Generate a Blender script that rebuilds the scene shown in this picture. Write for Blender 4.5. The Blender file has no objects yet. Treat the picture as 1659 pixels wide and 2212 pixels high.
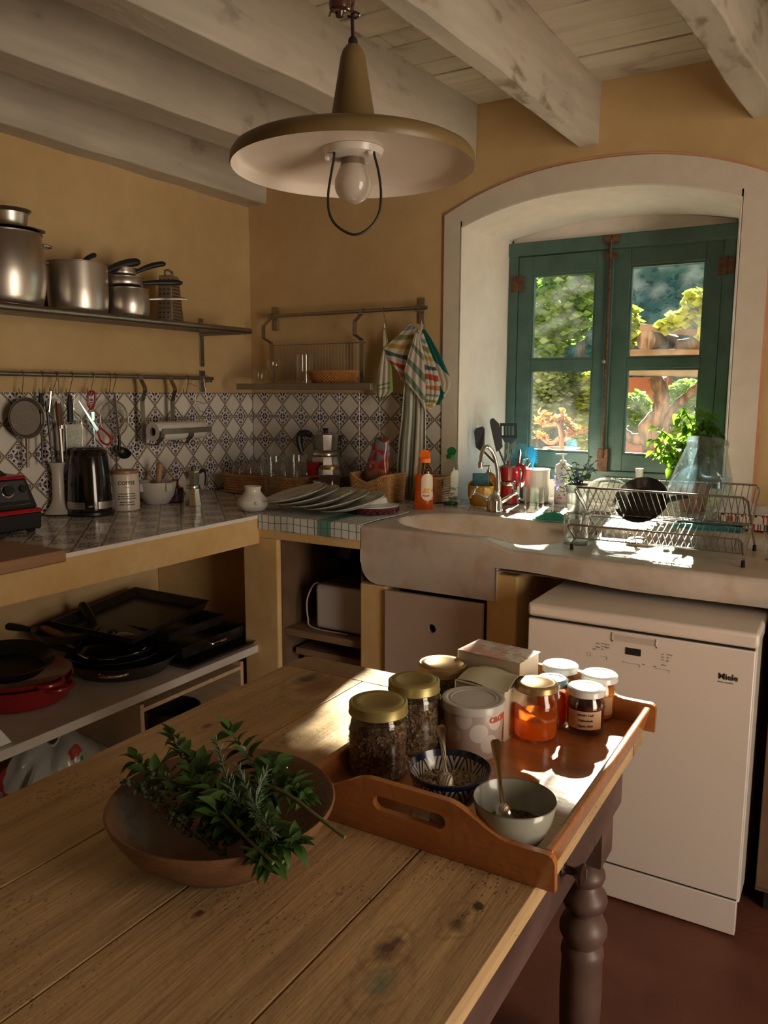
import bpy, bmesh, math, random
from mathutils import Vector, Matrix, Euler
import mathutils.noise as mnoise

S = bpy.context.scene
COL = S.collection
random.seed(7)
PI = math.pi
R = math.radians

# ---------------------------------------------------------------- camera
IW, IH, FPX = 1659.0, 2212.0, 1730.0
CAM = Vector((0.0, 0.0, 1.42))
YAW, PITCH, ROLL = R(30.62), R(8.49), R(0.19)
_fw = Vector((-math.sin(YAW)*math.cos(PITCH), math.cos(YAW)*math.cos(PITCH), -math.sin(PITCH)))
_r0 = Vector((math.cos(YAW), math.sin(YAW), 0))
_u0 = _r0.cross(_fw)
_rt = _r0*math.cos(ROLL) + _u0*math.sin(ROLL)
_up = -_r0*math.sin(ROLL) + _u0*math.cos(ROLL)
cam_data = bpy.data.cameras.new('camera')
cam = bpy.data.objects.new('camera', cam_data)
COL.objects.link(cam)
cam.matrix_world = Matrix(((_rt.x, _up.x, -_fw.x, CAM.x), (_rt.y, _up.y, -_fw.y, CAM.y),
                           (_rt.z, _up.z, -_fw.z, CAM.z), (0, 0, 0, 1)))
cam_data.sensor_fit = 'HORIZONTAL'
cam_data.sensor_width = 36.0
cam_data.lens = FPX*36.0/IW
cam_data.clip_start = 0.05
cam_data.clip_end = 200
S.camera = cam

# ---------------------------------------------------------------- view + world + lights
S.view_settings.view_transform = 'Standard'
S.view_settings.look = 'None'
S.view_settings.gamma = 1.0
S.view_settings.use_curve_mapping = False
S.view_settings.exposure = 0.78
S.cycles.use_denoising = True
S.cycles.max_bounces = 10
S.cycles.diffuse_bounces = 4
S.cycles.glossy_bounces = 4
S.cycles.transmission_bounces = 6
S.cycles.transparent_max_bounces = 24
S.cycles.sample_clamp_indirect = 25.0
S.cycles.caustics_reflective = False
S.cycles.caustics_refractive = False

world = bpy.data.worlds.new('sky')
S.world = world
world.use_nodes = True
_nt = world.node_tree
_bg = _nt.nodes['Background']
_sky = _nt.nodes.new('ShaderNodeTexSky')
_sky.sky_type = 'HOSEK_WILKIE'
_sky.sun_direction = (-0.157, 0.89, 0.43)
_sky.turbidity = 2.4
_sky.ground_albedo = 0.3
_nt.links.new(_sky.outputs[0], _bg.inputs[0])
_bg.inputs[1].default_value = 5.0

def light(name, kind, loc, direction, energy, color, size=None, size_y=None, spread=None):
    l = bpy.data.lights.new(name, kind)
    l.energy = energy
    l.color = color
    if kind == 'AREA':
        l.shape = 'RECTANGLE'
        l.size = size
        l.size_y = size_y
        if spread: l.spread = R(spread)
    o = bpy.data.objects.new(name, l)
    COL.objects.link(o)
    o.location = loc
    o.rotation_euler = Vector(direction).to_track_quat('-Z', 'Y').to_euler()
    return l
SUN_DIR = Vector((0.172, -0.985, -0.487)).normalized()
sun = light('sun', 'SUN', (-1, 8, 5), SUN_DIR, 95.0, (1.0, 0.86, 0.66))
sun.angle = R(1.2)
# added fill light with no visible source, set in an opening of the right-hand wall
light('added_side_fill', 'AREA', (1.98, 0.85, 1.10), (-1, 0.10, 0.22), 32.0, (1.0, 0.80, 0.60), 1.0, 2.0)

# ---------------------------------------------------------------- measuring: a pixel of the photograph on a world plane
def ray(px, py):
    return _fw + _rt*((px-IW/2)/FPX) - _up*((py-IH/2)/FPX)
def at(px, py, x=None, y=None, z=None, depth=None):
    d = ray(px, py)
    if depth is not None: t = depth
    elif x is not None: t = (x-CAM.x)/d.x
    elif y is not None: t = (y-CAM.y)/d.y
    else: t = (z-CAM.z)/d.z
    return CAM + d*t
def depth_of(p):
    return (Vector(p)-CAM).dot(_fw)
def m_of(px, p):            # metres covered by px pixels at the distance of p
    return px*depth_of(p)/FPX

# ---------------------------------------------------------------- materials
def new_mat(name):
    m = bpy.data.materials.new(name)
    m.use_nodes = True
    nt = m.node_tree
    return m, nt, nt.nodes['Principled BSDF']
def srgb(r, g, b):
    def f(c):
        c /= 255.0
        return c/12.92 if c <= 0.04045 else ((c+0.055)/1.055)**2.4
    return (f(r), f(g), f(b), 1.0)
_cache = {}
def mat(name, c1=None, c2=None, scale=8.0, rough=0.5, metal=0.0, bump=0.0, bscale=None, stretch=(1, 1, 1), lo=0.35, hi=0.65,
        trans=0.0, coat=0.0, sss=0.0, detail=6.0, aniso=0.0, sheen=0.0):
    if name in _cache: return _cache[name]
    m, nt, b = new_mat(name)
    b.inputs['Base Color'].default_value = c1
    b.inputs['Roughness'].default_value = rough
    b.inputs['Metallic'].default_value = metal
    if coat: b.inputs['Coat Weight'].default_value = coat; b.inputs['Coat Roughness'].default_value = 0.08
    if sheen: b.inputs['Sheen Weight'].default_value = sheen
    if aniso: b.inputs['Anisotropic'].default_value = aniso
    N, L = nt.nodes, nt.links
    tc = N.new('ShaderNodeTexCoord'); mp = N.new('ShaderNodeMapping')
    mp.inputs['Scale'].default_value = stretch
    L.new(tc.outputs['Object'], mp.inputs[0])
    if c2 is not None:
        n = N.new('ShaderNodeTexNoise'); n.inputs['Scale'].default_value = scale; n.inputs['Detail'].default_value = detail
        L.new(mp.outputs[0], n.inputs['Vector'])
        r = N.new('ShaderNodeValToRGB')
        r.color_ramp.elements[0].position = lo; r.color_ramp.elements[0].color = c1
        r.color_ramp.elements[1].position = hi; r.color_ramp.elements[1].color = c2
        L.new(n.outputs['Fac'], r.inputs[0]); L.new(r.outputs[0], b.inputs['Base Color'])
    if bump:
        n2 = N.new('ShaderNodeTexNoise'); n2.inputs['Scale'].default_value = bscale or scale*3; n2.inputs['Detail'].default_value = 5
        L.new(mp.outputs[0], n2.inputs['Vector'])
        bp = N.new('ShaderNodeBump'); bp.inputs['Strength'].default_value = bump; bp.inputs['Distance'].default_value = 0.01
        L.new(n2.outputs['Fac'], bp.inputs['Height']); L.new(bp.outputs[0], b.inputs['Normal'])
    if trans:
        t = N.new('ShaderNodeBsdfTranslucent'); mx = N.new('ShaderNodeMixShader'); mx.inputs[0].default_value = trans
        if c2 is not None: L.new(r.outputs[0], t.inputs[0])
        else: t.inputs[0].default_value = c1
        out = N['Material Output']
        L.new(b.outputs[0], mx.inputs[1]); L.new(t.outputs[0], mx.inputs[2]); L.new(mx.outputs[0], out.inputs[0])
    _cache[name] = m
    return m
def glass(name, tint=(1, 1, 1, 1), rough=0.02, refl=1.0, haze=0.0, haze_col=(0.8, 0.8, 0.8, 1)):
    if name in _cache: return _cache[name]
    m = bpy.data.materials.new(name); m.use_nodes = True
    nt = m.node_tree; N, L = nt.nodes, nt.links
    N.remove(N['Principled BSDF'])
    t = N.new('ShaderNodeBsdfTransparent'); t.inputs[0].default_value = tint
    g = N.new('ShaderNodeBsdfGlossy'); g.inputs['Roughness'].default_value = rough; g.inputs[0].default_value = (refl, refl, refl, 1)
    lw = N.new('ShaderNodeFresnel'); geo = N.new('ShaderNodeNewGeometry'); ir = N.new('ShaderNodeMapRange')
    ir.inputs[3].default_value = 1.5; ir.inputs[4].default_value = 1/1.5
    L.new(geo.outputs['Backfacing'], ir.inputs[0]); L.new(ir.outputs[0], lw.inputs[0])
    mx = N.new('ShaderNodeMixShader')
    L.new(lw.outputs[0], mx.inputs[0]); L.new(t.outputs[0], mx.inputs[1]); L.new(g.outputs[0], mx.inputs[2])
    last = mx
    if haze:
        d = N.new('ShaderNodeBsdfTranslucent'); d.inputs[0].default_value = haze_col
        m2 = N.new('ShaderNodeMixShader')
        n = N.new('ShaderNodeTexNoise'); n.inputs['Scale'].default_value = 26; n.inputs['Detail'].default_value = 6
        tc = N.new('ShaderNodeTexCoord'); L.new(tc.outputs['Object'], n.inputs['Vector'])
        mr = N.new('ShaderNodeMapRange'); mr.inputs[1].default_value = 0.35; mr.inputs[2].default_value = 0.8
        mr.inputs[3].default_value = haze*0.8; mr.inputs[4].default_value = haze*1.25
        L.new(n.outputs['Fac'], mr.inputs[0]); L.new(mr.outputs[0], m2.inputs[0])
        L.new(mx.outputs[0], m2.inputs[1]); L.new(d.outputs[0], m2.inputs[2]); last = m2
    L.new(last.outputs[0], N['Material Output'].inputs[0])
    _cache[name] = m
    return m

class NG:
    """tiny helper for building masks out of math nodes"""
    def __init__(s, nt): s.nt = nt
    def m(s, op, a, b=None, c=None):
        n = s.nt.nodes.new('ShaderNodeMath'); n.operation = op
        for i, v in enumerate((a, b, c)):
            if v is None: continue
            if isinstance(v, (int, float)): n.inputs[i].default_value = v
            else: s.nt.links.new(v, n.inputs[i])
        return n.outputs[0]
    def mix(s, f, a, b):
        n = s.nt.nodes.new('ShaderNodeMix'); n.data_type = 'RGBA'
        for k, v in ((0, f), (6, a), (7, b)):
            if isinstance(v, (int, float)): n.inputs[k].default_value = v
            elif isinstance(v, tuple): n.inputs[k].default_value = v
            else: s.nt.links.new(v, n.inputs[k])
        return n.outputs[2]
    def sep(s, coord='Object'):
        tc = s.nt.nodes.new('ShaderNodeTexCoord'); sp = s.nt.nodes.new('ShaderNodeSeparateXYZ')
        s.nt.links.new(tc.outputs[coord], sp.inputs[0])
        return sp.outputs[0], sp.outputs[1], sp.outputs[2]
    def noise(s, scale, stretch=(1, 1, 1), detail=5):
        N, L = s.nt.nodes, s.nt.links
        tc = N.new('ShaderNodeTexCoord'); mp = N.new('ShaderNodeMapping'); n = N.new('ShaderNodeTexNoise')
        mp.inputs['Scale'].default_value = stretch
        n.inputs['Scale'].default_value = scale; n.inputs['Detail'].default_value = detail
        L.new(tc.outputs['Object'], mp.inputs[0]); L.new(mp.outputs[0], n.inputs['Vector'])
        return n.outputs['Fac']
    def ramp(s, f, lo, hi):
        n = s.nt.nodes.new('ShaderNodeMapRange'); n.inputs[1].default_value = lo; n.inputs[2].default_value = hi
        s.nt.links.new(f, n.inputs[0]); return n.outputs[0]
def stripes(name, base, bands, axis=0, rough=0.85, period=None):
    """bands: list of (lo, hi, colour) along one object axis (period repeats it); cloth and printed things"""
    if name in _cache: return _cache[name]
    m, nt, b = new_mat(name); g = NG(nt)
    co = g.sep()[axis]
    if period: co = g.m('WRAP', co, period, 0.0)
    col = base
    for lo, hi, c in bands:
        f = g.m('MULTIPLY', g.m('GREATER_THAN', co, lo), g.m('LESS_THAN', co, hi))
        col = g.mix(f, col, c)
    nt.links.new(col, b.inputs['Base Color']) if not isinstance(col, tuple) else None
    b.inputs['Roughness'].default_value = rough
    _cache[name] = m
    return m

# ---------------------------------------------------------------- mesh builder
class MB:
    def __init__(s): s.v, s.f, s.mi, s.uv = [], [], [], None
    def add(s, vs, fs, mi=0):
        o = len(s.v); s.v += [tuple(v) for v in vs]
        s.f += [tuple(i+o for i in f) for f in fs]; s.mi += [mi]*len(fs)
        return s
    def hexa(s, p, mi=0):     # p: 4 bottom ccw, 4 top ccw
        return s.add(p, [(3, 2, 1, 0), (4, 5, 6, 7), (0, 1, 5, 4), (1, 2, 6, 5), (2, 3, 7, 6), (3, 0, 4, 7)], mi)
    def box(s, x0, x1, y0, y1, z0, z1, mi=0, M=None):
        p = [Vector(q) for q in ((x0, y0, z0), (x1, y0, z0), (x1, y1, z0), (x0, y1, z0), (x0, y0, z1), (x1, y0, z1), (x1, y1, z1), (x0, y1, z1))]
        if M is not None: p = [M @ q for q in p]
        return s.hexa(p, mi)
    def bar(s, a, b, w, h, up=(0, 0, 1), mi=0):   # rectangular bar between two points
        a, b = Vector(a), Vector(b); d = (b-a).normalized(); up = Vector(up)
        x = d.cross(up)
        if x.length < 1e-5: x = d.cross(Vector((0, 1, 0)))
        x.normalize(); y = x.cross(d).normalized()
        q = []
        for c in (a, b):
            q += [c-x*w/2-y*h/2, c+x*w/2-y*h/2, c+x*w/2+y*h/2, c-x*w/2+y*h/2]
        return s.add(q, [(0, 1, 2, 3), (7, 6, 5, 4), (4, 5, 1, 0), (5, 6, 2, 1), (6, 7, 3, 2), (7, 4, 0, 3)], mi)
    def lathe(s, prof, n=32, c=(0, 0, 0), M=None, mi=0, sx=1.0, sy=1.0):
        o = len(s.v); c = Vector(c); vs = []; idx = []
        for r, z in prof:
            row = []
            if r < 1e-6:
                row = [len(vs)]*n; vs.append(Vector((0, 0, z)))
            else:
                for k in range(n):
                    a = 2*PI*k/n; row.append(len(vs)); vs.append(Vector((r*math.cos(a)*sx, r*math.sin(a)*sy, z)))
            idx.append(row)
        fs = []
        for i in range(len(prof)-1):
            A, B = idx[i], idx[i+1]
            for k in range(n):
                q = [A[k], A[(k+1) % n], B[(k+1) % n], B[k]]
                u = []
                for t in q:
                    if t not in u: u.append(t)
                if len(u) >= 3: fs.append(tuple(u))
        vs = [(M @ v if M is not None else v)+c for v in vs]
        return s.add(vs, fs, mi)
    def tube(s, pts, r, n=8, closed=False, mi=0, cap=True):
        pts = [Vector(p) for p in pts]; m = len(pts)
        rs = r if isinstance(r, (list, tuple)) else [r]*m
        vs, fs = [], []
        nrm = None
        for i, p in enumerate(pts):
            if closed: d = pts[(i+1) % m]-pts[i-1]
            elif i == 0: d = pts[1]-pts[0]
            elif i == m-1: d = pts[-1]-pts[-2]
            else: d = (pts[i+1]-p).normalized()+(p-pts[i-1]).normalized()
            if d.length < 1e-9: d = Vector((0, 0, 1))
            d.normalize()
            if nrm is None:
                nrm = d.cross(Vector((0, 0, 1)))
                if nrm.length < 0.05: nrm = d.cross(Vector((1, 0, 0)))
            nrm = (nrm - d*nrm.dot(d))
            if nrm.length < 1e-6: nrm = d.orthogonal()
            nrm.normalize(); bn = d.cross(nrm)
            for k in range(n):
                a = 2*PI*k/n; vs.append(p+nrm*(rs[i]*math.cos(a))+bn*(rs[i]*math.sin(a)))
        for i in range(m if closed else m-1):
            j = (i+1) % m
            for k in range(n):
                fs.append((i*n+k, i*n+(k+1) % n, j*n+(k+1) % n, j*n+k))
        if cap and not closed:
            fs.append(tuple(range(n-1, -1, -1))); fs.append(tuple((m-1)*n+k for k in range(n)))
        return s.add(vs, fs, mi)
    def ball(s, c, r, n=12, sz=(1, 1, 1), mi=0, M=None):
        prof = [(r*math.sin(PI*i/(n//2))*1.0, -r*math.cos(PI*i/(n//2))) for i in range(n//2+1)]
        prof[0] = (0, -r); prof[-1] = (0, r)
        Sm = Matrix.Diagonal((*sz, 1))
        return s.lathe(prof, n, c, (M @ Sm if M is not None else Sm), mi)
    def prism(s, out, a, b, plane='xy', mi=0):   # extrude a 2-D outline from a to b along the remaining axis
        n = len(out)
        def P(u, w, t):
            return {'xy': (u, w, t), 'xz': (u, t, w), 'yz': (t, u, w)}[plane]
        vs = [P(u, w, a) for u, w in out]+[P(u, w, b) for u, w in out]
        fs = [tuple(range(n-1, -1, -1)), tuple(range(n, 2*n))]+[(i, (i+1) % n, n+(i+1) % n, n+i) for i in range(n)]
        return s.add(vs, fs, mi)
    def grid(s, fn, nu, nv, mi=0, flip=False, wrap=False):
        vs = [fn(i/nu, j/nv) for j in range(nv+1) for i in range(nu+1)]
        fs = []
        for j in range(nv):
            for i in range(nu):
                a = j*(nu+1)+i; q = (a, a+1, a+nu+2, a+nu+1)
                fs.append(q[::-1] if flip else q)
        return s.add(vs, fs, mi)
    def sheet(s, fn, nu, nv, t, mi=0):            # a grid with thickness t
        g = [[Vector(fn(i/nu, j/nv)) for i in range(nu+1)] for j in range(nv+1)]
        def nor(i, j):
            a = g[j][min(i+1, nu)]-g[j][max(i-1, 0)]; b = g[min(j+1, nv)][i]-g[max(j-1, 0)][i]
            n = a.cross(b)
            return n.normalized() if n.length > 1e-12 else Vector((0, 0, 1))
        W = nu+1; top = []; bot = []
        for j in range(nv+1):
            for i in range(nu+1):
                n = nor(i, j); top.append(g[j][i]+n*t/2); bot.append(g[j][i]-n*t/2)
        o = len(top); fs = []
        for j in range(nv):
            for i in range(nu):
                a = j*W+i; fs.append((a, a+1, a+W+1, a+W)); fs.append((o+a+W, o+a+W+1, o+a+1, o+a))
        ring = [i for i in range(W)]+[j*W+nu for j in range(1, nv+1)]+[nv*W+i for i in range(nu-1, -1, -1)]+[j*W for j in range(nv-1, 0, -1)]
        for k in range(len(ring)):
            a, b = ring[k], ring[(k+1) % len(ring)]
            fs.append((a, o+a, o+b, b))
        return s.add(top+bot, fs, mi)
    def xf(s, M):
        s.v = [tuple(M @ Vector(v)) for v in s.v]; return s
    def mesh(s, name, mats, smooth=35, recalc=True):
        me = bpy.data.meshes.new(name)
        me.from_pydata(s.v, [], s.f)
        for m in (mats if isinstance(mats, (list, tuple)) else [mats]): me.materials.append(m)
        if len(me.materials) > 1:
            me.polygons.foreach_set('material_index', s.mi)
        if recalc:
            bm = bmesh.new(); bm.from_mesh(me)
            bmesh.ops.recalc_face_normals(bm, faces=bm.faces)
            bm.to_mesh(me); bm.free()
        if smooth:
            me.polygons.foreach_set('use_smooth', [True]*len(me.polygons))
            me.set_sharp_from_angle(angle=R(smooth))
        me.update()
        return me
    def build(s, name, mats, parent=None, smooth=35, bevel=0, world=False, seg=2, recalc=True, label=None, subsurf=0, kind=None):
        if world and parent is not None:
            root = parent
            while root.parent: root = root.parent
            o = Vector(root.location); s.v = [tuple(Vector(v)-o) for v in s.v]
        ob = bpy.data.objects.new(name, s.mesh(name, mats, smooth, recalc))
        COL.objects.link(ob)
        if parent is not None: ob.parent = parent
        if bevel:
            b = ob.modifiers.new('bevel', 'BEVEL'); b.width = bevel; b.segments = seg; b.limit_method = 'ANGLE'; b.angle_limit = R(40)
        if subsurf:
            b = ob.modifiers.new('sub', 'SUBSURF'); b.levels = b.render_levels = subsurf
        if label: ob['label'] = label
        if kind: ob['kind'] = kind
        return ob
def inst(name, me, parent, loc, rot=(0, 0, 0), scale=(1, 1, 1)):
    o = bpy.data.objects.new(name, me); COL.objects.link(o)
    o.parent = parent; o.location = loc
    if isinstance(rot, Matrix): o.rotation_euler = rot.to_euler()
    else: o.rotation_euler = rot
    o.scale = scale
    return o
def thing(name, label, cat, loc=(0, 0, 0), rz=0.0, group=None, rot=None):
    o = bpy.data.objects.new(name, None); COL.objects.link(o)
    o.empty_display_size = 0.02
    o.location = loc; o.rotation_euler = rot if rot else (0, 0, rz)
    o['label'] = label; o['category'] = cat
    if group: o['group'] = group
    return o
def structure(o): o['kind'] = 'structure'; return o
def struct_empty(name, loc=(0, 0, 0)):
    o = bpy.data.objects.new(name, None); COL.objects.link(o); o.location = loc; o['kind'] = 'structure'; return o
def copy_tree(o, loc=None, rot=None, label=None, parent=None, scale=None):
    c = o.copy(); COL.objects.link(c)
    if parent is not None: c.parent = parent
    if loc is not None: c.location = loc
    if rot is not None: c.rotation_euler = rot
    if scale is not None: c.scale = scale
    if label: c['label'] = label
    for ch in list(o.children):
        copy_tree(ch, parent=c)
    return c
def arc(c, r, a0, a1, n, plane='xz'):
    out = []
    for i in range(n+1):
        a = R(a0+(a1-a0)*i/n); u, w = r*math.cos(a), r*math.sin(a)
        out.append(Vector(c)+Vector({'xy': (u, w, 0), 'xz': (u, 0, w), 'yz': (0, u, w)}[plane]))
    return out
def smooth_path(pts, n=6):
    pts = [Vector(p) for p in pts]; out = []
    P = [pts[0]*2-pts[1]]+pts+[pts[-1]*2-pts[-2]]
    for i in range(1, len(P)-2):
        p0, p1, p2, p3 = P[i-1:i+3]
        for k in range(n):
            t = k/n
            out.append(0.5*((2*p1)+(p2-p0)*t+(2*p0-5*p1+4*p2-p3)*t*t+(3*p1-p0-3*p2+p3)*t**3))
    out.append(pts[-1]); return out
def text_mesh(body, size, extrude=0.0003, align='LEFT', font_shear=0.0, bold=0.0):
    cu = bpy.data.curves.new('lettering', 'FONT'); cu.body = body; cu.size = size; cu.extrude = extrude
    cu.align_x = align; cu.shear = font_shear; cu.offset = bold; cu.resolution_u = 2
    o = bpy.data.objects.new('lettering', cu); COL.objects.link(o)
    dg = bpy.context.evaluated_depsgraph_get(); dg.update()
    me = bpy.data.meshes.new_from_object(o.evaluated_get(dg))
    bpy.data.objects.remove(o)
    return me
def letters(body, size, m, parent, loc, rot, **k):
    me = text_mesh(body, size, **k); me.materials.clear(); me.materials.append(m)
    return inst('lettering', me, parent, loc, rot)
def wrap_letters(body, size, m, parent, rad, z, a0, **k):
    """text bent round an upright cylinder of radius rad, centred at angle a0 of the thing"""
    me = text_mesh(body, size, **k); me.materials.clear(); me.materials.append(m)
    for v in me.vertices:
        a = a0+v.co.x/rad; rr = rad+0.0004+v.co.z; zz = z+v.co.y
        v.co = (rr*math.cos(a), rr*math.sin(a), zz)
    return inst('lettering', me, parent, (0, 0, 0))
CAMDIR = lambda p: math.atan2(CAM.y-p[1], CAM.x-p[0])
# ---------------------------------------------------------------- shared measures (metres)
XA, YB = -2.623, 3.138          # left wall plane, window wall plane
ZC, ZS = 0.96, 0.93             # tiled counter top, marble draining slab
ZT = 0.76                       # table top
YW = 3.55                       # window frame plane
TW = 0.1108
TH = (1.417-ZC)/4

# ---------------------------------------------------------------- setting materials
def plaster(name, a, b, scale=2.2, bump=0.25):
    if name in _cache: return _cache[name]
    m, nt, p = new_mat(name); g = NG(nt)
    n1 = g.ramp(g.noise(scale, detail=8), 0.3, 0.7)
    n2 = g.ramp(g.noise(scale*6, detail=6), 0.35, 0.75)
    c = g.mix(n1, a, b)
    c = g.mix(g.m('MULTIPLY', n2, 0.25), c, tuple(x*0.72 for x in a[:3])+(1,))
    nt.links.new(c, p.inputs['Base Color']); p.inputs['Roughness'].default_value = 0.9
    bp = nt.nodes.new('ShaderNodeBump'); bp.inputs['Strength'].default_value = bump; bp.inputs['Distance'].default_value = 0.006
    h = g.m('ADD', g.noise(14, detail=8), g.m('MULTIPLY', g.noise(90, detail=3), 0.25))
    nt.links.new(h, bp.inputs['Height']); nt.links.new(bp.outputs[0], p.inputs['Normal'])
    _cache[name] = m
    return m
M_yellow = plaster('ochre plaster', (0.56, 0.385, 0.18, 1), (0.66, 0.475, 0.25, 1))
M_masonry = plaster('ochre painted masonry', (0.62, 0.40, 0.15, 1), (0.72, 0.52, 0.26, 1), 5, 0.35)
M_white = plaster('white limewash', (0.76, 0.70, 0.64, 1), (0.84, 0.78, 0.72, 1), 3, 0.25)
M_border = plaster('cream limewash border', (0.66, 0.59, 0.50, 1), (0.72, 0.65, 0.56, 1), 3, 0.45)
M_pink = mat('pink painted line', (0.60, 0.30, 0.18, 1), (0.66, 0.37, 0.22, 1), 20, 0.9)
M_floor = mat('red cement floor', (0.115, 0.036, 0.020, 1), (0.16, 0.058, 0.032, 1), 6, 0.55, bump=0.12, bscale=40)
def limewood(name, base, worn, stretch):
    if name in _cache: return _cache[name]
    m, nt, p = new_mat(name); g = NG(nt)
    gr = g.noise(5, stretch, 10); w = g.ramp(g.noise(3.2, (1, 1, 1), 12), 0.52, 0.66)
    w2 = g.ramp(g.noise(20, tuple(0.35+0.1*q for q in stretch), 8), 0.50, 0.62)
    pk = g.ramp(g.noise(0.9, (1, 1, 1), 3), 0.48, 0.60)
    c = g.mix(g.ramp(gr, 0.3, 0.7), base, tuple(x*0.8 for x in base[:3])+(1,))
    c = g.mix(g.m('MULTIPLY', pk, 0.35), c, (0.66, 0.55, 0.45, 1))
    oi = nt.nodes.new('ShaderNodeObjectInfo')
    c = g.mix(g.m('MULTIPLY', oi.outputs['Random'], 0.45), c, tuple(x*0.62 for x in base[:3])+(1,))
    w3 = g.ramp(g.noise(1.6, (1, 1, 1), 9), 0.45, 0.62)
    c = g.mix(g.m('MULTIPLY', w3, 0.40), c, tuple(x*0.55 for x in base[:3])+(1,))
    c = g.mix(g.m('MULTIPLY', g.m('MULTIPLY', w, w2), 0.85), c, worn)
    nt.links.new(c, p.inputs['Base Color']); p.inputs['Roughness'].default_value = 0.85
    bp = nt.nodes.new('ShaderNodeBump'); bp.inputs['Strength'].default_value = 0.28; bp.inputs['Distance'].default_value = 0.004
    nt.links.new(g.m('ADD', gr, w2), bp.inputs['Height']); nt.links.new(bp.outputs[0], p.inputs['Normal'])
    _cache[name] = m
    return m
M_beam = limewood('limewashed beam', (0.64, 0.58, 0.49, 1), (0.24, 0.18, 0.13, 1), (6, 0.6, 6))
M_plank = limewood('limewashed boards', (0.70, 0.62, 0.50, 1), (0.26, 0.20, 0.14, 1), (0.6, 5, 5))
M_joint = mat('grout', (0.50, 0.42, 0.30, 1), (0.58, 0.50, 0.38, 1), 30, 0.9)

def tile_material():
    m, nt, p = new_mat('glazed patterned tile'); g = NG(nt)
    x, y, z = g.sep()
    u = g.m('DIVIDE', g.m('ABSOLUTE', x), TW/2); v = g.m('DIVIDE', g.m('ABSOLUTE', y), TW/2)
    q = g.m('ADD', u, v)
    a = g.m('SUBTRACT', 1.0, u); b = g.m('SUBTRACT', 1.0, v); s = g.m('SUBTRACT', 2.0, q)   # distance from the corner
    d = g.m('ABSOLUTE', g.m('SUBTRACT', u, v))
    info = nt.nodes.new('ShaderNodeObjectInfo')
    plainc = g.mix(info.outputs['Random'], (0.70, 0.66, 0.60, 1), (0.78, 0.75, 0.70, 1))
    dark = (0.035, 0.02, 0.055, 1)
    white = (0.68, 0.65, 0.63, 1)
    # ornament masks in the corner zone
    ser = g.m('LESS_THAN', q, g.m('ADD', 1.09, g.m('MULTIPLY', g.m('SINE', g.m('MULTIPLY', d, 34.0)), 0.045)))
    def disc(cx, cy, r0, r1):
        da = g.m('SUBTRACT', a, cx); db = g.m('SUBTRACT', b, cy)
        rr = g.m('SQRT', g.m('ADD', g.m('MULTIPLY', da, da), g.m('MULTIPLY', db, db)))
        return g.m('MULTIPLY', g.m('LESS_THAN', rr, r1), g.m('GREATER_THAN', rr, r0))
    dots = g.m('MAXIMUM', disc(0.52, 0.07, 0.025, 0.085), disc(0.07, 0.52, 0.025, 0.085))
    dots = g.m('MAXIMUM', dots, disc(0.36, 0.30, 0.0, 0.085))
    dots = g.m('MAXIMUM', dots, disc(0.70, 0.07, 0.0, 0.05)); dots = g.m('MAXIMUM', dots, disc(0.07, 0.70, 0.0, 0.05))
    petal = g.m('MULTIPLY', g.m('LESS_THAN', s, 0.36), g.m('MULTIPLY', g.m('GREATER_THAN', a, 0.035), g.m('GREATER_THAN', b, 0.035)))
    petal = g.m('MULTIPLY', petal, g.m('GREATER_THAN', s, 0.14))
    orn = g.m('MAXIMUM', g.m('MAXIMUM', ser, dots), petal)
    cor = g.mix(orn, white, dark)
    col = g.mix(g.m('GREATER_THAN', q, 1.0), plainc, cor)
    col = g.mix(g.m('LESS_THAN', g.m('ABSOLUTE', g.m('SUBTRACT', q, 0.975)), 0.032), col, (0.55, 0.40, 0.16, 1))
    col = g.mix(g.m('LESS_THAN', g.m('ABSOLUTE', g.m('SUBTRACT', q, 0.93)), 0.014), col, (0.10, 0.05, 0.03, 1))
    nt.links.new(col, p.inputs['Base Color']); p.inputs['Roughness'].default_value = 0.16
    bp = nt.nodes.new('ShaderNodeBump'); bp.inputs['Strength'].default_value = 0.08; bp.inputs['Distance'].default_value = 0.004
    nt.links.new(g.noise(30), bp.inputs['Height']); nt.links.new(bp.outputs[0], p.inputs['Normal'])
    return m
M_tile = tile_material()
_tm = {}
def tile_mesh(x0, x1, y0, y1, t=0.006):
    k = tuple(round(q, 4) for q in (x0, x1, y0, y1, t))
    if k in _tm: return _tm[k]
    i = 0.0006; c = 0.0012
    b = MB().hexa([(x0+i, y0+i, 0), (x1-i, y0+i, 0), (x1-i, y1-i, 0), (x0+i, y1-i, 0),
                   (x0+i, y0+i, t-c), (x1-i, y0+i, t-c), (x1-i, y1-i, t-c), (x0+i, y1-i, t-c)])
    b.f = [f for f in b.f if f != (4, 5, 6, 7)]
    j = i+c
    b.v += [(x0+j, y0+j, t), (x1-j, y0+j, t), (x1-j, y1-j, t), (x0+j, y1-j, t)]
    b.f += [(8, 9, 10, 11), (4, 5, 9, 8), (5, 6, 10, 9), (6, 7, 11, 10), (7, 4, 8, 11)]
    b.mi = [0]*len(b.f)
    _tm[k] = b.mesh('tile', M_tile, 0, recalc=False)
    return _tm[k]
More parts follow.
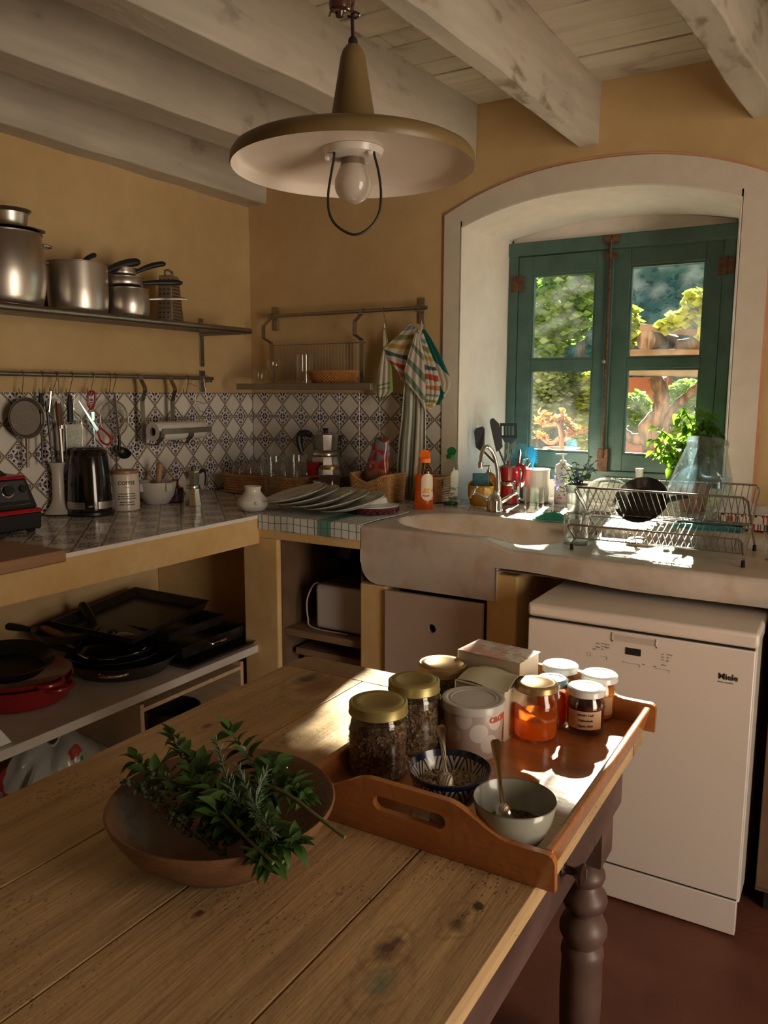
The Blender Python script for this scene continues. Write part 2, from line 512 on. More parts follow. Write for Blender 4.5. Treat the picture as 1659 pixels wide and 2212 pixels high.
def tile_field(parent, u0, u1, w0, w1, U, W, o, ju, jw, tu=TW, tw=TW, n=None):
    """tiles over u0..u1 x w0..w1 in the plane o + u*U + w*W; joints at ju + k*tu and jw + k*tw"""
    U, W = Vector(U), Vector(W); Nn = U.cross(W)
    rot = Matrix((U, W, Nn)).transposed()
    ks = range(math.floor((u0-ju)/tu), math.ceil((u1-ju)/tu))
    ls = range(math.floor((w0-jw)/tw), math.ceil((w1-jw)/tw))
    for k in ks:
        for l in ls:
            a0, a1 = ju+k*tu, ju+(k+1)*tu; b0, b1 = jw+l*tw, jw+(l+1)*tw
            cu, cw = (a0+a1)/2, (b0+b1)/2
            m0, m1 = max(a0, u0)-cu, min(a1, u1)-cu; n0, n1 = max(b0, w0)-cw, min(b1, w1)-cw
            if m1-m0 < 0.008 or n1-n0 < 0.008: continue
            sx, sy = tu/TW, tw/TW
            me = tile_mesh(m0/sx, m1/sx, n0/sy, n1/sy)
            p = Vector(o)+U*cu+W*cw+Nn*random.uniform(-0.0004, 0.0004)
            inst('tile', me, parent, p-Vector(parent.location), rot, (sx, sy, 1))

# ---------------------------------------------------------------- floor, walls
structure(MB().box(XA-0.3, 2.2, -2.8, 4.1, -0.12, 0).build('floor', M_floor, smooth=0))
wl = structure(MB().box(XA-0.3, XA, -2.8, 4.1, 0, 3.0).build('wall_left', M_yellow, smooth=0))
structure(MB().box(1.9, 2.2, -2.8, 0.33, 0, 3.0).box(1.9, 2.2, 1.37, 4.1, 0, 3.0).box(1.9, 2.2, 0.33, 1.37, 2.12, 3.0).build('wall_right', M_yellow, smooth=0))
wf = MB()
wf.box(XA, 1.9, -2.6, -2.3, 0, 2.7)
structure(wf.build('wall_front', M_yellow, smooth=0))

# window wall: inner face with an arched opening, splayed reveal, outer skin with the rectangular opening
OL, OR_, IL, IR = -1.562, -0.318, -1.485, -0.412      # outer border and opening edges on the wall plane
def arch(x, xl, xr, zs_, zc_, zr=None):
    t = (x-xl)/(xr-xl)
    base = zs_+((zr if zr is not None else zs_)-zs_)*t
    return base+(zc_-(zs_+(zr if zr is not None else zs_))/2)*(1-abs(2*t-1)**2.3)
def inner_arch(x): return arch(x, IL, IR, 2.093, 2.185, 2.09)
def outer_arch(x): return arch(x, OL, OR_, 2.15, 2.287, 2.155)
b = MB()
NA = 20
xs_in = [IL+(IR-IL)*i/NA for i in range(NA+1)]
ZTOP = 2.9
b.box(XA-0.3, IL, YB, 3.75, 0, ZTOP)
b.box(IR, 2.2, YB, 3.75, 0, ZTOP)
b.box(IL, IR, YB, 3.75, 0, 0.90)
for i in range(NA):
    x0, x1 = xs_in[i], xs_in[i+1]; z0, z1 = inner_arch(x0), inner_arch(x1)
    b.hexa([(x0, YB, z0), (x1, YB, z1), (x1, 3.75, z1), (x0, 3.75, z0), (x0, YB, ZTOP), (x1, YB, ZTOP), (x1, 3.75, ZTOP), (x0, 3.75, ZTOP)])
wb = structure(b.build('wall_back', M_yellow, smooth=0))
# reveal lining (white): left and right jambs splayed towards the frame, soffit, infill round the frame
FL, FR, FB, FT = -1.437, -0.478, 1.035, 2.082
b = MB()
SD = 0.012
for (xa, xb) in ((IL, FL), (IR, FR)):
    sg = 1 if xa < xb else -1
    b.hexa([(xa-0.002*sg, YB-SD, ZC-0.02), (xa+0.004*sg, YB-SD, ZC-0.02), (xb+0.004*sg, YW+0.03, ZC-0.02), (xa-0.002*sg, YW+0.03, ZC-0.02),
            (xa-0.002*sg, YB-SD, 2.12), (xa+0.004*sg, YB-SD, 2.12), (xb+0.004*sg, YW+0.03, 2.12), (xa-0.002*sg, YW+0.03, 2.12)])
def soff(u, v):
    x0 = IL+(IR-IL)*u; x1 = FL+(FR-FL)*u
    x = x0+(x1-x0)*v; zf = inner_arch(x0); zb = 2.105+0.055*(1-abs(2*u-1)**2.2)
    return Vector((x, YB-SD+(YW+0.04-YB+SD)*v, zf+(zb-zf)*v))
b.sheet(lambda u, v: soff(u, v)+Vector((0, 0, 0.004)), 24, 8, 0.012)
b.box(FL-0.06, FL+0.01, YW+0.02, 3.74, 0.90, 2.2); b.box(FR-0.01, FR+0.06, YW+0.02, 3.74, 0.90, 2.2)
b.box(FL, FR, YW+0.02, 3.74, 2.07, 2.20); b.box(FL-0.05, FR+0.05, YW+0.0, 3.74, 0.90, 1.033)
b.build('window_reveal', M_white, wb, smooth=40)
# raised border round the opening and its painted line
def band(xl, xr, arcf, xl2, xr2, arcf2, y0, y1, zb):
    m = MB(); n = 24
    m.box(xl, xl2, y0, y1, zb, arcf2(xl2)-0.0); m.box(xr2, xr, y0, y1, zb, arcf2(xr2))
    top = [xl+(xr-xl)*i/n for i in range(n+1)]; bot = [xl2+(xr2-xl2)*i/n for i in range(n+1)]
    for i in range(n):
        p = [(bot[i], y0, arcf2(bot[i])), (bot[i+1], y0, arcf2(bot[i+1])), (bot[i+1], y1, arcf2(bot[i+1])), (bot[i], y1, arcf2(bot[i])),
             (top[i], y0, arcf(top[i])), (top[i+1], y0, arcf(top[i+1])), (top[i+1], y1, arcf(top[i+1])), (top[i], y1, arcf(top[i]))]
        m.hexa(p)
    # corners between the jamb strips and the arch
    m.add([(xl, y0, arcf2(xl2)), (xl2, y0, arcf2(xl2)), (xl, y0, arcf(xl)), (xr, y0, arcf2(xr2)), (xr2, y0, arcf2(xr2)), (xr, y0, arcf(xr))], [(0, 1, 2), (4, 3, 5)])
    return m
band(OL, OR_, outer_arch, IL, IR, inner_arch, YB-SD, YB+0.001, ZC-0.01).build('window_border', M_border, wb, smooth=30)
band(OL-0.011, OR_+0.011, lambda x: outer_arch(min(max(x, OL), OR_))+0.012, OL, OR_, outer_arch, YB-0.004, YB+0.001, ZC).build('painted_line', M_pink, wb, smooth=0)

# ---------------------------------------------------------------- ceiling: planks on beams
cl = structure(MB().box(XA-0.3, 2.2, -2.8, 4.1, 2.62, 2.9).build('ceiling', M_joint, smooth=0))
yy = YB; k = 0
while yy > -2.3:
    w = random.uniform(0.10, 0.17)
    x0 = XA
    cuts = [XA, -2.0+0.55*(k % 2), -0.95, 0.2+0.5*(k % 2), 1.9]
    for c0, c1 in zip(cuts, cuts[1:]):
        dz = random.uniform(-0.003, 0.003)
        MB().box(c0+0.001, c1-0.001, yy-w+0.005, yy, 2.565+dz, 2.62).build('plank', M_plank, cl, smooth=0, bevel=0.002, seg=1)
    yy -= w; k += 1
def beam(xl, xr, y0, xl1, xr1, y1, zb):
    """bottom edges: left/right x at y0 and at y1, extended over the whole room"""
    def ex(a, b, y): return a+(b-a)*(y-y0)/(y1-y0)
    m = MB(); n = 26; L = []
    for i in range(n+1):
        y = YB+0.0+( -2.3-YB)*i/n
        a, c = ex(xl, xl1, y), ex(xr, xr1, y)
        j = lambda: random.uniform(-0.004, 0.004)
        L.append([(a+j(), y, zb+j()), (c+j(), y, zb+j()), (c+0.008+j(), y, 2.575), (a-0.008, y, 2.575)])
    vs = [p for r in L for p in r]; fs = []
    for i in range(n):
        o = i*4
        for k2 in range(4):
            fs.append((o+k2, o+(k2+1) % 4, o+4+(k2+1) % 4, o+4+k2))
    fs += [(0, 1, 2, 3), tuple(n*4+q for q in (3, 2, 1, 0))]
    m.add(vs, fs)
    return m.build('beam', M_beam, cl, smooth=50, bevel=0.006, seg=2)
beam(-2.66, -2.530, 1.77, -2.66, -2.508, 3.138, 2.300)
beam(-2.237, -2.091, 1.55, -2.156, -2.007, 2.45, 2.340)
beam(-1.721, -1.577, 1.40, -1.648, -1.500, 2.30, 2.340)
beam(-1.060, -1.011, 1.77, -1.000, -0.932, 3.13, 2.342)
beam(-0.478, -0.389, 2.13, -0.406, -0.300, 3.10, 2.350)
beam(0.10, 0.22, 2.0, 0.16, 0.28, 3.0, 2.345)
beam(0.70, 0.82, 2.0, 0.76, 0.88, 3.0, 2.345)

# ---------------------------------------------------------------- backsplash tiles (parts of the walls)
def jointx(px): return at(px, 906, y=YB).x
JB = jointx(500+1070/3.318)
tile_field(wb, XA+0.006, -1.536, ZC, 1.417, (1, 0, 0), (0, 0, 1), (0, YB, 0), JB, ZC, TW, TH)
YA0 = at(518, 906, x=XA).y
tile_field(wl, 0.55, YB-0.006, ZC, 1.417, (0, 1, 0), (0, 0, 1), (XA, 0, 0), YA0, ZC, TW, TH)

# ---------------------------------------------------------------- window
M_green = mat('green window paint', (0.050, 0.100, 0.088, 1), (0.066, 0.130, 0.114, 1), 12, 0.42, bump=0.15, bscale=60)
M_rust = mat('rusty iron', (0.10, 0.045, 0.025, 1), (0.20, 0.10, 0.06, 1), 60, 0.7, metal=0.5, bump=0.3)
M_pane = glass('window glass', (0.93, 0.97, 0.97, 1), 0.02, 1.0, haze=0.004, haze_col=(0.75, 0.8, 0.8, 1))
win = struct_empty('window_1', (-0.957, YW, FB))
b = MB()
fw_ = 0.045
y0, y1 = YW-0.012, YW+0.06
b.box(FL, FL+fw_, y0, y1, FB, FT); b.box(FR-fw_, FR, y0, y1, FB, FT)
b.box(FL-0.01, FR+0.01, y0-0.004, y1, FT-0.052, FT+0.006); b.box(FL, FR, y0, y1, FB-0.005, FB+0.045)
b.build('window_frame', M_green, win, world=True, smooth=0, bevel=0.004)
def sash(x0, x1, gx0, gx1, za):
    m = MB(); ya, yb_ = YW-0.006, YW+0.035
    zt = FT-0.056; zb_ = FB+0.047
    m.box(x0, gx0, ya, yb_, zb_, zt); m.box(gx1, x1, ya, yb_, zb_, zt)
    m.box(gx0, gx1, ya, yb_, za, zt); m.box(gx0, gx1, ya, yb_, zb_, 1.155); m.box(gx0, gx1, ya+0.004, yb_, 1.525, 1.570)
    s_ = m.build('sash', M_green, win, world=True, smooth=0, bevel=0.003)
    r = MB()
    for (z0, z1) in ((1.155, 1.525), (1.570, za)):
        t = 0.008
        r.box(gx0, gx0+t, ya+0.006, yb_-0.01, z0, z1); r.box(gx1-t, gx1, ya+0.006, yb_-0.01, z0, z1)
        r.box(gx0+t, gx1-t, ya+0.006, yb_-0.01, z0, z0+t); r.box(gx0+t, gx1-t, ya+0.006, yb_-0.01, z1-t, z1)
        MB().box(gx0+t*0.5, gx1-t*0.5, YW+0.012, YW+0.015, z0+t*0.5, z1-t*0.5).build('pane', M_pane, s_, world=True, smooth=0)
    r.build('glazing_bead', M_green, s_, world=True, smooth=0)
    return s_
sash(FL+0.047, -0.962, -1.325, -1.036, 1.945)
sash(-0.958, FR-0.047, -0.890, -0.588, 1.955)
MB().box(-0.985, -0.955, YW-0.022, YW-0.004, FB+0.05, FT-0.06).build('astragal', M_green, win, world=True, smooth=0, bevel=0.004)
def hinge(px, py):
    p = at(px, py, y=YW-0.016); m = MB()
    m.box(p.x-0.030, p.x-0.002, p.y-0.003, p.y+0.004, p.z-0.035, p.z+0.035)
    m.box(p.x+0.002, p.x+0.030, p.y-0.003, p.y+0.004, p.z-0.032, p.z+0.032)
    m.tube([(p.x, p.y-0.003, p.z-0.036), (p.x, p.y-0.003, p.z+0.036)], 0.005)
    for dx in (-0.019, 0.019):
        for dz in (-0.022, 0, 0.022): m.ball((p.x+dx, p.y-0.004, p.z+dz), 0.0035, 8)
    m.build('hinge', M_rust, win, world=True)
hinge(1118, 614); hinge(1570, 573)
b = MB()
pt, pb = at(1345, 520, y=YW-0.03), at(1318, 985, y=YW-0.03)
xr_ = -0.968
b.tube([(xr_, YW-0.032, FT-0.02), (xr_, YW-0.032, FB+0.10)], 0.0055)
for zz in (FT-0.012, FT-0.085, pb.z): b.box(xr_-0.024, xr_+0.024, YW-0.027, YW-0.018, zz-0.014, zz+0.014)
b.box(xr_-0.022, xr_+0.022, YW-0.030, YW-0.020, pb.z-0.07, pb.z+0.03)
for s_ in (-1, 1): b.bar((xr_, YW-0.03, FT-0.012), (xr_+0.033*s_, YW-0.022, FT-0.02), 0.008, 0.03)
b.build('espagnolette_bolt', M_rust, win, world=True, bevel=0.001)
MB().ball((xr_-0.008, YW-0.040, 1.555), 0.009, 12).tube([(xr_-0.008, YW-0.04, 1.555), (xr_-0.006, YW-0.02, 1.555)], 0.004).build('knob', mat('dull steel', (0.35, 0.33, 0.3, 1), None, rough=0.35, metal=1), win, world=True)
# ---------------------------------------------------------------- masonry counter, L-shaped, tiled on top
YF = 2.33                       # front plane of the counter under the window
XF = -1.93                      # front plane of the counter along the left wall
XS0 = -1.475                    # left end of the marble sink
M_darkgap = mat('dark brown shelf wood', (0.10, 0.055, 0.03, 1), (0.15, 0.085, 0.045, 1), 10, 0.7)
M_shelfstone = mat('grey marble shelf', (0.52, 0.48, 0.43, 1), (0.66, 0.62, 0.57, 1), 5, 0.4, bump=0.1)
M_paleboard = mat('pale pine board', (0.50, 0.36, 0.22, 1), (0.60, 0.45, 0.28, 1), 5, 0.6, stretch=(1, 8, 8), bump=0.1)
ctr = thing('masonry_counter', 'L-shaped ochre masonry counter with patterned tile top in the corner', 'counter', (-2.2, 2.6, 0))
b = MB()
b.box(XA+0.001, XF, -0.9, YB-0.002, 0.853, ZC-0.007)
b.box(XF, XS0+0.0, YF, YB-0.002, 0.876, ZC-0.007)
b.box(XS0, 1.88, 2.87, YB-0.002, 0.86, ZC-0.007)
b.box(IL+0.02, IR-0.02, YB-0.002, YW+0.02, 0.88, ZC-0.007)
b.build('counter_slab', M_masonry, ctr, world=True, smooth=0)
def wallpart(name, *a, m=None):
    return MB().box(*a).build(name, m or M_masonry, ctr, world=True, smooth=0, bevel=0.006)
wallpart('support_wall', XA+0.001, XF-0.002, 2.47, 2.57, 0, 0.853)
wallpart('support_wall', XF-0.08, -1.843, YF, 3.13, 0, 0.8755)
wallpart('support_wall', -1.479, -1.372, YF+0.003, 3.13, 0, 0.755)
wallpart('support_wall', -1.000, -0.895, YF+0.012, 3.13, 0, 0.845)
wallpart('support_wall', XA+0.001, XF-0.02, -0.9, -0.8, 0, 0.853)
for a_ in ((-1.842, -1.838, YF+0.02, 3.12, 0.01, 0.87), (-1.484, -1.480, YF+0.02, 3.12, 0.01, 0.87), (-1.838, -1.484, 3.115, 3.125, 0.01, 0.87), (-1.838, -1.484, YF+0.03, 3.115, 0.868, 0.874)):  # dark sheets added to put the opening's shade into its colour
    MB().box(*a_).build('shade_sheet', M_darkgap, ctr, world=True, smooth=0)
MB().box(XF-0.003, XF+0.001, -0.9, YF, ZC-0.012, ZC+0.001).build('tile_edge', M_white, ctr, world=True, smooth=0)
tile_field(ctr, XA+0.008, XF-0.001, -0.6, YB-0.008, (1, 0, 0), (0, 1, 0), (0, 0, ZC-0.007), JB, YA0)
tile_field(ctr, XF-0.001, XS0-0.002, YF+0.002, YB-0.008, (1, 0, 0), (0, 1, 0), (0, 0, ZC-0.007), JB, YA0)
tile_field(ctr, XS0-0.002, IR-0.02, 2.872, YB-0.003, (1, 0, 0), (0, 1, 0), (0, 0, ZC-0.007), JB, YA0)
tile_field(ctr, IL+0.03, IR-0.03, YB-0.003, YW-0.03, (1, 0, 0), (0, 1, 0), (0, 0, ZC-0.007), JB, YA0)
# shelf under the left counter, with its pine carcass
shl = thing('stone_shelf', 'grey stone shelf under the left counter holding the pans', 'shelf', (-2.25, 1.3, 0))
MB().box(XA+0.002, -1.945, -0.8, 2.468, 0.420, 0.450).build('shelf_board', M_shelfstone, shl, world=True, smooth=0, bevel=0.003)
cab = thing('pine_shelf_frame', 'pale pine open frame standing under the stone shelf', 'shelf', (-2.2, 1.9, 0))
y1 = at(525, 1420, x=-1.965).y; y0 = at(303, 1530, x=-1.965).y
MB().box(-2.40, -1.965, y1-0.016, y1, 0, 0.400).build('side_panel', M_paleboard, cab, world=True, smooth=0)
MB().box(-2.40, -1.965, y0, y0+0.016, 0, 0.400).build('side_panel', M_paleboard, cab, world=True, smooth=0)
MB().box(-2.40, -1.965, y0+0.016, y1-0.016, 0.372, 0.386).build('top_board', M_paleboard, cab, world=True, smooth=0)
MB().box(-2.40, -1.965, y0+0.016, y1-0.016, 0.06, 0.075).build('bottom_board', M_paleboard, cab, world=True, smooth=0)
# shelves in the opening under the window counter
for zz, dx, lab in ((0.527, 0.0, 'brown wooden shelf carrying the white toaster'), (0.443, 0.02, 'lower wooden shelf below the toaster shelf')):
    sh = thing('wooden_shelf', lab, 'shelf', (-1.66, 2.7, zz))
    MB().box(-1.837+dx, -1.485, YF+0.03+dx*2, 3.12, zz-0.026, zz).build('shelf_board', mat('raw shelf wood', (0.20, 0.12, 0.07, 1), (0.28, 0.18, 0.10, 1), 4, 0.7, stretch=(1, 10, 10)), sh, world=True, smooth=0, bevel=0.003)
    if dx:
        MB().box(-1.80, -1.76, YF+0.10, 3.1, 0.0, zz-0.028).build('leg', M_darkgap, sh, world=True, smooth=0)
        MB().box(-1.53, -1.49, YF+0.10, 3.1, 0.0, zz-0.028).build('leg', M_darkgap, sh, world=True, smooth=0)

# ---------------------------------------------------------------- marble sink
def marble():
    m, nt, p = new_mat('worn marble'); g = NG(nt)
    n1 = g.noise(3.0, detail=10); n2 = g.noise(7.0, (1, 2.2, 1), 10)
    vein = g.m('SUBTRACT', 1.0, g.ramp(g.m('ABSOLUTE', g.m('SUBTRACT', n2, 0.5)), 0.0, 0.035))
    c = g.mix(g.ramp(n1, 0.35, 0.7), (0.62, 0.56, 0.50, 1), (0.48, 0.41, 0.35, 1))
    c = g.mix(g.m('MULTIPLY', vein, 0.14), c, (0.33, 0.30, 0.29, 1))
    c = g.mix(g.m('MULTIPLY', g.ramp(g.noise(11, detail=9), 0.52, 0.70), 0.5), c, (0.40, 0.24, 0.13, 1))
    nt.links.new(c, p.inputs['Base Color'])
    nt.links.new(g.m('ADD', 0.22, g.m('MULTIPLY', n1, 0.3)), p.inputs['Roughness'])
    bp = nt.nodes.new('ShaderNodeBump'); bp.inputs['Strength'].default_value = 0.12; bp.inputs['Distance'].default_value = 0.004
    nt.links.new(g.noise(40), bp.inputs['Height']); nt.links.new(bp.outputs[0], p.inputs['Normal'])
    return m
M_marble = marble()
snk = thing('marble_sink', 'long worn marble sink with oval basin, deep apron and draining slab', 'sink', (-0.6, 2.6, ZC))
def sst(a, b_, x):
    t = min(1, max(0, (x-a)/(b_-a))); return t*t*(3-2*t)
SX1 = 1.2
def front_y(x): return YF+0.004-0.012*sst(-1.0, -0.5, x)
def top_z(x, y):
    lvl = ZC-(ZC-ZS)*sst(-1.04, -0.90, x)
    e = math.hypot((x+1.135)/0.305, (y-2.585)/0.215)
    if y > 2.55: led = sst(2.755, 2.775, y)
    else: led = 0
    z = lvl+(ZC-lvl)*led
    dip = 1-sst(0.80, 1.02, e)
    if y > 2.772: dip = 0
    z -= dip*(z-0.80)
    # rounded front arris
    fy = front_y(x); d = y-fy
    if d < 0.012: z -= 0.012-math.sqrt(max(0, 0.012**2-(0.012-d)**2))
    return z
xsn = [XS0+0.0105*i for i in range(int((-0.72-XS0)/0.0105)+1)]
while xsn[-1] < SX1: xsn.append(xsn[-1]+0.05)
ts = [0, 0.002, 0.005, 0.009, 0.014, 0.02]+[0.02+0.0098*i for i in range(1, 44)]
tail = [0.446, 0.452, 0.50, 0.545]
ts = [t for t in ts if t < 0.424]+[0.426+0.004*i for i in range(0, 8)]+[0.48, 0.538]
m = MB(); vs = []; fs = []
for x in xsn:
    for t in ts:
        y = front_y(x)+t; vs.append((x, y, top_z(x, y)))
nt_ = len(ts)
for i in range(len(xsn)-1):
    for j in range(nt_-1):
        a = i*nt_+j; fs.append((a, a+nt_, a+nt_+1, a+1))
m.add(vs, fs)
def bot_z(x):
    if x < -0.962:
        r = 0.07; d = x-XS0
        return 0.758+(r-math.sqrt(max(0, r*r-(r-d)**2)) if d < r else 0)
    return 0.868-0.018*sst(-0.9, -0.5, x)
fv = []; ff = []
xs2 = sorted(set(xsn+[-0.9621, -0.9619, XS0+0.004, XS0+0.02]))
for x in xs2:
    z1 = top_z(x, front_y(x)); fv += [(x, front_y(x), z1), (x, front_y(x), bot_z(x))]
for i in range(len(xs2)-1): ff.append((2*i, 2*i+1, 2*i+3, 2*i+2))
m.add(fv, ff)
m.add([(XS0, YF, 0.83), (XS0, 2.87, 0.83), (XS0, 2.87, ZC), (XS0, YF, ZC)], [(0, 1, 2, 3)])
m.add([(-0.962, YF, 0.758), (-0.962, YF+0.06, 0.758), (-0.962, YF+0.06, 0.868), (-0.962, YF, 0.868)], [(0, 1, 2, 3)])
m.add([(XS0, YF, 0.758), (-0.962, YF, 0.758), (-0.962, YF+0.06, 0.758), (XS0, YF+0.06, 0.758)], [(0, 1, 2, 3)])
m.add([(-0.962, YF, 0.86), (SX1, YF, 0.85), (SX1, 2.87, 0.85), (-0.962, 2.87, 0.86)], [(3, 2, 1, 0)])
m.build('basin_and_slab', M_marble, snk, world=True, smooth=40, recalc=False)
b = MB(); b.lathe([(0.0, 0.803), (0.022, 0.803), (0.026, 0.8015), (0.030, 0.8008)], 24, (-1.16, 2.60, 0))
b.build('drain', mat('drain steel', (0.5, 0.5, 0.5, 1), None, rough=0.3, metal=1), snk, world=True)
# panel that closes the cupboard below the basin
M_panel = mat('taupe painted panel', (0.44, 0.34, 0.28, 1), (0.50, 0.39, 0.32, 1), 4, 0.55, bump=0.1)
pn = thing('cupboard_panel', 'taupe wooden panel with a round finger hole below the sink', 'panel', (-1.19, YF-0.0, 0.05))
hc = at(933, 1358, y=YF-0.008); px0, px1, pz1 = -1.368, -1.004, 0.745
m = MB()
def ring_panel(y):
    out = []
    n = 32
    for k in range(n):
        a = 2*PI*k/n; out.append((hc.x+0.0155*math.cos(a), y, hc.z+0.0155*math.sin(a)))
    return out
outer = []
n = 32
for k in range(n):
    a = 2*PI*k/n; c_, s_ = math.cos(a), math.sin(a)
    tx = ((px1-hc.x) if c_ > 0 else (px0-hc.x))/c_ if abs(c_) > 1e-6 else 1e9
    tz = ((pz1-hc.z) if s_ > 0 else (0.05-hc.z))/s_ if abs(s_) > 1e-6 else 1e9
    t = min(tx, tz); outer.append((hc.x+t*c_, hc.z+t*s_))
for cx_, cz_ in ((px0, pz1), (px1, pz1), (px0, 0.05), (px1, 0.05)):
    j = min(range(n), key=lambda k: math.hypot(outer[k][0]-cx_, outer[k][1]-cz_)); outer[j] = (cx_, cz_)
ya, yb_ = YF-0.010, YF+0.006
A = ring_panel(ya); B = ring_panel(yb_); O1 = [(x, ya, z) for x, z in outer]; O2 = [(x, yb_, z) for x, z in outer]
vs = A+B+O1+O2; fs = []
for k in range(n):
    k2 = (k+1) % n
    fs += [(k, 2*n+k, 2*n+k2, k2), (k, k2, n+k2, n+k), (n+k, n+k2, 3*n+k2, 3*n+k), (2*n+k, 3*n+k, 3*n+k2, 2*n+k2)]
m.add(vs, fs); m.build('door_leaf', M_panel, pn, world=True, smooth=0)
MB().box(px0, px1, YF+0.10, YF+0.11, 0.06, 0.74).build('inner_board', M_darkgap, pn, world=True, smooth=0)

# ---------------------------------------------------------------- dishwasher
M_enam = mat('white enamel', (0.72, 0.66, 0.60, 1), (0.74, 0.68, 0.62, 1), 3, 0.28, coat=0.3)
M_print = mat('grey print', (0.25, 0.22, 0.20, 1), None, rough=0.5)
M_blk = mat('black plastic', (0.012, 0.012, 0.013, 1), None, rough=0.35)
M_gap = mat('black rubber gap', (0.01, 0.009, 0.008, 1), None, rough=0.9)
DX0, DX1, DY = -0.776, -0.174, 2.12
dw = thing('dishwasher', 'white freestanding dishwasher under the marble draining slab', 'dishwasher', ((DX0+DX1)/2, DY+0.3, 0))
MB().box(DX0+0.004, DX1-0.004, DY+0.028, DY+0.60, 0.09, 0.79).build('body', M_enam, dw, world=True, smooth=0, bevel=0.003)
MB().box(DX0, DX1, DY-0.004, DY+0.60, 0.792, 0.832).build('lid', M_enam, dw, world=True, bevel=0.010, seg=4)
MB().box(DX0+0.002, DX1-0.006, DY, DY+0.024, 0.112, 0.785).build('door', M_enam, dw, world=True, bevel=0.003)
MB().box(DX0+0.006, DX1-0.01, DY+0.010, DY+0.03, 0.103, 0.793).build('seal', M_gap, dw, world=True, smooth=0)
MB().box(DX0+0.004, DX1-0.008, DY+0.004, DY+0.03, 0.008, 0.104).build('plinth', M_enam, dw, world=True, bevel=0.002)
def onD(px, py): p = at(px, py, y=DY); return p.x, p.z
hx0, hz1 = onD(1323, 1366); hx1, hz0 = onD(1419, 1400)
hw = MB()
hw.box(hx0, hx1, DY-0.003, DY+0.001, hz0, hz0+0.004)
hw.box(hx0, hx0+0.003, DY-0.003, DY+0.001, hz0, hz1); hw.box(hx1-0.003, hx1, DY-0.003, DY+0.001, hz0, hz1)
hw.box(hx0, hx1, DY-0.002, DY+0.001, hz1-0.003, hz1)
hw.build('handle_rim', M_enam, dw, world=True, smooth=0)
MB().box(hx0+0.003, hx1-0.003, DY-0.0012, DY+0.001, hz0+0.004, hz1-0.003).build('handle_recess', mat('recess grey', (0.52, 0.47, 0.42, 1), None, rough=0.4), dw, world=True, smooth=0)
sx0, sz1 = onD(1352, 1398); sx1, sz0 = onD(1384, 1418)
MB().box(sx0, sx1, DY-0.0015, DY+0.001, sz0, sz1).build('display', M_blk, dw, world=True, smooth=0)
RF = Euler((PI/2, 0, 0))
def prt(body, px, py, size, m=M_print, **k):
    x, z = onD(px, py); letters(body, size, m, dw, Vector((x, DY-0.0006, z))-Vector(dw.location), RF, **k)
M_ink = mat('black ink', (0.02, 0.018, 0.018, 1), None, rough=0.5)
prt('Miele', 1551, 1465, 0.0215, M_ink, bold=0.0006)
prt('Active EcoPlus', 1551, 1473, 0.0062)
for i, (px, py, t) in enumerate([(1287, 1391, '75°C'), (1308, 1393, 'Auto'), (1287, 1398, 'Auto'), (1308, 1400, '65°C'), (1280, 1403, '50°C'), (1440, 1415, 'Turbo'), (1440, 1422, '1h'), (1440, 1429, '2h'), (1429, 1437, 'Start')]):
    prt(t, px, py, 0.0058)
bl = MB()
for px, py, w in [(1299, 1390, .006), (1305, 1391, .006), (1299, 1396, .006), (1305, 1397, .006), (1299, 1402, .006), (1429, 1413, .006), (1429, 1419, .006), (1429, 1425, .006), (1344, 1429, .007), (1387, 1435, .007), (1412, 1439, .007)]:
    x, z = onD(px, py); bl.box(x, x+w, DY-0.0008, DY, z-0.001, z+0.001)
for px0_, px1_, py in [(1297, 1311, 1417), (1352, 1382, 1431), (1414, 1446, 1443)]:
    x, z = onD(px0_, py); x2, z2 = onD(px1_, py+4); bl.box(x, x2, DY-0.0008, DY, z-0.0003, z+0.0003); bl.box(x2-0.0006, x2, DY-0.0008, DY, z-0.008, z)
bl.build('panel_marks', M_print, dw, world=True, smooth=0)
x, z = onD(1272, 1413)
MB().tube(arc((x, DY-0.0004, z), 0.0055, 0, 360, 24)[:-1], 0.0005, 5, closed=True).build('button', M_print, dw, world=True)

nb = thing('added_shade_block', 'added dark block that shades the right side of the dishwasher', 'shade block', (0.15, 2.6, 0))  # added to keep side light off the dishwasher, coloured dark like shade
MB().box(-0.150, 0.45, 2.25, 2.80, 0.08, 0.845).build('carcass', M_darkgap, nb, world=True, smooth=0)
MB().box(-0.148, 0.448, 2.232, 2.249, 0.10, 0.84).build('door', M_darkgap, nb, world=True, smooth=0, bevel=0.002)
MB().box(-0.13, 0.43, 2.30, 2.78, 0, 0.08).build('plinth', M_gap, nb, world=True, smooth=0)

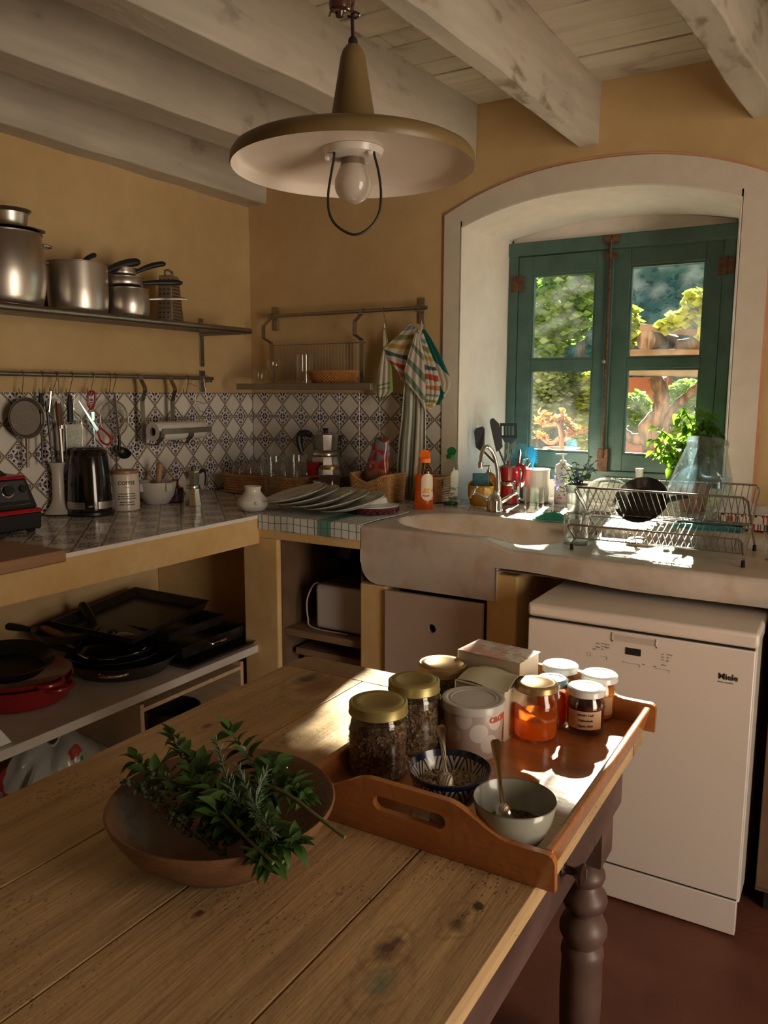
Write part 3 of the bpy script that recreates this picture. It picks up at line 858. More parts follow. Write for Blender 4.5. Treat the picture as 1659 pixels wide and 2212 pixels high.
# ---------------------------------------------------------------- table
def wood(name, base, dark, gr=(9, 0.45, 9), rough=0.43, scr=0.5, seed=0.0, knots=True, pits=0.6, kn=()):
    if name in _cache: return _cache[name]
    m, nt, p = new_mat(name); g = NG(nt)
    g1 = g.noise(4.0, gr, 10); g2 = g.noise(22, gr, 6); big = g.noise(1.7, detail=4)
    c = g.mix(g.ramp(g1, 0.28, 0.72), base, tuple(x*0.62 for x in base[:3])+(1,))
    c = g.mix(g.m('MULTIPLY', g.ramp(g2, 0.5, 0.75), 0.35), c, dark)
    c = g.mix(g.m('MULTIPLY', g.ramp(big, 0.5, 0.75), 0.40), c, tuple(x*0.75 for x in dark[:3])+(1,))
    if pits:
        v = nt.nodes.new('ShaderNodeTexVoronoi'); v.inputs['Scale'].default_value = 1.0
        tc = nt.nodes.new('ShaderNodeTexCoord'); mp = nt.nodes.new('ShaderNodeMapping'); mp.inputs['Scale'].default_value = (170, 75, 100)
        nt.links.new(tc.outputs['Object'], mp.inputs[0]); nt.links.new(mp.outputs[0], v.inputs['Vector'])
        thr = g.m('MULTIPLY', g.ramp(g.noise(6, detail=5), 0.36, 0.70), 0.30)
        pit = g.m('LESS_THAN', v.outputs['Distance'], thr)
        c = g.mix(g.m('MULTIPLY', pit, pits), c, tuple(x*0.35 for x in dark[:3])+(1,))
    if knots:
        v = nt.nodes.new('ShaderNodeTexVoronoi'); v.inputs['Scale'].default_value = 2.6
        tc = nt.nodes.new('ShaderNodeTexCoord'); mp = nt.nodes.new('ShaderNodeMapping'); mp.inputs['Scale'].default_value = (1.5, 0.9, 1); mp.inputs['Location'].default_value = (seed, seed*0.7, 0)
        nt.links.new(tc.outputs['Object'], mp.inputs[0]); nt.links.new(mp.outputs[0], v.inputs['Vector'])
        d = g.m('ADD', v.outputs['Distance'], g.m('MULTIPLY', g.m('SUBTRACT', g.noise(30, detail=4), 0.5), 0.05))
        c = g.mix(g.m('MULTIPLY', g.m('SUBTRACT', 1.0, g.ramp(d, 0.03, 0.13)), 0.75), c, tuple(x*0.6 for x in dark[:3])+(1,))
    if kn:
        X_, Y_, _z = g.sep(); wob = g.m('MULTIPLY', g.m('SUBTRACT', g.noise(38, detail=6), 0.5), 0.030)
        for (kx, ky, kr, kc) in kn:
            dx = g.m('SUBTRACT', X_, kx); dy = g.m('MULTIPLY', g.m('SUBTRACT', Y_, ky), 0.6)
            d = g.m('ADD', g.m('SQRT', g.m('ADD', g.m('MULTIPLY', dx, dx), g.m('MULTIPLY', dy, dy))), wob)
            c = g.mix(g.m('MULTIPLY', g.m('SUBTRACT', 1.0, g.ramp(d, kr*0.35, kr)), 0.85), c, kc)
            c = g.mix(g.m('MULTIPLY', g.m('SUBTRACT', 1.0, g.ramp(g.m('ABSOLUTE', g.m('SUBTRACT', d, kr*1.5)), 0.0, kr*0.25)), 0.30), c, tuple(x*0.9 for x in dark[:3])+(1,))
    nt.links.new(c, p.inputs['Base Color'])
    nt.links.new(g.m('ADD', rough-0.12, g.m('MULTIPLY', g2, 0.3)), p.inputs['Roughness'])
    bp = nt.nodes.new('ShaderNodeBump'); bp.inputs['Strength'].default_value = 0.35; bp.inputs['Distance'].default_value = 0.003
    nt.links.new(g.m('ADD', g.noise(16, gr, 8), g.noise(50, detail=2)), bp.inputs['Height']); nt.links.new(bp.outputs[0], p.inputs['Normal'])
    _cache[name] = m
    return m
def knot(px, py, r, c): q = at(px, py, z=ZT); return (q.x+0.747, q.y-0.55, r, c)
M_top = wood('scrubbed pine', (0.62, 0.42, 0.21, 1), (0.17, 0.085, 0.045, 1), seed=0.37, kn=[knot(665, 1467, 0.030, (0.035, 0.018, 0.014, 1)), knot(690, 1482, 0.045, (0.22, 0.085, 0.05, 1)), knot(990, 1989, 0.014, (0.05, 0.025, 0.015, 1)), knot(1037, 1957, 0.007, (0.02, 0.01, 0.008, 1)), knot(838, 2050, 0.018, (0.07, 0.035, 0.03, 1)), knot(822, 2120, 0.020, (0.20, 0.21, 0.13, 1)), knot(445, 1570, 0.012, (0.10, 0.05, 0.03, 1)), knot(620, 1600, 0.012, (0.22, 0.11, 0.05, 1)), knot(430, 1975, 0.008, (0.08, 0.04, 0.02, 1))])
M_top2 = wood('scrubbed pine end grain', (0.47, 0.32, 0.17, 1), (0.16, 0.08, 0.04, 1), gr=(0.5, 9, 9), seed=2.1)
M_apron = mat('worn mauve-brown paint', (0.045, 0.023, 0.018, 1), (0.13, 0.075, 0.060, 1), 6, 0.45, bump=0.2, stretch=(1, 0.4, 1))
tbl = thing('kitchen_table', 'long scrubbed pine farmhouse table with dark painted frame', 'table', (-0.747, 0.55, 0))
TX0, TX1, TY0, TY1 = -1.167, -0.327, -0.55, 1.585
seams = [TX0, -0.945, -0.733, -0.505, TX1]
def plank_mesh(x0, x1, y0, y1, name, mm, cr=None):
    m = MB(); t = 0.034
    out = [(x0, y0), (x1, y0), (x1, y1), (x0, y1)]
    if cr == 'L': out = [(x0, y0), (x1, y0), (x1, y1), (x0+0.03, y1), (x0+0.008, y1-0.01), (x0, y1-0.035)]
    m.prism(out, ZT-t, ZT, 'xy')
    # uneven joints
    return m.build(name, mm, tbl, world=True, smooth=0, bevel=0.0012, seg=2)
for a, c in zip(seams, seams[1:]):
    plank_mesh(a+0.0014, c-0.0014, TY0, 1.500-0.001, 'plank', M_top)
plank_mesh(TX0, TX1, 1.500+0.0008, TY1, 'end_board', M_top2, 'L')
b = MB()
ax0, ax1, ay0, ay1, az0, az1 = TX0+0.035, TX1-0.030, TY0+0.03, TY1-0.035, 0.600, ZT-0.034
b.box(ax0, ax0+0.022, ay0, ay1, az0, az1)
b.build('apron', M_apron, tbl, world=True, smooth=0, bevel=0.002)
MB().box(ax0+0.022, ax1-0.022, ay1-0.022, ay1, az0, az1).build('apron', M_apron, tbl, world=True, smooth=0, bevel=0.002)
MB().box(ax0+0.022, ax1-0.022, ay0, ay0+0.022, az0, az1).build('apron', M_apron, tbl, world=True, smooth=0, bevel=0.002)
kb = at(1225, 1912, x=ax1+0.012)
dy1 = at(1395, 1790, x=ax1).y if False else 1.36
MB().box(ax1-0.022, ax1, dy1+0.004, ay1, az0, az1).build('apron', M_apron, tbl, world=True, smooth=0, bevel=0.002)
MB().box(ax1-0.022, ax1, ay0, dy1-0.0, az0, az0+0.018).box(ax1-0.022, ax1, ay0, 0.42, az0+0.018, az1).build('apron', M_apron, tbl, world=True, smooth=0, bevel=0.002)
dr = MB().box(ax1-0.30, ax1+0.003, 0.424, dy1, az0+0.021, az1-0.003).build('drawer', M_apron, tbl, world=True, smooth=0, bevel=0.003)
M_knob = mat('dark turned knob', (0.03, 0.016, 0.012, 1), None, rough=0.22, coat=0.5)
RY = Matrix.Rotation(PI/2, 4, 'Y')
MB().lathe([(0.013, 0), (0.013, 0.003), (0.007, 0.008), (0.0065, 0.018), (0.012, 0.026), (0.0165, 0.031), (0.0165, 0.034), (0.010, 0.0375), (0, 0.0385)], 24, (ax1+0.003, kb.y, 0.672), RY).build('knob', M_knob, dr, world=True)
def leg(x, y):
    m = MB(); w = 0.040
    m.box(x-w, x+w, y-w, y+w, 0.50, az1)
    pr = [(0, 0.50), (0.034, 0.50), (0.028, 0.488), (0.024, 0.478), (0.037, 0.468), (0.040, 0.457), (0.036, 0.446), (0.027, 0.438), (0.030, 0.430), (0.043, 0.418), (0.046, 0.404), (0.042, 0.390), (0.030, 0.380),
          (0.028, 0.372), (0.041, 0.362), (0.048, 0.345), (0.048, 0.332), (0.041, 0.316), (0.034, 0.306), (0.042, 0.296), (0.044, 0.284), (0.041, 0.270), (0.043, 0.20), (0.041, 0.12), (0.034, 0.06), (0.028, 0.02), (0.026, 0.0), (0, 0)]
    m.lathe(pr, 28, (x, y, 0))
    m.build('leg', M_apron, tbl, world=True, smooth=40)
LX = ax1-0.052; LY = ay1-0.052
for x, y in ((LX, LY), (ax0+0.052, LY), (LX, ay0+0.052), (ax0+0.052, ay0+0.052)): leg(x, y)

# ---------------------------------------------------------------- serving tray
M_tray = wood('varnished beech', (0.50, 0.185, 0.050, 1), (0.29, 0.095, 0.025, 1), gr=(0.6, 7, 7), rough=0.30, knots=False, pits=0)
M_tray.node_tree.nodes['Principled BSDF'].inputs['Coat Weight'].default_value = 0.6
M_tray.node_tree.nodes['Principled BSDF'].inputs['Coat Roughness'].default_value = 0.12
QX0, QX1, QY0, QY1 = -0.722, -0.322, 0.965, 1.560
tr = thing('serving_tray', 'varnished wooden tray with handle slots holding jars and bowls', 'tray', ((QX0+QX1)/2, (QY0+QY1)/2, ZT))
MB().box(QX0+0.008, QX1-0.008, QY0+0.006, QY1-0.006, ZT+0.004, ZT+0.013).build('tray_base', M_tray, tr, world=True, smooth=0)
ZTR = ZT+0.013
for sx in (0, 1):
    m = MB(); xo, xi = (QX0, QX0+0.013) if sx == 0 else (QX1, QX1-0.013)
    d = -0.012 if sx == 0 else 0.012
    p = [(min(xo, xi), QY0+0.008, ZT+0.001), (max(xo, xi), QY0+0.008, ZT+0.001), (max(xo, xi), QY1-0.008, ZT+0.001), (min(xo, xi), QY1-0.008, ZT+0.001)]
    q = [(x+d, y, ZT+0.052) for x, y, z in p]
    m.hexa(p+q); m.build('side_rail', M_tray, tr, world=True, bevel=0.004, seg=3)
def end_board(yc, lean):
    n = 40; m = MB(); W0 = QX0-0.020; W1 = QX1+0.020
    def top(x):
        t = (x-W0)/(W1-W0); h = 0.056+0.038*sst(0.14, 0.36, t)*(1-sst(0.64, 0.86, t))
        e = min(t, 1-t)*(W1-W0); 
        if e < 0.012: h -= 0.012-math.sqrt(max(0, 0.012**2-(0.012-e)**2))
        return h
    sl0, sl1, sz0, sz1 = (W0+W1)/2-0.060, (W0+W1)/2+0.060, 0.045, 0.069
    xs = sorted(set([W0+(W1-W0)*i/n for i in range(n+1)]+[sl0, sl1, W0+0.003, W0+0.007, W1-0.003, W1-0.007]+[sl0+0.012*(1-math.cos(R(a))) for a in (30, 50, 70, 90)]+[sl1-0.012*(1-math.cos(R(a))) for a in (30, 50, 70, 90)]))
    def slot(x):
        if x <= sl0 or x >= sl1: return None
        e = min(x-sl0, sl1-x); r = 0.012
        h = math.sqrt(max(0, r*r-(r-e)**2)) if e < r else r
        return (sz0+sz1)/2-h, (sz0+sz1)/2+h
    t = 0.011
    def V(x, z, s_): return (x, yc+lean*z+s_*t/2, ZT+z)
    def strip(x0, x1, a0, a1, b0, b1):
        m.add([V(x0, a0, -1), V(x1, a1, -1), V(x1, b1, -1), V(x0, b0, -1), V(x0, a0, 1), V(x1, a1, 1), V(x1, b1, 1), V(x0, b0, 1)],
              [(0, 1, 2, 3), (7, 6, 5, 4), (0, 4, 5, 1), (3, 2, 6, 7)]+([(0, 3, 7, 4)] if x0 == xs[0] else [])+([(1, 5, 6, 2)] if x1 == xs[-1] else []))
    for x0, x1 in zip(xs, xs[1:]):
        s0, s1 = slot(x0), slot(x1)
        if s0 is None and s1 is None: strip(x0, x1, 0.001, 0.001, top(x0), top(x1))
        else:
            s0 = s0 or ((sz0+sz1)/2,)*2; s1 = s1 or ((sz0+sz1)/2,)*2
            strip(x0, x1, 0.001, 0.001, s0[0], s1[0]); strip(x0, x1, s0[1], s1[1], top(x0), top(x1))
    o = m.build('end_board', M_tray, tr, world=True, smooth=50, recalc=False)
end_board(QY0+0.0, -0.10); end_board(QY1-0.0, 0.10)
# ---------------------------------------------------------------- helpers for placing
def stand(px, py, z, r=0.0):
    """centre of the base of a thing of radius r whose nearest bottom point shows at (px, py) on the level z"""
    p = at(px, py, z=z); d = Vector((p.x-CAM.x, p.y-CAM.y, 0)).normalized()
    return p+d*r
def hgt(P, py, px=None):
    """height above P of the pixel row py, at P's distance"""
    a = P-CAM; px = px if px is not None else (IW/2+FPX*a.dot(_rt)/a.dot(_fw))
    dd = depth_of(P)
    q = at(px, py, depth=dd)
    for _ in range(4):
        q2 = Vector((P.x, P.y, q.z)); q = at(px, py, depth=depth_of(q2))
    return q.z-P.z
def pix(P):
    a = Vector(P)-CAM; z = a.dot(_fw)
    return IW/2+FPX*a.dot(_rt)/z, IH/2-FPX*a.dot(_up)/z

# ---------------------------------------------------------------- garden beyond the window
def leafmat(name, c1, c2, trans=0.45, rough=0.45, k=1.0):
    c1, c2 = [tuple(x*k for x in c[:3])+(1,) for c in (c1, c2)]
    return mat(name, c1, c2, 3.0, rough, trans=trans, lo=0.35, hi=0.65)
L_mid = leafmat('mid green leaves', (0.09, 0.25, 0.03, 1), (0.20, 0.42, 0.06, 1), k=0.5)
L_dark = leafmat('grey green leaves', (0.07, 0.15, 0.06, 1), (0.15, 0.26, 0.09, 1), k=0.5)
L_haze = leafmat('haze-tinted green leaves', (0.07, 0.22, 0.19, 1), (0.13, 0.36, 0.30, 1), 0.35, k=0.5)  # distance haze mixed into the leaf colour
L_lime = leafmat('lime leaves', (0.22, 0.38, 0.03, 1), (0.40, 0.54, 0.06, 1), 0.5, k=0.5)
L_vine = leafmat('vine leaves', (0.20, 0.30, 0.035, 1), (0.34, 0.44, 0.06, 1), 0.5, k=0.5)
L_orange = leafmat('orange succulent leaves', (0.50, 0.14, 0.03, 1), (0.55, 0.30, 0.05, 1), 0.45, k=0.5)
M_bark = mat('weathered bark', (0.010, 0.006, 0.005, 1), (0.070, 0.046, 0.040, 1), 9, 0.9, bump=1.0, stretch=(3, 3, 0.6), lo=0.42, hi=0.60)
M_terra = mat('terracotta render', (0.20, 0.065, 0.035, 1), (0.24, 0.09, 0.05, 1), 3, 0.9, bump=0.15)
M_ground = mat('dry garden ground', (0.09, 0.07, 0.045, 1), (0.13, 0.10, 0.065, 1), 3, 0.95, bump=0.3)
structure(MB().box(-9, 6, 4.1, 20, -0.14, -0.02).build('ground', M_ground, smooth=0))
def leaves(m, blobs, n, size, flat=0.0, long=1.0):
    rnd = random.Random(int(blobs[0][0]*1000)+n)
    tot = sum(b[3]*b[5] for b in blobs)
    for (x, y, z, rx, ry, rz) in blobs:
        k = int(n*rx*rz/tot)
        for _ in range(k):
            while True:
                v = Vector((rnd.uniform(-1, 1), rnd.uniform(-1, 1), rnd.uniform(-1, 1)))
                if 0.25 < v.length < 1: break
            p = Vector((x+v.x*rx, y+v.y*ry, z+v.z*rz))
            s_ = size*rnd.uniform(0.6, 1.3)
            M = Euler((rnd.uniform(-0.9, 0.9), rnd.uniform(-0.9, 0.9), rnd.uniform(0, 6.3))).to_matrix()
            if rnd.random() < 0.55: M = Euler((rnd.uniform(0.6, 2.2), 0, rnd.uniform(-0.9, 0.9))).to_matrix()
            q = [p+M @ Vector(c)*s_ for c in ((-0.5*long, 0, 0), (-0.1, -0.3, 0.05), (0.5*long, 0, 0), (-0.1, 0.3, 0.05))]
            o = len(m.v); m.v += [tuple(a) for a in q]; m.f += [(o, o+1, o+2), (o, o+2, o+3)]; m.mi += [0, 0]
    return m
def W(px, py, y): return at(px, py, y=y)
def bl(px, py, y, wpx, hpx, ry):
    p = W(px, py, y); s_ = depth_of(p)/FPX
    return (p.x, p.y, p.z, wpx*s_, ry, hpx*s_)
def bush(name, label, mm, blobs, n, size, trunk=None, group=None, long=1.0, cat='shrub'):
    c = blobs[0]
    t = thing(name, label, cat, (c[0], c[1], 0), group=group)
    leaves(MB(), blobs, n, size, long=long).build('foliage', mm, t, world=True, smooth=0, recalc=False, kind='stuff')
    m = MB()
    if cat == 'vine':
        for b in blobs: m.tube(smooth_path([(b[0]-b[3], b[1], b[2]-b[5]*0.6), (b[0], b[1], b[2]), (b[0]+b[3], b[1], b[2]+b[5]*0.5)], 4), 0.006, 6)
    else:
      for b in blobs[:6]:
        m.tube([(c[0]+(b[0]-c[0])*0.1, b[1], -0.02), (c[0]+(b[0]-c[0])*0.5, b[1], b[2]*0.5), (b[0], b[1], b[2])], [0.035, 0.022, 0.006], 6)
    m.build('stem', M_bark, t, world=True)
    return t
# distant hedge of trees that closes the view
m = MB()
def hedge_fn(u, v):
    x = -8.5+13*u; z = -0.05+v*(3.9+0.35*math.sin(u*17)+0.25*math.sin(u*41))
    return Vector((x, 13.0+0.35*mnoise.noise(Vector((x*1.5, z*1.5, 0))), z))
m.sheet(hedge_fn, 60, 24, 0.3)
far = thing('distant_tree_row', 'row of distant trees beyond the garden with blue-green haze in their colour', 'trees', (-3, 13, 0))
m.build('crown_mass', mat('far tree mass', (0.06, 0.17, 0.16, 1), (0.11, 0.28, 0.26, 1), 2.2, 0.9, bump=0.6), far, world=True, smooth=60)  # bluish haze painted into the tree colour
leaves(MB(), [(-7+1.1*i, 12.3, 1.9+0.2*math.sin(i*2.0), 0.9, 0.5, 2.0) for i in range(10)], 9000, 0.12).build('foliage', L_haze, far, world=True, smooth=0, recalc=False, kind='stuff')
bush('leafy_tree', 'green leafy tree seen through the upper left pane', L_mid, [bl(1215, 665, 7.0, 62, 85, 0.35), bl(1180, 730, 6.8, 45, 60, 0.3), bl(1260, 640, 7.2, 40, 70, 0.3), bl(1130, 640, 7.4, 60, 90, 0.3), bl(1270, 560, 7.6, 70, 60, 0.3)], 4600, 0.085, cat='tree')
bush('grey_shrub', 'dark grey-green shrub behind the orange succulent', L_dark, [bl(1190, 850, 5.6, 55, 62, 0.25), bl(1160, 900, 5.5, 40, 50, 0.25), bl(1225, 830, 5.8, 30, 55, 0.2)], 3200, 0.050)
bush('lime_shrub', 'bright lime-green shrub behind the lower left pane', L_lime, [bl(1258, 890, 5.9, 40, 85, 0.25), bl(1290, 850, 6.0, 30, 60, 0.25), bl(1320, 880, 6.0, 30, 80, 0.2)], 4200, 0.042, long=1.5)
bush('climbing_vine', 'lime vine leaves hanging at the right of the upper right pane', L_vine, [bl(1505, 660, 5.1, 28, 32, 0.15), bl(1470, 690, 5.0, 28, 17, 0.12), bl(1535, 700, 5.0, 25, 40, 0.15), bl(1440, 705, 5.0, 18, 12, 0.1)], 520, 0.085, cat='vine')
bush('climbing_vine', 'vine leaves at the left edge of the right-hand panes', L_vine, [bl(1362, 700, 5.2, 12, 45, 0.12), bl(1368, 735, 5.2, 14, 20, 0.1)], 110, 0.08, cat='vine')
bush('green_shrub', 'green shrub behind the twisted vine trunk', L_mid, [bl(1480, 880, 6.4, 50, 60, 0.25), bl(1375, 890, 6.3, 35, 45, 0.2), bl(1430, 940, 6.2, 60, 35, 0.2), bl(1520, 900, 6.4, 40, 80, 0.2)], 4200, 0.055)
bush('pergola_vine', 'sparse vine leaves trained over the top of the pergola', L_vine, [(-1.55, 5.2, 2.50, 0.45, 0.5, 0.24), (-0.95, 5.2, 2.55, 0.45, 0.5, 0.26), (-1.25, 5.3, 2.30, 0.3, 0.3, 0.10)], 800, 0.085, cat='vine')
# garden wall
gw = thing('garden_wall', 'terracotta-red rendered garden wall behind the vine trunk', 'wall', (-2.0, 7.8, 0))
a, c = W(1335, 820, 7.8), W(1420, 820, 7.8)
MB().box(a.x, c.x+0.1, 7.8, 8.0, -0.02, W(1380, 815, 7.8).z).build('wall_face', M_terra, gw, world=True, smooth=0)
# pergola: beams, log, twisted trunk
pg = thing('vine_pergola', 'weathered timber pergola with stacked logs outside the right panes', 'pergola', (-0.9, 5.2, 0))
def gbar(px0, py0, px1, py1, y, h, d, nm, mm=M_bark):
    a, c = W(px0, py0, y), W(px1, py1, y)
    MB().bar(a, c, d, h).build(nm, mm, pg, world=True, smooth=0, bevel=0.008)
M_oldwood = mat('sun-bleached timber', (0.025, 0.015, 0.012, 1), (0.065, 0.044, 0.036, 1), 4, 0.9, bump=0.5, stretch=(0.6, 5, 5))
gbar(1385, 708, 1560, 722, 5.1, 0.045, 0.10, 'rail', M_oldwood)
gbar(1340, 765, 1560, 765, 5.1, 0.055, 0.12, 'rail', M_oldwood)
gbar(1325, 802, 1560, 806, 5.1, 0.050, 0.14, 'rail', mat('grey timber', (0.032, 0.028, 0.026, 1), (0.060, 0.052, 0.047, 1), 5, 0.9, bump=0.4))
a, c = W(1395, 735, 5.05), W(1450, 742, 5.35)
MB().tube([a, a*0.7+c*0.3, c], [0.062, 0.068, 0.06], 16).build('log', M_bark, pg, world=True)
a, c = W(1462, 750, 5.1), W(1560, 745, 5.2)
MB().tube([a, a*0.5+c*0.5, c], [0.045, 0.055, 0.05], 14).build('log', M_bark, pg, world=True)
for xx in (W(1325, 800, 5.1).x, W(1565, 800, 5.1).x): MB().box(xx-0.04, xx+0.04, 5.06, 5.14, -0.02, W(1400, 702, 5.1).z).build('post', M_oldwood, pg, world=True, smooth=0)
vt = thing('grapevine', 'thick twisted brown vine trunk outside the lower right pane', 'vine', (W(1400, 900, 5.3).x, 5.3, 0))
def gtube(pts, y, rs, mm=M_bark, par=None):
    P = smooth_path([W(px, py, y+dy) for px, py, dy in pts], 6)
    n = len(P)-1
    R_ = [rs[0]+(rs[1]-rs[0])*i/n+0.004*math.sin(i*1.7) for i in range(n+1)]
    MB().tube(P, R_, 10).build('limb', mm, par, world=True, smooth=60)
gtube([(1425, 1010, 0), (1405, 960, 0.02), (1398, 925, 0), (1425, 890, 0.05), (1428, 850, 0), (1415, 815, 0.0)], 5.2, (0.060, 0.045), par=vt)
gtube([(1435, 960, 0.1), (1436, 920, 0.1), (1448, 890, 0.1), (1490, 850, 0.1), (1520, 820, 0.1)], 5.2, (0.040, 0.020), par=vt)
gtube([(1432, 905, 0), (1436, 860, 0.05), (1430, 815, 0)], 5.3, (0.030, 0.025), par=vt)
gtube([(1340, 925, 0), (1360, 945, 0), (1400, 955, 0), (1430, 985, 0)], 5.2, (0.030, 0.045), par=vt)
m = MB(); b0 = W(1425, 1010, 5.2); m.tube([(b0.x, 5.2, -0.02), (b0.x+0.03, 5.2, 0.4), b0], [0.10, 0.08, 0.062], 12); m.build('limb', M_bark, vt, world=True, smooth=60)
# succulent on the outer sill
sc0 = W(1213, 985, 3.93)
ledge = structure(MB().box(-1.7, -0.2, 3.751, 4.09, 1.02, 1.05).build('trim_1', mat('outer stone sill', (0.25, 0.22, 0.19, 1), (0.3, 0.27, 0.24, 1), 8, 0.8), smooth=0))
suc = thing('potted_succulent', 'orange-leaved succulent in a low terracotta pot on the outer sill', 'plant', (sc0.x, 3.93, 1.05))
ph = hgt(Vector((sc0.x, 3.93, 1.05)), 967)
MB().lathe([(0, 0.002), (0.060, 0.002), (0.085, ph*0.85), (0.092, ph*0.85), (0.092, ph), (0.078, ph), (0.072, ph-0.012), (0, ph-0.012)], 28).build('pot', mat('terracotta pot', (0.42, 0.16, 0.08, 1), (0.5, 0.22, 0.12, 1), 12, 0.8), suc)
stems = [[(1213, 968), (1212, 940), (1205, 915), (1190, 905), (1172, 895)], [(1213, 955), (1225, 945), (1240, 935), (1262, 932)], [(1212, 940), (1214, 915), (1216, 898)], [(1210, 945), (1190, 958), (1175, 950), (1165, 940)], [(1225, 945), (1232, 925), (1228, 912)], [(1205, 915), (1185, 918), (1160, 912)]]
tips = []
m = MB()
for st in stems:
    P = smooth_path([W(px, py, 3.93+0.02*math.sin(px)) for px, py in st], 4); n = len(P)
    m.tube(P, [0.010*(1-0.6*i/n)+0.002 for i in range(n)], 8); tips += P[len(P)//2:]
m.build('stem', mat('pink succulent stem', (0.16, 0.07, 0.045, 1), (0.22, 0.11, 0.08, 1), 20, 0.7), suc, world=True)
def leaf_mesh(name, mm, L_, Wd, fold=0.12, curl=0.15, nseg=5, thick=0):
    m = MB(); vs = []; n = nseg
    for i in range(n+1):
        t = i/n; w = Wd*math.sin(PI*min(1, t**0.8))*0.5*(1.0 if t < 1 else 0); zc = -curl*L_*t*t
        vs += [(t*L_, -w, zc+fold*w*2), (t*L_, 0, zc), (t*L_, w, zc+fold*w*2)]
    fs = []
    for i in range(n):
        a = i*3; fs += [(a, a+3, a+4, a+1), (a+1, a+4, a+5, a+2)]
    m.add(vs, fs)
    return m.mesh(name, mm, 80, recalc=False)
me_s = leaf_mesh('leaf', L_orange, 0.034, 0.028, 0.1, 0.1, 4)
rnd = random.Random(3)
for k in range(230):
    p = rnd.choice(tips)+Vector((rnd.gauss(0, 0.008), rnd.gauss(0, 0.01), rnd.gauss(0, 0.007)))
    inst('leaf', me_s, suc, p-Vector(suc.location), (rnd.uniform(-0.8, 0.8), rnd.uniform(-1.3, 0.2), rnd.uniform(0, 6.3)), (rnd.uniform(0.7, 1.2),)*3)

# ---------------------------------------------------------------- pendant lamp
M_shade = mat('olive enamel', (0.15, 0.098, 0.035, 1), (0.18, 0.12, 0.048, 1), 12, 0.42, bump=0.05)
M_shadein = mat('white enamel inside', (0.78, 0.70, 0.62, 1), (0.82, 0.74, 0.66, 1), 5, 0.28)
M_wire = mat('black wire', (0.015, 0.010, 0.008, 1), None, rough=0.5)
LP = at(763, 366, depth=1.30)
lamp = thing('pendant_lamp', 'olive enamel pendant lamp with wide disc shade above the table', 'lamp', LP)
rr = 262*1.30/FPX
top = hgt(LP, 98, 757)
pr_out = [(rr-0.001, 0.0), (rr+0.001, 0.004), (rr, 0.014), (rr-0.005, 0.022), (rr-0.014, 0.027), (0.12, 0.034), (0.060, 0.039), (0.044, 0.043), (0.0405, 0.050), (0.032, 0.098), (0.020, top-0.018), (0.0165, top-0.008), (0.011, top-0.001), (0.0, top)]
MB().lathe(pr_out, 72).build('shade', M_shade, lamp, smooth=40)
MB().lathe([(rr-0.001, 0.0), (rr-0.004, 0.003), (rr-0.007, 0.013), (rr-0.018, 0.021), (0.12, 0.027), (0.060, 0.030), (0.040, 0.030), (0.0, 0.030)], 72).build('shade_lining', M_shadein, lamp, smooth=50)
MB().lathe([(0.0, 0.0295), (0.050, 0.0295), (0.046, 0.020), (0.030, 0.016), (0.0, 0.016)], 32).ball((-0.038, -0.02, 0.018), 0.006, 8).ball((0.040, -0.014, 0.018), 0.006, 8).build('socket_plate', mat('porcelain', (0.72, 0.68, 0.62, 1), None, rough=0.25), lamp)
MB().lathe([(0, 0.018), (0.019, 0.018), (0.020, 0.008), (0.021, 0.004), (0.0175, 0.001), (0, 0.001)], 28).build('socket', mat('brown bakelite ring', (0.22, 0.15, 0.11, 1), None, rough=0.4), lamp)
zb_ = hgt(LP, 441)
M_bulb = mat('frosted bulb glass', (0.72, 0.66, 0.58, 1), None, rough=0.12, trans=0.45, coat=0.6)
rb = 0.0305
prb = [(0, zb_)]+[(rb*math.sin(R(a)), zb_+rb-rb*math.cos(R(a))) for a in range(12, 112, 10)]+[(0.0235, zb_+rb*1.72), (0.0185, zb_+rb*2.1), (0.0160, zb_+rb*2.5), (0.0155, 0.003)]
MB().lathe(prb, 36).build('bulb', M_bulb, lamp, smooth=60)
gp = [(712, 303), (722, 330), (716, 372), (709, 420), (712, 462), (730, 490), (765, 507), (797, 493), (818, 462), (823, 420), (818, 372), (808, 330), (807, 293)]
P = smooth_path([at(x, y, depth=1.27) for x, y in gp], 5)
MB().tube(P, 0.0021, 8).build('wire_guard', M_wire, lamp, world=True)
m = MB()
c0 = LP+Vector((0, 0, top)); m.lathe([(0.0, 0.0), (0.008, 0.0), (0.0075, 0.008), (0.005, 0.012), (0, 0.013)], 16, c0)
m.tube([c0+Vector((0, 0, 0.010)), at(761, 45, depth=depth_of(c0)), at(762, 28, depth=depth_of(c0))], 0.0028, 8)
m.build('cord_grip', M_wire, lamp, world=True)
hk = at(762, 34, depth=depth_of(c0))
M_cord = mat('brown twisted flex', (0.07, 0.035, 0.025, 1), (0.12, 0.06, 0.04, 1), 90, 0.7)
m = MB(); pts1, pts2 = [], []
for i in range(120):
    z = hk.z+(2.565-hk.z)*i/119
    pts1.append((hk.x+0.0016*math.cos(i*0.9), hk.y+0.0016*math.sin(i*0.9), z)); pts2.append((hk.x-0.0016*math.cos(i*0.9), hk.y-0.0016*math.sin(i*0.9), z))
m.tube(pts1, 0.0020, 6).tube(pts2, 0.0020, 6)
m.build('flex', M_cord, lamp, world=True)
wt = at(734, 20, depth=depth_of(c0)-0.02)
m = MB().lathe([(0, -0.012), (0.006, -0.011), (0.008, -0.004), (0.016, -0.001), (0.0175, 0.006), (0.017, 0.02), (0.012, 0.032), (0.006, 0.04), (0, 0.041)], 24, wt)
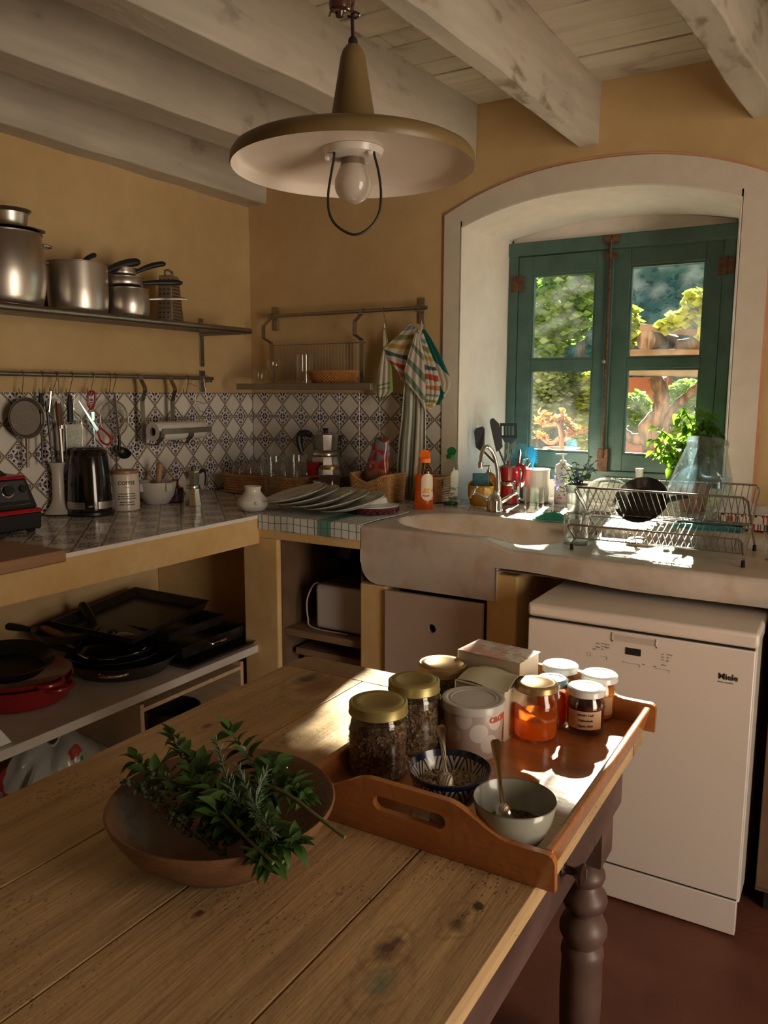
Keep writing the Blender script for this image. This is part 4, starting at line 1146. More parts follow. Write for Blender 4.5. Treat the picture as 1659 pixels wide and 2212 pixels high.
m.tube(smooth_path([wt+Vector((-0.02, 0, -0.005)), wt+Vector((0.0, -0.018, -0.008)), hk+Vector((0, -0.008, 0.004)), hk+Vector((0.012, 0, 0)), hk+Vector((0, 0.008, 0)), hk+Vector((-0.010, 0.0, 0.002))], 5), 0.0020, 6)
m.tube([wt+Vector((0.0, 0, 0.04)), (wt.x, wt.y, 2.565)], 0.002, 6)
m.build('ceramic_weight', mat('brown glazed weight', (0.06, 0.022, 0.015, 1), None, rough=0.25, coat=0.5), lamp, world=True)
# ---------------------------------------------------------------- shelf and pans on the left wall
M_steel = mat('brushed steel', (0.52, 0.48, 0.44, 1), (0.60, 0.56, 0.51, 1), 30, 0.30, metal=1, stretch=(1, 1, 0.05), aniso=0.6)
M_steel2 = mat('dull steel rail', (0.33, 0.30, 0.27, 1), (0.38, 0.35, 0.32, 1), 20, 0.38, metal=1)
M_chrome = mat('chrome', (0.75, 0.75, 0.75, 1), None, rough=0.08, metal=1)
M_bake = mat('black bakelite', (0.013, 0.012, 0.012, 1), None, rough=0.38)
XSH0, XSH1 = XA+0.02, -2.355
ZSH = at(540, 711, x=XSH1).z
shf = thing('wall_shelf', 'long dull steel slatted shelf on the left wall', 'shelf', (-2.49, 1.0, ZSH))
ye = at(540, 716, x=XSH1).y
m = MB(); m.tube([(XSH1, -0.6, ZSH-0.009), (XSH1, ye, ZSH-0.009)], 0.0125, 14); m.build('front_tube', M_steel2, shf, world=True)
for i in range(7):
    xx = XSH0+0.012+(XSH1-XSH0-0.03)*i/7
    MB().tube([(xx, -0.6, ZSH-0.006), (xx, ye-0.01, ZSH-0.006)], 0.0055, 8).build('slat', M_steel2, shf, world=True)
for yb2 in (at(433, 700, x=XA).y, 1.2, -0.1):
    m = MB(); m.box(XA, XA+0.005, yb2-0.014, yb2+0.014, ZSH-0.16, ZSH+0.055)
    m.box(XA+0.004, XSH1-0.01, yb2-0.012, yb2+0.012, ZSH-0.024, ZSH-0.0115)
    for dz in (-0.14, -0.03, 0.035): m.ball((XA+0.006, yb2, ZSH+dz), 0.005, 8)
    m.build('bracket', M_steel2, shf, world=True, bevel=0.001)
def onshelf(px, x=-2.49):
    p = at(px, 660, x=x); return Vector((x, p.y, ZSH))
def pan_prof(r, h, rim=0.004, belly=0.0, t=0.0015, foot=0.004):
    o = [(0, 0), (r*0.90, 0), (r*0.93, foot)]
    for i in range(1, 9):
        u = i/8; o.append((r*0.95+belly*math.sin(PI*u)*r+(r*0.05)*min(1, u*3), foot+(h-foot)*u))
    ro = o[-1][0]
    o += [(ro+rim, h+0.001), (ro+rim, h+0.003), (ro-t, h+0.003)]
    for i in range(7, -1, -1):
        u = i/8; o.append((r*0.95+belly*math.sin(PI*u)*r+(r*0.05)*min(1, u*3)-t*1.5, foot+0.002+(h-foot)*u))
    o.append((0, foot+0.002))
    return o
def loop_handle(m, cx, cy, z, ang, r, out, w, rr_=0.004):
    ca, sa = math.cos(ang), math.sin(ang); pts = []
    for i in range(11):
        a = -PI/2+PI*i/10; lo = r+out*math.cos(a); la = w*math.sin(a)
        pts.append((cx+ca*lo-sa*la, cy+sa*lo+ca*la, z))
    m.tube(pts, rr_, 8)
def stick_handle(m, base, ang, ln, rise, w0=0.010, w1=0.013, drop=0.0, n=12, flat=0.6):
    ca, sa = math.cos(ang), math.sin(ang); pts = []; rs = []
    for i in range(n+1):
        t = i/n; pts.append(Vector(base)+Vector((ca*ln*t, sa*ln*t, rise*(1-(1-t)**1.6)-drop*math.sin(PI*t))))
        rs.append(w0+(w1-w0)*math.sin(PI*min(1, t*0.75)))
    rs[-1] *= 0.55; m.tube(pts, rs, 10)
    return pts
# stock pot with lid and a smaller bowl on it
P = onshelf(16); r = m_of(82, P)*0.93; h = hgt(P, 506)
t = thing('stock_pot', 'tall bellied steel stock pot at the left end of the wall shelf', 'pot', P)
MB().lathe(pan_prof(r, h, belly=0.08), 56).build('body', M_steel, t)
m = MB(); loop_handle(m, 0, 0, h*0.88, R(62), r, 0.030, 0.032); loop_handle(m, 0, 0, h*0.88, R(242), r, 0.030, 0.032); m.build('handle', M_steel, t)
lid = thing('pot_lid', 'steel lid turned over on the stock pot', 'lid', P+Vector((0, 0, h+0.004)))
MB().lathe([(0, 0.0), (r*0.5, 0.0), (r*0.8, 0.002), (r+0.006, 0.008), (r+0.008, 0.011), (r*0.8, 0.008), (0.02, 0.006), (0, 0.006)], 48).build('lid_disc', M_steel, lid)
m = MB(); loop_handle(m, 0, 0, 0.014, R(60), r-0.02, 0.030, 0.028, 0.0045); m.build('handle', M_steel, lid)
P2 = P+Vector((0.01, 0.015, h+0.0145)); rb2 = m_of(42, P)
t = thing('steel_bowl', 'small tapered steel pan sitting on the stock pot lid', 'pan', P2)
h2 = hgt(P2, 455)
MB().lathe([(0, 0), (rb2*0.82, 0), (rb2*0.86, 0.004), (rb2*0.98, h2*0.85), (rb2*1.12, h2), (rb2*1.14, h2+0.002), (rb2*1.08, h2), (rb2*0.94, h2*0.85), (rb2*0.82, 0.005), (0, 0.005)], 44).build('body', M_steel, t)
# large saucepan
P = onshelf(170, -2.485); r = m_of(64, P)*0.98; h = hgt(P, 572)
t = thing('saucepan', 'large brushed steel saucepan with a long black handle', 'saucepan', P)
MB().lathe(pan_prof(r, h), 56).build('body', M_steel, t)
m = MB(); hb = Vector((r*0.10, r*0.96, h*0.90)); stick_handle(m, hb, R(70), 0.15, 0.055, 0.010, 0.016); m.build('handle', M_bake, t)
m = MB(); loop_handle(m, 0, 0, h*0.96, R(250), r, 0.022, 0.025, 0.004); m.build('helper_handle', M_steel, t)
lid = thing('pan_lid', 'small steel lid with black grip lying on the large saucepan', 'lid', P+Vector((-0.02, 0.02, h+0.0045)))
MB().lathe([(0, 0.012), (0.05, 0.010), (0.082, 0.002), (0.088, 0.0), (0.084, -0.0005), (0.05, 0.008), (0, 0.010)], 40).build('lid_disc', M_steel, lid)
m = MB(); stick_handle(m, (-0.01, 0.03, 0.012), R(85), 0.06, 0.035, 0.007, 0.009); m.build('handle', M_bake, lid)
# nest of small saucepans
P = onshelf(277, -2.45); r = m_of(43, P); h = hgt(P, 626)
t = thing('saucepan', 'small shiny saucepan under the nested pan beside the grater', 'saucepan', P)
MB().lathe(pan_prof(r, h, belly=0.05), 48).build('body', M_steel, t)
m = MB(); stick_handle(m, (r*0.5, r*0.84, h*0.72), R(62), 0.155, 0.010, 0.004, 0.006); m.build('handle', M_steel, t)
P3 = P+Vector((-0.02, 0.0, h+0.0055)); 
t = thing('saucepan', 'small saucepan with brown-black handle nested on the shiny one', 'saucepan', P3)
h3 = hgt(P3, 601)
MB().lathe(pan_prof(r*0.92, h3, belly=0.02), 44).build('body', M_steel, t)
m = MB(); stick_handle(m, (r*0.6, r*0.70, h3*0.6), R(62), 0.155, 0.012, 0.008, 0.011); m.build('handle', M_bake, t)
P4 = P3+Vector((0.0, 0.0, h3+0.0055))
t = thing('milk_pan', 'tiny steel pan with upturned black handle on top of the nest', 'saucepan', P4)
MB().lathe(pan_prof(r*0.62, 0.028), 36).build('body', M_steel, t)
m = MB(); stick_handle(m, (r*0.35, r*0.45, 0.018), R(64), 0.12, 0.042, 0.007, 0.011); m.build('handle', M_bake, t)
# box grater
P = onshelf(367, -2.44)
t = thing('box_grater', 'four-sided steel box grater at the right of the wall shelf', 'grater', P, R(18))
hg = hgt(P, 596); a0, a1 = 0.052, 0.036; b0, b1 = 0.036, 0.026
M_grate = mat('grater steel', (0.50, 0.47, 0.43, 1), None, rough=0.35, metal=1)
V8 = [(-b0, -a0, 0), (b0, -a0, 0), (b0, a0, 0), (-b0, a0, 0), (-b1, -a1, hg), (b1, -a1, hg), (b1, a1, hg), (-b1, a1, hg)]
MB().add(V8, [(0, 1, 5, 4), (1, 2, 6, 5), (2, 3, 7, 6), (3, 0, 4, 7), (4, 5, 6, 7)]).build('body', M_grate, t, smooth=0, bevel=0.004)
m = MB()
for row in range(13):
    for col in range(7):
        z = 0.012+row*(hg-0.03)/12; u = z/hg
        yy_ = (-a0+(a0-a1)*u)*0.82+(col+0.5*(row % 2))*((2*(a0-(a0-a1)*u))*0.82/7); xx = b0-(b0-b1)*u+0.0008
        m.ball((xx, yy_, z), 0.0022, 6, (0.6, 1.3, 1))
for row in range(9):
    for col in range(3):
        z = 0.02+row*(hg-0.04)/8; u = z/hg; m.ball((-0.018+col*0.018, -(a0-(a0-a1)*u)-0.0008, z), 0.0035, 6, (1.6, 0.5, 0.7))
m.build('grating_teeth', mat('grater holes', (0.05, 0.045, 0.04, 1), None, rough=0.5, metal=0.6), t, kind='stuff')
MB().tube(smooth_path([(0, -a1*0.9, hg), (0, -a1*0.8, hg+0.016), (0, 0, hg+0.022), (0, a1*0.8, hg+0.016), (0, a1*0.9, hg)], 4), 0.005, 8).build('handle', M_grate, t)

# ---------------------------------------------------------------- utensil rail on the left wall
XRL = -2.572
ZRL = at(230, 812, x=XRL).z
yr = at(459, 818, x=XRL).y
rail = thing('utensil_rail', 'dull steel utensil rail above the tiles on the left wall', 'rail', (XRL, 1.5, ZRL))
MB().tube([(XRL, 0.2, ZRL), (XRL, yr, ZRL)], 0.0085, 14).build('rod', M_steel2, rail, world=True)
yk = at(436, 818, x=XA).y
m = MB(); m.box(XA, XA+0.005, yk-0.018, yk+0.018, ZRL-0.06, ZRL+0.035); m.box(XA+0.004, XRL+0.004, yk-0.010, yk+0.010, ZRL-0.018, ZRL-0.006); m.ball((XA+0.006, yk, ZRL-0.05), 0.004, 8)
m.build('bracket', M_steel2, rail, world=True, bevel=0.001)
def railp(px, py, x=XRL): return at(px, py, x=x)
def shook(px, pxb, label, pyb=846, n=0):
    a = railp(px, 812); b = railp(pxb, pyb); y0 = a.y; dy = b.y-a.y; zb2 = b.z
    t = thing('hook', label, 'hook', (XRL, y0, ZRL), group='steel hooks on the left utensil rail')
    r = 0.0118; pts = []
    for i in range(9):
        a_ = R(-40+ (220)*i/8); pts.append((XRL-r*math.cos(a_)*-1*-1, y0, ZRL+r*math.sin(a_)))
    pts = [(XRL-r*math.cos(R(q)), y0, ZRL+r*math.sin(R(q))) for q in (-40, -10, 30, 60, 90, 120, 150, 180)]
    pts += [(XRL+r, y0+dy*0.5, (ZRL+zb2)/2), (XRL+r, y0+dy, zb2+0.004)]
    pts += [(XRL+r-0.009+0.009*math.cos(R(q)), y0+dy, zb2-0.009*math.sin(R(q))) for q in (30, 60, 90, 120, 150, 180)]
    pts += [(XRL+r-0.018, y0+dy, zb2+0.012)]
    MB().tube(pts, 0.0019, 6).build('wire', M_steel2, t, world=True)
    return Vector((XRL+r-0.009, y0+dy, zb2-0.007))
hookdefs = [(47, 44, 'hook carrying the round skimmer pan'), (90, 87, 'hook above the black spatula'), (121, 110, 'slanting hook over the white-handled peeler'), (122, 123, 'straight hook beside the slanting one'),
            (154, 146, 'hook carrying the rotary grater'), (199, 192, 'hook carrying the red scissors'), (236, 232, 'hook carrying the fine sieve'), (248, 240, 'hook carrying the black ladle'), (404, 399, 'empty hook beside the paper roll holder')]
HK = [shook(px, pxb, lab) for px, pxb, lab in hookdefs]
def hang(name, label, cat, H, **k): return thing(name, label, cat, H, **k)
XU = XRL+0.004
def U(px, py, x=XU): return at(px, py, x=x)
RYm = Matrix.Rotation(PI/2, 4, 'Y')
M_tan = mat('seasoned sieve metal', (0.20, 0.16, 0.12, 1), (0.28, 0.23, 0.18, 1), 25, 0.5, metal=0.7)
M_mesh = mat('fine sieve mesh', (0.20, 0.17, 0.14, 1), (0.30, 0.26, 0.22, 1), 240, 0.6, metal=0.5, bump=0.3)
# 1 round skimmer pan
c = U(55, 903); rc = m_of(43, c)
t = thing('hanging_skimmer', 'round shallow metal skimmer hanging at the left of the rail', 'skimmer', c)
MB().lathe([(0, -0.004), (rc*0.86, -0.004), (rc, 0.010), (rc+0.003, 0.011), (rc*0.88, -0.007), (0, -0.007)], 44, (0, 0, 0), RYm).build('pan', M_tan, t)
MB().lathe([(0, 0.0), (rc*0.85, 0.0), (rc*0.85, -0.002), (0, -0.002)], 40, (0, 0, 0), RYm).build('mesh', M_mesh, t)
e = U(60, 1010)-c; s0 = Vector((0, 0.002, -rc*0.97)); MB().tube([s0, s0*0.5+e*0.5, e], [0.008, 0.005, 0.006], 8).tube([(0, 0, rc), (0, -0.004, (HK[0]-c).z+0.002)], 0.003, 6).build('handle', M_tan, t)
def long_tool(name, label, cat, px0, py0, px1, py1, mm, r0=0.005, r1=0.004, head=None, x=XU, handle=None):
    a, b2 = U(px0, py0, x), U(px1, py1, x)
    t = thing(name, label, cat, a)
    MB().tube([(0, 0, 0), (b2-a)*0.5, b2-a], [r0, (r0+r1)/2, r1], 8).build('shaft', mm, t)
    if handle:
        f, hm, hr = handle
        MB().tube([(0, 0, 0.0), (b2-a)*f*0.3, (b2-a)*f*0.7, (b2-a)*f], [hr*0.7, hr, hr*0.9, hr*0.7], 10).build('handle', hm, t)
    return t
M_wood1 = mat('dark oiled wood', (0.10, 0.035, 0.018, 1), (0.16, 0.06, 0.03, 1), 20, 0.35, stretch=(1, 1, 0.2))
long_tool('spatula', 'black handled long spatula hanging second on the rail', 'utensil', 88, 850, 92, 1004, M_bake, 0.0045, 0.0035, handle=(0.28, M_bake, 0.010))
t = long_tool('peeler', 'white steel peeler in front of a black whisk handle', 'utensil', 110, 846, 106, 890, M_chrome, 0.004, 0.003, x=XU+0.015)
MB().tube(smooth_path([(0, 0, 0), (0, 0.012, -0.02), (0, 0.008, -0.055), (0, -0.006, -0.055), (0, -0.006, -0.02), (0, 0, 0)], 4), 0.0022, 6).build('loop', M_chrome, t)
long_tool('carving_fork', 'long black fork hanging behind the peeler', 'utensil', 100, 866, 113, 998, M_bake, 0.006, 0.003)
t = long_tool('knife_steel', 'sharpening steel with dark wooden handle and chrome collar', 'utensil', 125, 868, 136, 1012, M_steel2, 0.009, 0.006, handle=(0.36, M_wood1, 0.012), x=XU+0.004)
a = U(125, 868, XU+0.004); q = U(132, 922, XU+0.004)-a
MB().lathe([(0.0, -0.006), (0.012, -0.006), (0.012, 0.006), (0, 0.006)], 16, q).build('collar', M_chrome, t)
M_wood2 = mat('light wooden spoon', (0.48, 0.32, 0.20, 1), None, rough=0.6)
t = long_tool('wooden_spoon', 'pale wooden spoon hanging behind the sharpening steel', 'spoon', 119, 862, 124, 905, M_wood2, 0.008, 0.003, x=XU-0.012)
# flat rotary grater
a = U(146, 848, XU+0.012); t = thing('hand_grater', 'long hand grater with black grip and steel wire frame', 'grater', a)
def rel(px, py, x=XU+0.012): return U(px, py, x)-a
m = MB()
fr = [rel(148, 848), rel(140, 852), rel(141, 880), rel(151, 892) , rel(139, 905), rel(138, 975)]
fl = [rel(155, 848), rel(160, 855), rel(159, 880), rel(163, 892), rel(176, 908), rel(178, 975)]
m.tube(smooth_path(fr[:1]+fr[1:], 3), 0.0022, 6).tube(smooth_path(fl, 3), 0.0022, 6); m.tube([fr[0], fl[0]], 0.0022, 6); m.build('wire_frame', M_chrome, t)
w0, w1, z0, z1 = rel(141, 918).y, rel(177, 918).y, rel(158, 985).z, rel(158, 916).z
MB().box(-0.004, 0.002, w0, w1, z0, z1).build('blade', M_grate, t, smooth=0, bevel=0.001)
m = MB()
for i in range(14):
    for j in range(6): m.ball((0.003, w0+0.004+(w1-w0-0.008)*(j+0.5*(i % 2))/6, z0+0.006+(z1-z0-0.012)*i/13), 0.0022, 6, (1, 1, 0.6))
m.build('grating_teeth', M_chrome, t, kind='stuff')
g0, g1 = rel(150, 852), rel(152, 912)
MB().tube([g0, g0*0.6+g1*0.4, g1], [0.006, 0.012, 0.011], 10).build('grip', M_bake, t)
# scissors
a = U(203, 910, XU+0.014); t = thing('kitchen_scissors', 'open kitchen scissors with red plastic handles', 'scissors', a)
def rel2(px, py): return U(px, py, XU+0.014)-a
M_redp = mat('red plastic', (0.42, 0.015, 0.02, 1), None, rough=0.3)
def blade(p, q, w, dx):
    d = (q-p).normalized(); nrm = Vector((0, -d.z, d.y)); m = MB()
    pts = [p-nrm*w, p+nrm*w, q+nrm*w*0.15, q-nrm*w*0.15]
    m.hexa([v+Vector((dx, 0, 0)) for v in pts]+[v+Vector((dx+0.0016, 0, 0)) for v in pts]); m.build('blade', M_chrome, t, smooth=0)
blade(rel2(200, 890), rel2(205, 966), 0.0075, 0.0); blade(rel2(210, 930), rel2(169, 866), 0.0075, 0.002)
def ring(pts, par): MB().tube(smooth_path([rel2(*p) for p in pts], 4)[:-1], 0.0042, 8, closed=True).build('handle_loop', M_redp, par)
ring([(190, 850), (190, 872), (197, 884), (204, 872), (205, 850), (197, 845), (190, 850)], t)
ring([(210, 930), (218, 952), (230, 960), (240, 955), (236, 942), (218, 926), (210, 930)], t)
MB().lathe([(0, 0), (0.004, 0), (0.003, 0.005), (0, 0.005)], 12, (0, 0, 0), RYm).build('rivet', M_steel2, t)
# fine sieve: transparent-looking mesh (open weave built as crossing wires)
c = U(247, 905, XU+0.004); rc = m_of(38, c)
t = thing('sieve', 'fine wire sieve with pale rim hanging beside the scissors', 'sieve', c)
MB().tube([(0, rc*math.cos(R(q)), rc*math.sin(R(q))) for q in range(0, 360, 8)], 0.0032, 8, closed=True).build('rim', mat('tin rim', (0.5, 0.42, 0.33, 1), None, rough=0.35, metal=0.8), t)
m = MB(); n = 26
for i in range(1, n):
    q = -rc+2*rc*i/n; w = math.sqrt(rc*rc-q*q)
    dep = lambda y_, z_: -0.018*(1-(y_*y_+z_*z_)/(rc*rc))
    m.tube([(dep(q, w*s_), q, w*s_) for s_ in (-1, -0.5, 0, 0.5, 1)], 0.00045, 3, cap=False); m.tube([(dep(w*s_, q), w*s_, q) for s_ in (-1, -0.5, 0, 0.5, 1)], 0.00045, 3, cap=False)
m.build('mesh', M_mesh, t, kind='stuff')
e = U(252, 1012, XU+0.004)-c
MB().tube([(0, 0.002, -rc), e], 0.0026, 6).tube(smooth_path([(0, -0.012, rc*0.97), (0, -0.004, rc+0.014), (0, 0, (HK[6]-c).z), (0, 0.004, rc+0.014), (0, 0.012, rc*0.97)], 4), 0.0022, 6).build('handle', M_steel2, t)
# ladle
a = U(247, 848, XU+0.010); t = thing('ladle', 'black nylon ladle hanging over the fine sieve', 'ladle', a)
q = U(258, 952, XU+0.010)-a; MB().bar((0, 0, 0), q, 0.003, 0.014, (1, 0, 0)).build('handle', M_steel2, t, bevel=0.001)
cb = U(268, 975, XU+0.022)-a; rl = m_of(16.5, a+cb)
pr = [(rl*math.sin(R(x)), -rl*math.cos(R(x))) for x in range(0, 91, 15)]; pr[0] = (0, -rl); pr += [(rl*0.93, 0)]+[(rl*0.93*math.sin(R(x)), -rl*0.93*math.cos(R(x))) for x in range(75, 0, -15)]+[(0, -rl*0.93)]
MB().lathe(pr, 28, cb, Matrix.Rotation(R(35), 4, 'Y')).build('bowl', M_bake, t)
MB().tube([q+Vector((0, 0, 0.02)), q, cb+Vector((-rl*0.6, -rl*0.3, rl*0.3))], 0.006, 8).build('neck', M_bake, t)
# paper roll holder hanging by two straps
y0h, y1h = U(308, 935).y, U(420, 925).y
cr = at(345, 932, x=XRL+0.075); rr2 = m_of(20.5, cr)
ax = XRL+0.075; az = cr.z
t = thing('roll_holder', 'steel kitchen roll holder hanging by two straps', 'holder', (ax, (y0h+y1h)/2, ZRL))
for pxs in (300, 365):
    ya = at(pxs, 815, x=XRL).y; w = 0.011
    m = MB(); pth = [(XRL-0.010, ZRL), (XRL, ZRL+0.0105), (XRL+0.011, ZRL+0.004), (XRL+0.012, ZRL-0.012), (XRL+0.032, ZRL-0.045), (XRL+0.034, ZRL-0.055), (XRL+0.014, ZRL-0.100), (XRL+0.016, az-rr2-0.010), (ax+0.01, az-rr2-0.016), (ax+rr2+0.008, az-rr2*0.6), (ax+rr2+0.012, az+0.004)]
    for p, q in zip(pth, pth[1:]): m.bar((p[0], ya, p[1]), (q[0], ya, q[1]), 0.022, 0.0025, (1, 0, 0.3))
    m.build('strap', M_steel2, t, world=True)
MB().box(ax+rr2+0.010, ax+rr2+0.014, y0h-0.002, at(438, 925, x=ax).y, az-0.010, az+0.012).build('front_bar', M_steel2, t, world=True, bevel=0.001)
M_paper = mat('white paper towel', (0.72, 0.69, 0.64, 1), (0.76, 0.73, 0.68, 1), 60, 0.95, bump=0.25)
t = thing('kitchen_roll', 'white paper kitchen roll lying in its steel holder', 'paper roll', (ax, y0h-0.012, az))
RXm = Matrix.Rotation(-PI/2, 4, 'X')
ln = y1h-y0h-0.02
MB().lathe([(rr2*0.45, 0), (rr2*0.97, 0), (rr2, 0.002), (rr2, ln-0.002), (rr2*0.97, ln), (rr2*0.45, ln), (rr2*0.45, 0)], 40, (0, 0, 0), RXm).build('paper', M_paper, t)
MB().lathe([(rr2*0.45-0.0005, 0.001), (rr2*0.40, 0.001), (rr2*0.40, ln-0.001), (rr2*0.45-0.0005, ln-0.001)], 28, (0, 0, 0), RXm).build('tube', mat('brown card tube', (0.22, 0.13, 0.08, 1), None, rough=0.9), t)
# wire plate hanger
t = thing('wire_plate_hanger', 'thin wire plate hanger at the right end of the rail', 'hanger', U(425, 830))
m = MB()
def wpath(l): m.tube([U(px, py, XRL+0.012) for px, py in l], 0.0012, 5)
wpath([(402, 818), (403, 832), (412, 828), (420, 834), (426, 832), (424, 845), (421, 868), (432, 888), (455, 895)])
wpath([(440, 818), (444, 845), (448, 868), (440, 872), (424, 866)]); wpath([(448, 868), (458, 893), (450, 900), (418, 897), (424, 866)])
m.build('wire', M_steel2, t, world=True)
# ---------------------------------------------------------------- things on the left counter
M_cer = mat('white glazed ceramic', (0.66, 0.64, 0.58, 1), (0.70, 0.68, 0.62, 1), 6, 0.14, coat=0.4)
M_cream = mat('cream glazed ceramic', (0.70, 0.62, 0.52, 1), None, rough=0.22, coat=0.3)
M_wicker = mat('golden wicker', (0.36, 0.16, 0.05, 1), (0.48, 0.24, 0.08, 1), 30, 0.5, bump=0.3)
M_wicker2 = mat('honey wicker', (0.42, 0.22, 0.08, 1), (0.55, 0.32, 0.13, 1), 30, 0.5, bump=0.3)
G_clear = glass('clear glass', haze=0.03)  # faint pale haze mixed in, standing in for reflections on the glass
G_dbl = glass('double wall glass', (0.95, 0.96, 0.95, 1), 0.03, 1.0, haze=0.09)  # stronger pale haze painted in for the bright reflections of the double walls
G_thick = glass('thick glass', (0.93, 0.95, 0.94, 1), 0.03)
M_alu = mat('polished aluminium', (0.56, 0.54, 0.51, 1), (0.62, 0.60, 0.57, 1), 12, 0.22, metal=1)
M_red = mat('ruby red enamel', (0.40, 0.01, 0.015, 1), None, rough=0.25, coat=0.4)
def width(px, P): return m_of(px, P)
# blender motor base
rb_c = at(92, 1146, z=ZC)          # front right bottom corner
ang = R(-6)
t = thing('countertop_blender', 'black and red blender motor base at the left edge of the counter', 'blender', Vector((rb_c.x-0.095, rb_c.y-0.105, ZC)), R(-4))
hb_ = hgt(rb_c, 1026)
def tb(m, x0, x1, y0, y1, z0, X0, X1, Y0, Y1, z1):
    return m.hexa([(x0, y0, z0), (x1, y0, z0), (x1, y1, z0), (x0, y1, z0), (X0, Y0, z1), (X1, Y0, z1), (X1, Y1, z1), (X0, Y1, z1)])
def fr(k): return hb_*k
tb(MB(), -0.095, 0.095, -0.115, 0.105, 0.010, -0.10, 0.098, -0.118, 0.108, fr(0.36)).build('base', M_blk, t, bevel=0.006)
tb(MB(), -0.102, 0.106, -0.122, 0.112, fr(0.36), -0.10, 0.094, -0.115, 0.104, fr(0.43)).build('red_band', M_redp, t, bevel=0.004)
tb(MB(), -0.098, 0.092, -0.112, 0.100, fr(0.43), -0.080, 0.060, -0.095, 0.080, fr(0.97)).build('body', M_blk, t, bevel=0.008)
tb(MB(), -0.082, 0.064, -0.097, 0.083, fr(0.95), -0.078, 0.055, -0.093, 0.078, fr(1.0)).build('red_rim', M_redp, t, bevel=0.003)
# slanted control panel on the +x side
pnl = MB(); k0, k1 = 0.58, 0.92
def px_(k): return 0.092+(0.060-0.092)*(k-0.43)/0.54
pnl.hexa([(px_(k0), -0.095, fr(k0)), (px_(k0)+0.003, -0.095, fr(k0)), (px_(k0)+0.003, 0.074, fr(k0)), (px_(k0), 0.074, fr(k0)),
          (px_(k1), -0.088, fr(k1)), (px_(k1)+0.003, -0.088, fr(k1)), (px_(k1)+0.003, 0.070, fr(k1)), (px_(k1), 0.070, fr(k1))])
pnl.build('control_panel', mat('graphite panel', (0.055, 0.055, 0.06, 1), None, rough=0.35), t, bevel=0.001)
tilt = Matrix.Rotation(math.atan2(fr(k1)-fr(k0), px_(k0)-px_(k1))-PI/2+PI/2-R(0), 4, 'Y')
kz = 0.76; kx = px_(kz)+0.003
NM = Matrix.Rotation(R(72), 4, 'Y')
MB().lathe([(0.0205, 0), (0.0215, 0.0006), (0.0185, 0.0008), (0.018, 0)], 36, (kx, 0.005, fr(kz)), NM).build('dial_ring', M_chrome, t)
MB().lathe([(0, 0), (0.017, 0), (0.016, 0.014), (0, 0.014)], 24, (kx, 0.005, fr(kz)), NM).build('dial', M_bake, t)
MB().lathe([(0, 0), (0.012, 0), (0.011, 0.010), (0, 0.010)], 20, (kx, 0.055, fr(kz)+0.003), NM).bar((kx+0.006, 0.045, fr(kz)+0.003), (kx+0.006, 0.068, fr(kz)+0.003), 0.008, 0.008).build('switch', M_bake, t)
MB().box(kx+0.018, kx+0.020, -0.095, 0.07, fr(0.515), fr(0.52)).build('trim_line', M_chrome, t, smooth=0)
MB().prism([(-0.05, fr(1.0)), (0.03, fr(1.0)), (0.00, fr(1.12)), (-0.01, fr(1.12))], -0.004, 0.004, 'yz').xf(Matrix.Translation((0.0, 0.02, 0))).build('jug_key', M_bake, t, bevel=0.001)
for sx in (-1, 1):
    for sy in (-1, 1): MB().lathe([(0.012, 0), (0.016, 0.004), (0.014, 0.010), (0, 0.010), (0, 0)], 14, (0.07*sx, 0.08*sy, 0)).build('foot', M_gap, t)
# small plastic jug with clips
P = stand(88, 1100, ZC, 0.04); P = Vector((P.x-0.10, P.y+0.03, ZC)); h = hgt(P, 1012)
t = thing('plastic_measuring_jug', 'translucent plastic jug behind the blender base', 'jug', P)
rj = m_of(34, P)
MB().lathe([(0, 0), (rj*0.72, 0), (rj, h), (rj-0.002, h), (rj*0.72-0.002, 0.003), (0, 0.003)], 36).build('body', mat('cloudy plastic', (0.5, 0.48, 0.44, 1), None, rough=0.3, trans=0.6), t)
MB().tube(smooth_path([(rj*0.2, rj*0.9, h-0.01), (rj*0.3, rj*1.35, h*0.85), (rj*0.25, rj*1.3, h*0.4), (rj*0.15, rj*0.8, h*0.25)], 5), 0.005, 8).build('handle', _cache['cloudy plastic'], t)
t2 = thing('red_clip', 'red and white plastic clip lying on the measuring jug', 'clip', P+Vector((0, 0, h+0.001)))
MB().ball((0, 0, 0.010), 0.024, 12, (1.0, 1.3, 0.42)).build('body', M_redp, t2)
MB().tube(smooth_path([(0.0, 0.01, 0.02), (0, 0.035, 0.022), (0.005, 0.045, 0.012), (0.01, 0.02, 0.012)], 5), 0.0035, 8).build('loop', M_cer, t2)
# brown wooden handle (knife grip) and its dark foot
a = at(92, 1045, z=ZC+0.10); P = stand(108, 1108, ZC, 0.012)
t = thing('wooden_grip_scraper', 'tool with glossy turned brown handle standing behind the blender', 'utensil', Vector((P.x-0.05, P.y, ZC)))
o = Vector(t.location); q = [at(px, py, depth=depth_of(o+Vector((0.0, 0, 0.06))))-o for px, py in ((86, 1042), (96, 1050), (103, 1075), (108, 1088), (114, 1096))]
MB().tube(smooth_path(q, 4), [0.008+0.010*math.sin(PI*min(1, i/16*0.8+0.15)) for i in range(17)], 14).build('handle', mat('glossy brown wood', (0.30, 0.075, 0.02, 1), (0.38, 0.12, 0.035, 1), 14, 0.2, coat=0.6), t)
MB().box(-0.05, 0.03, -0.02, 0.03, 0.0, 0.022).build('base', M_bake, t, bevel=0.01)
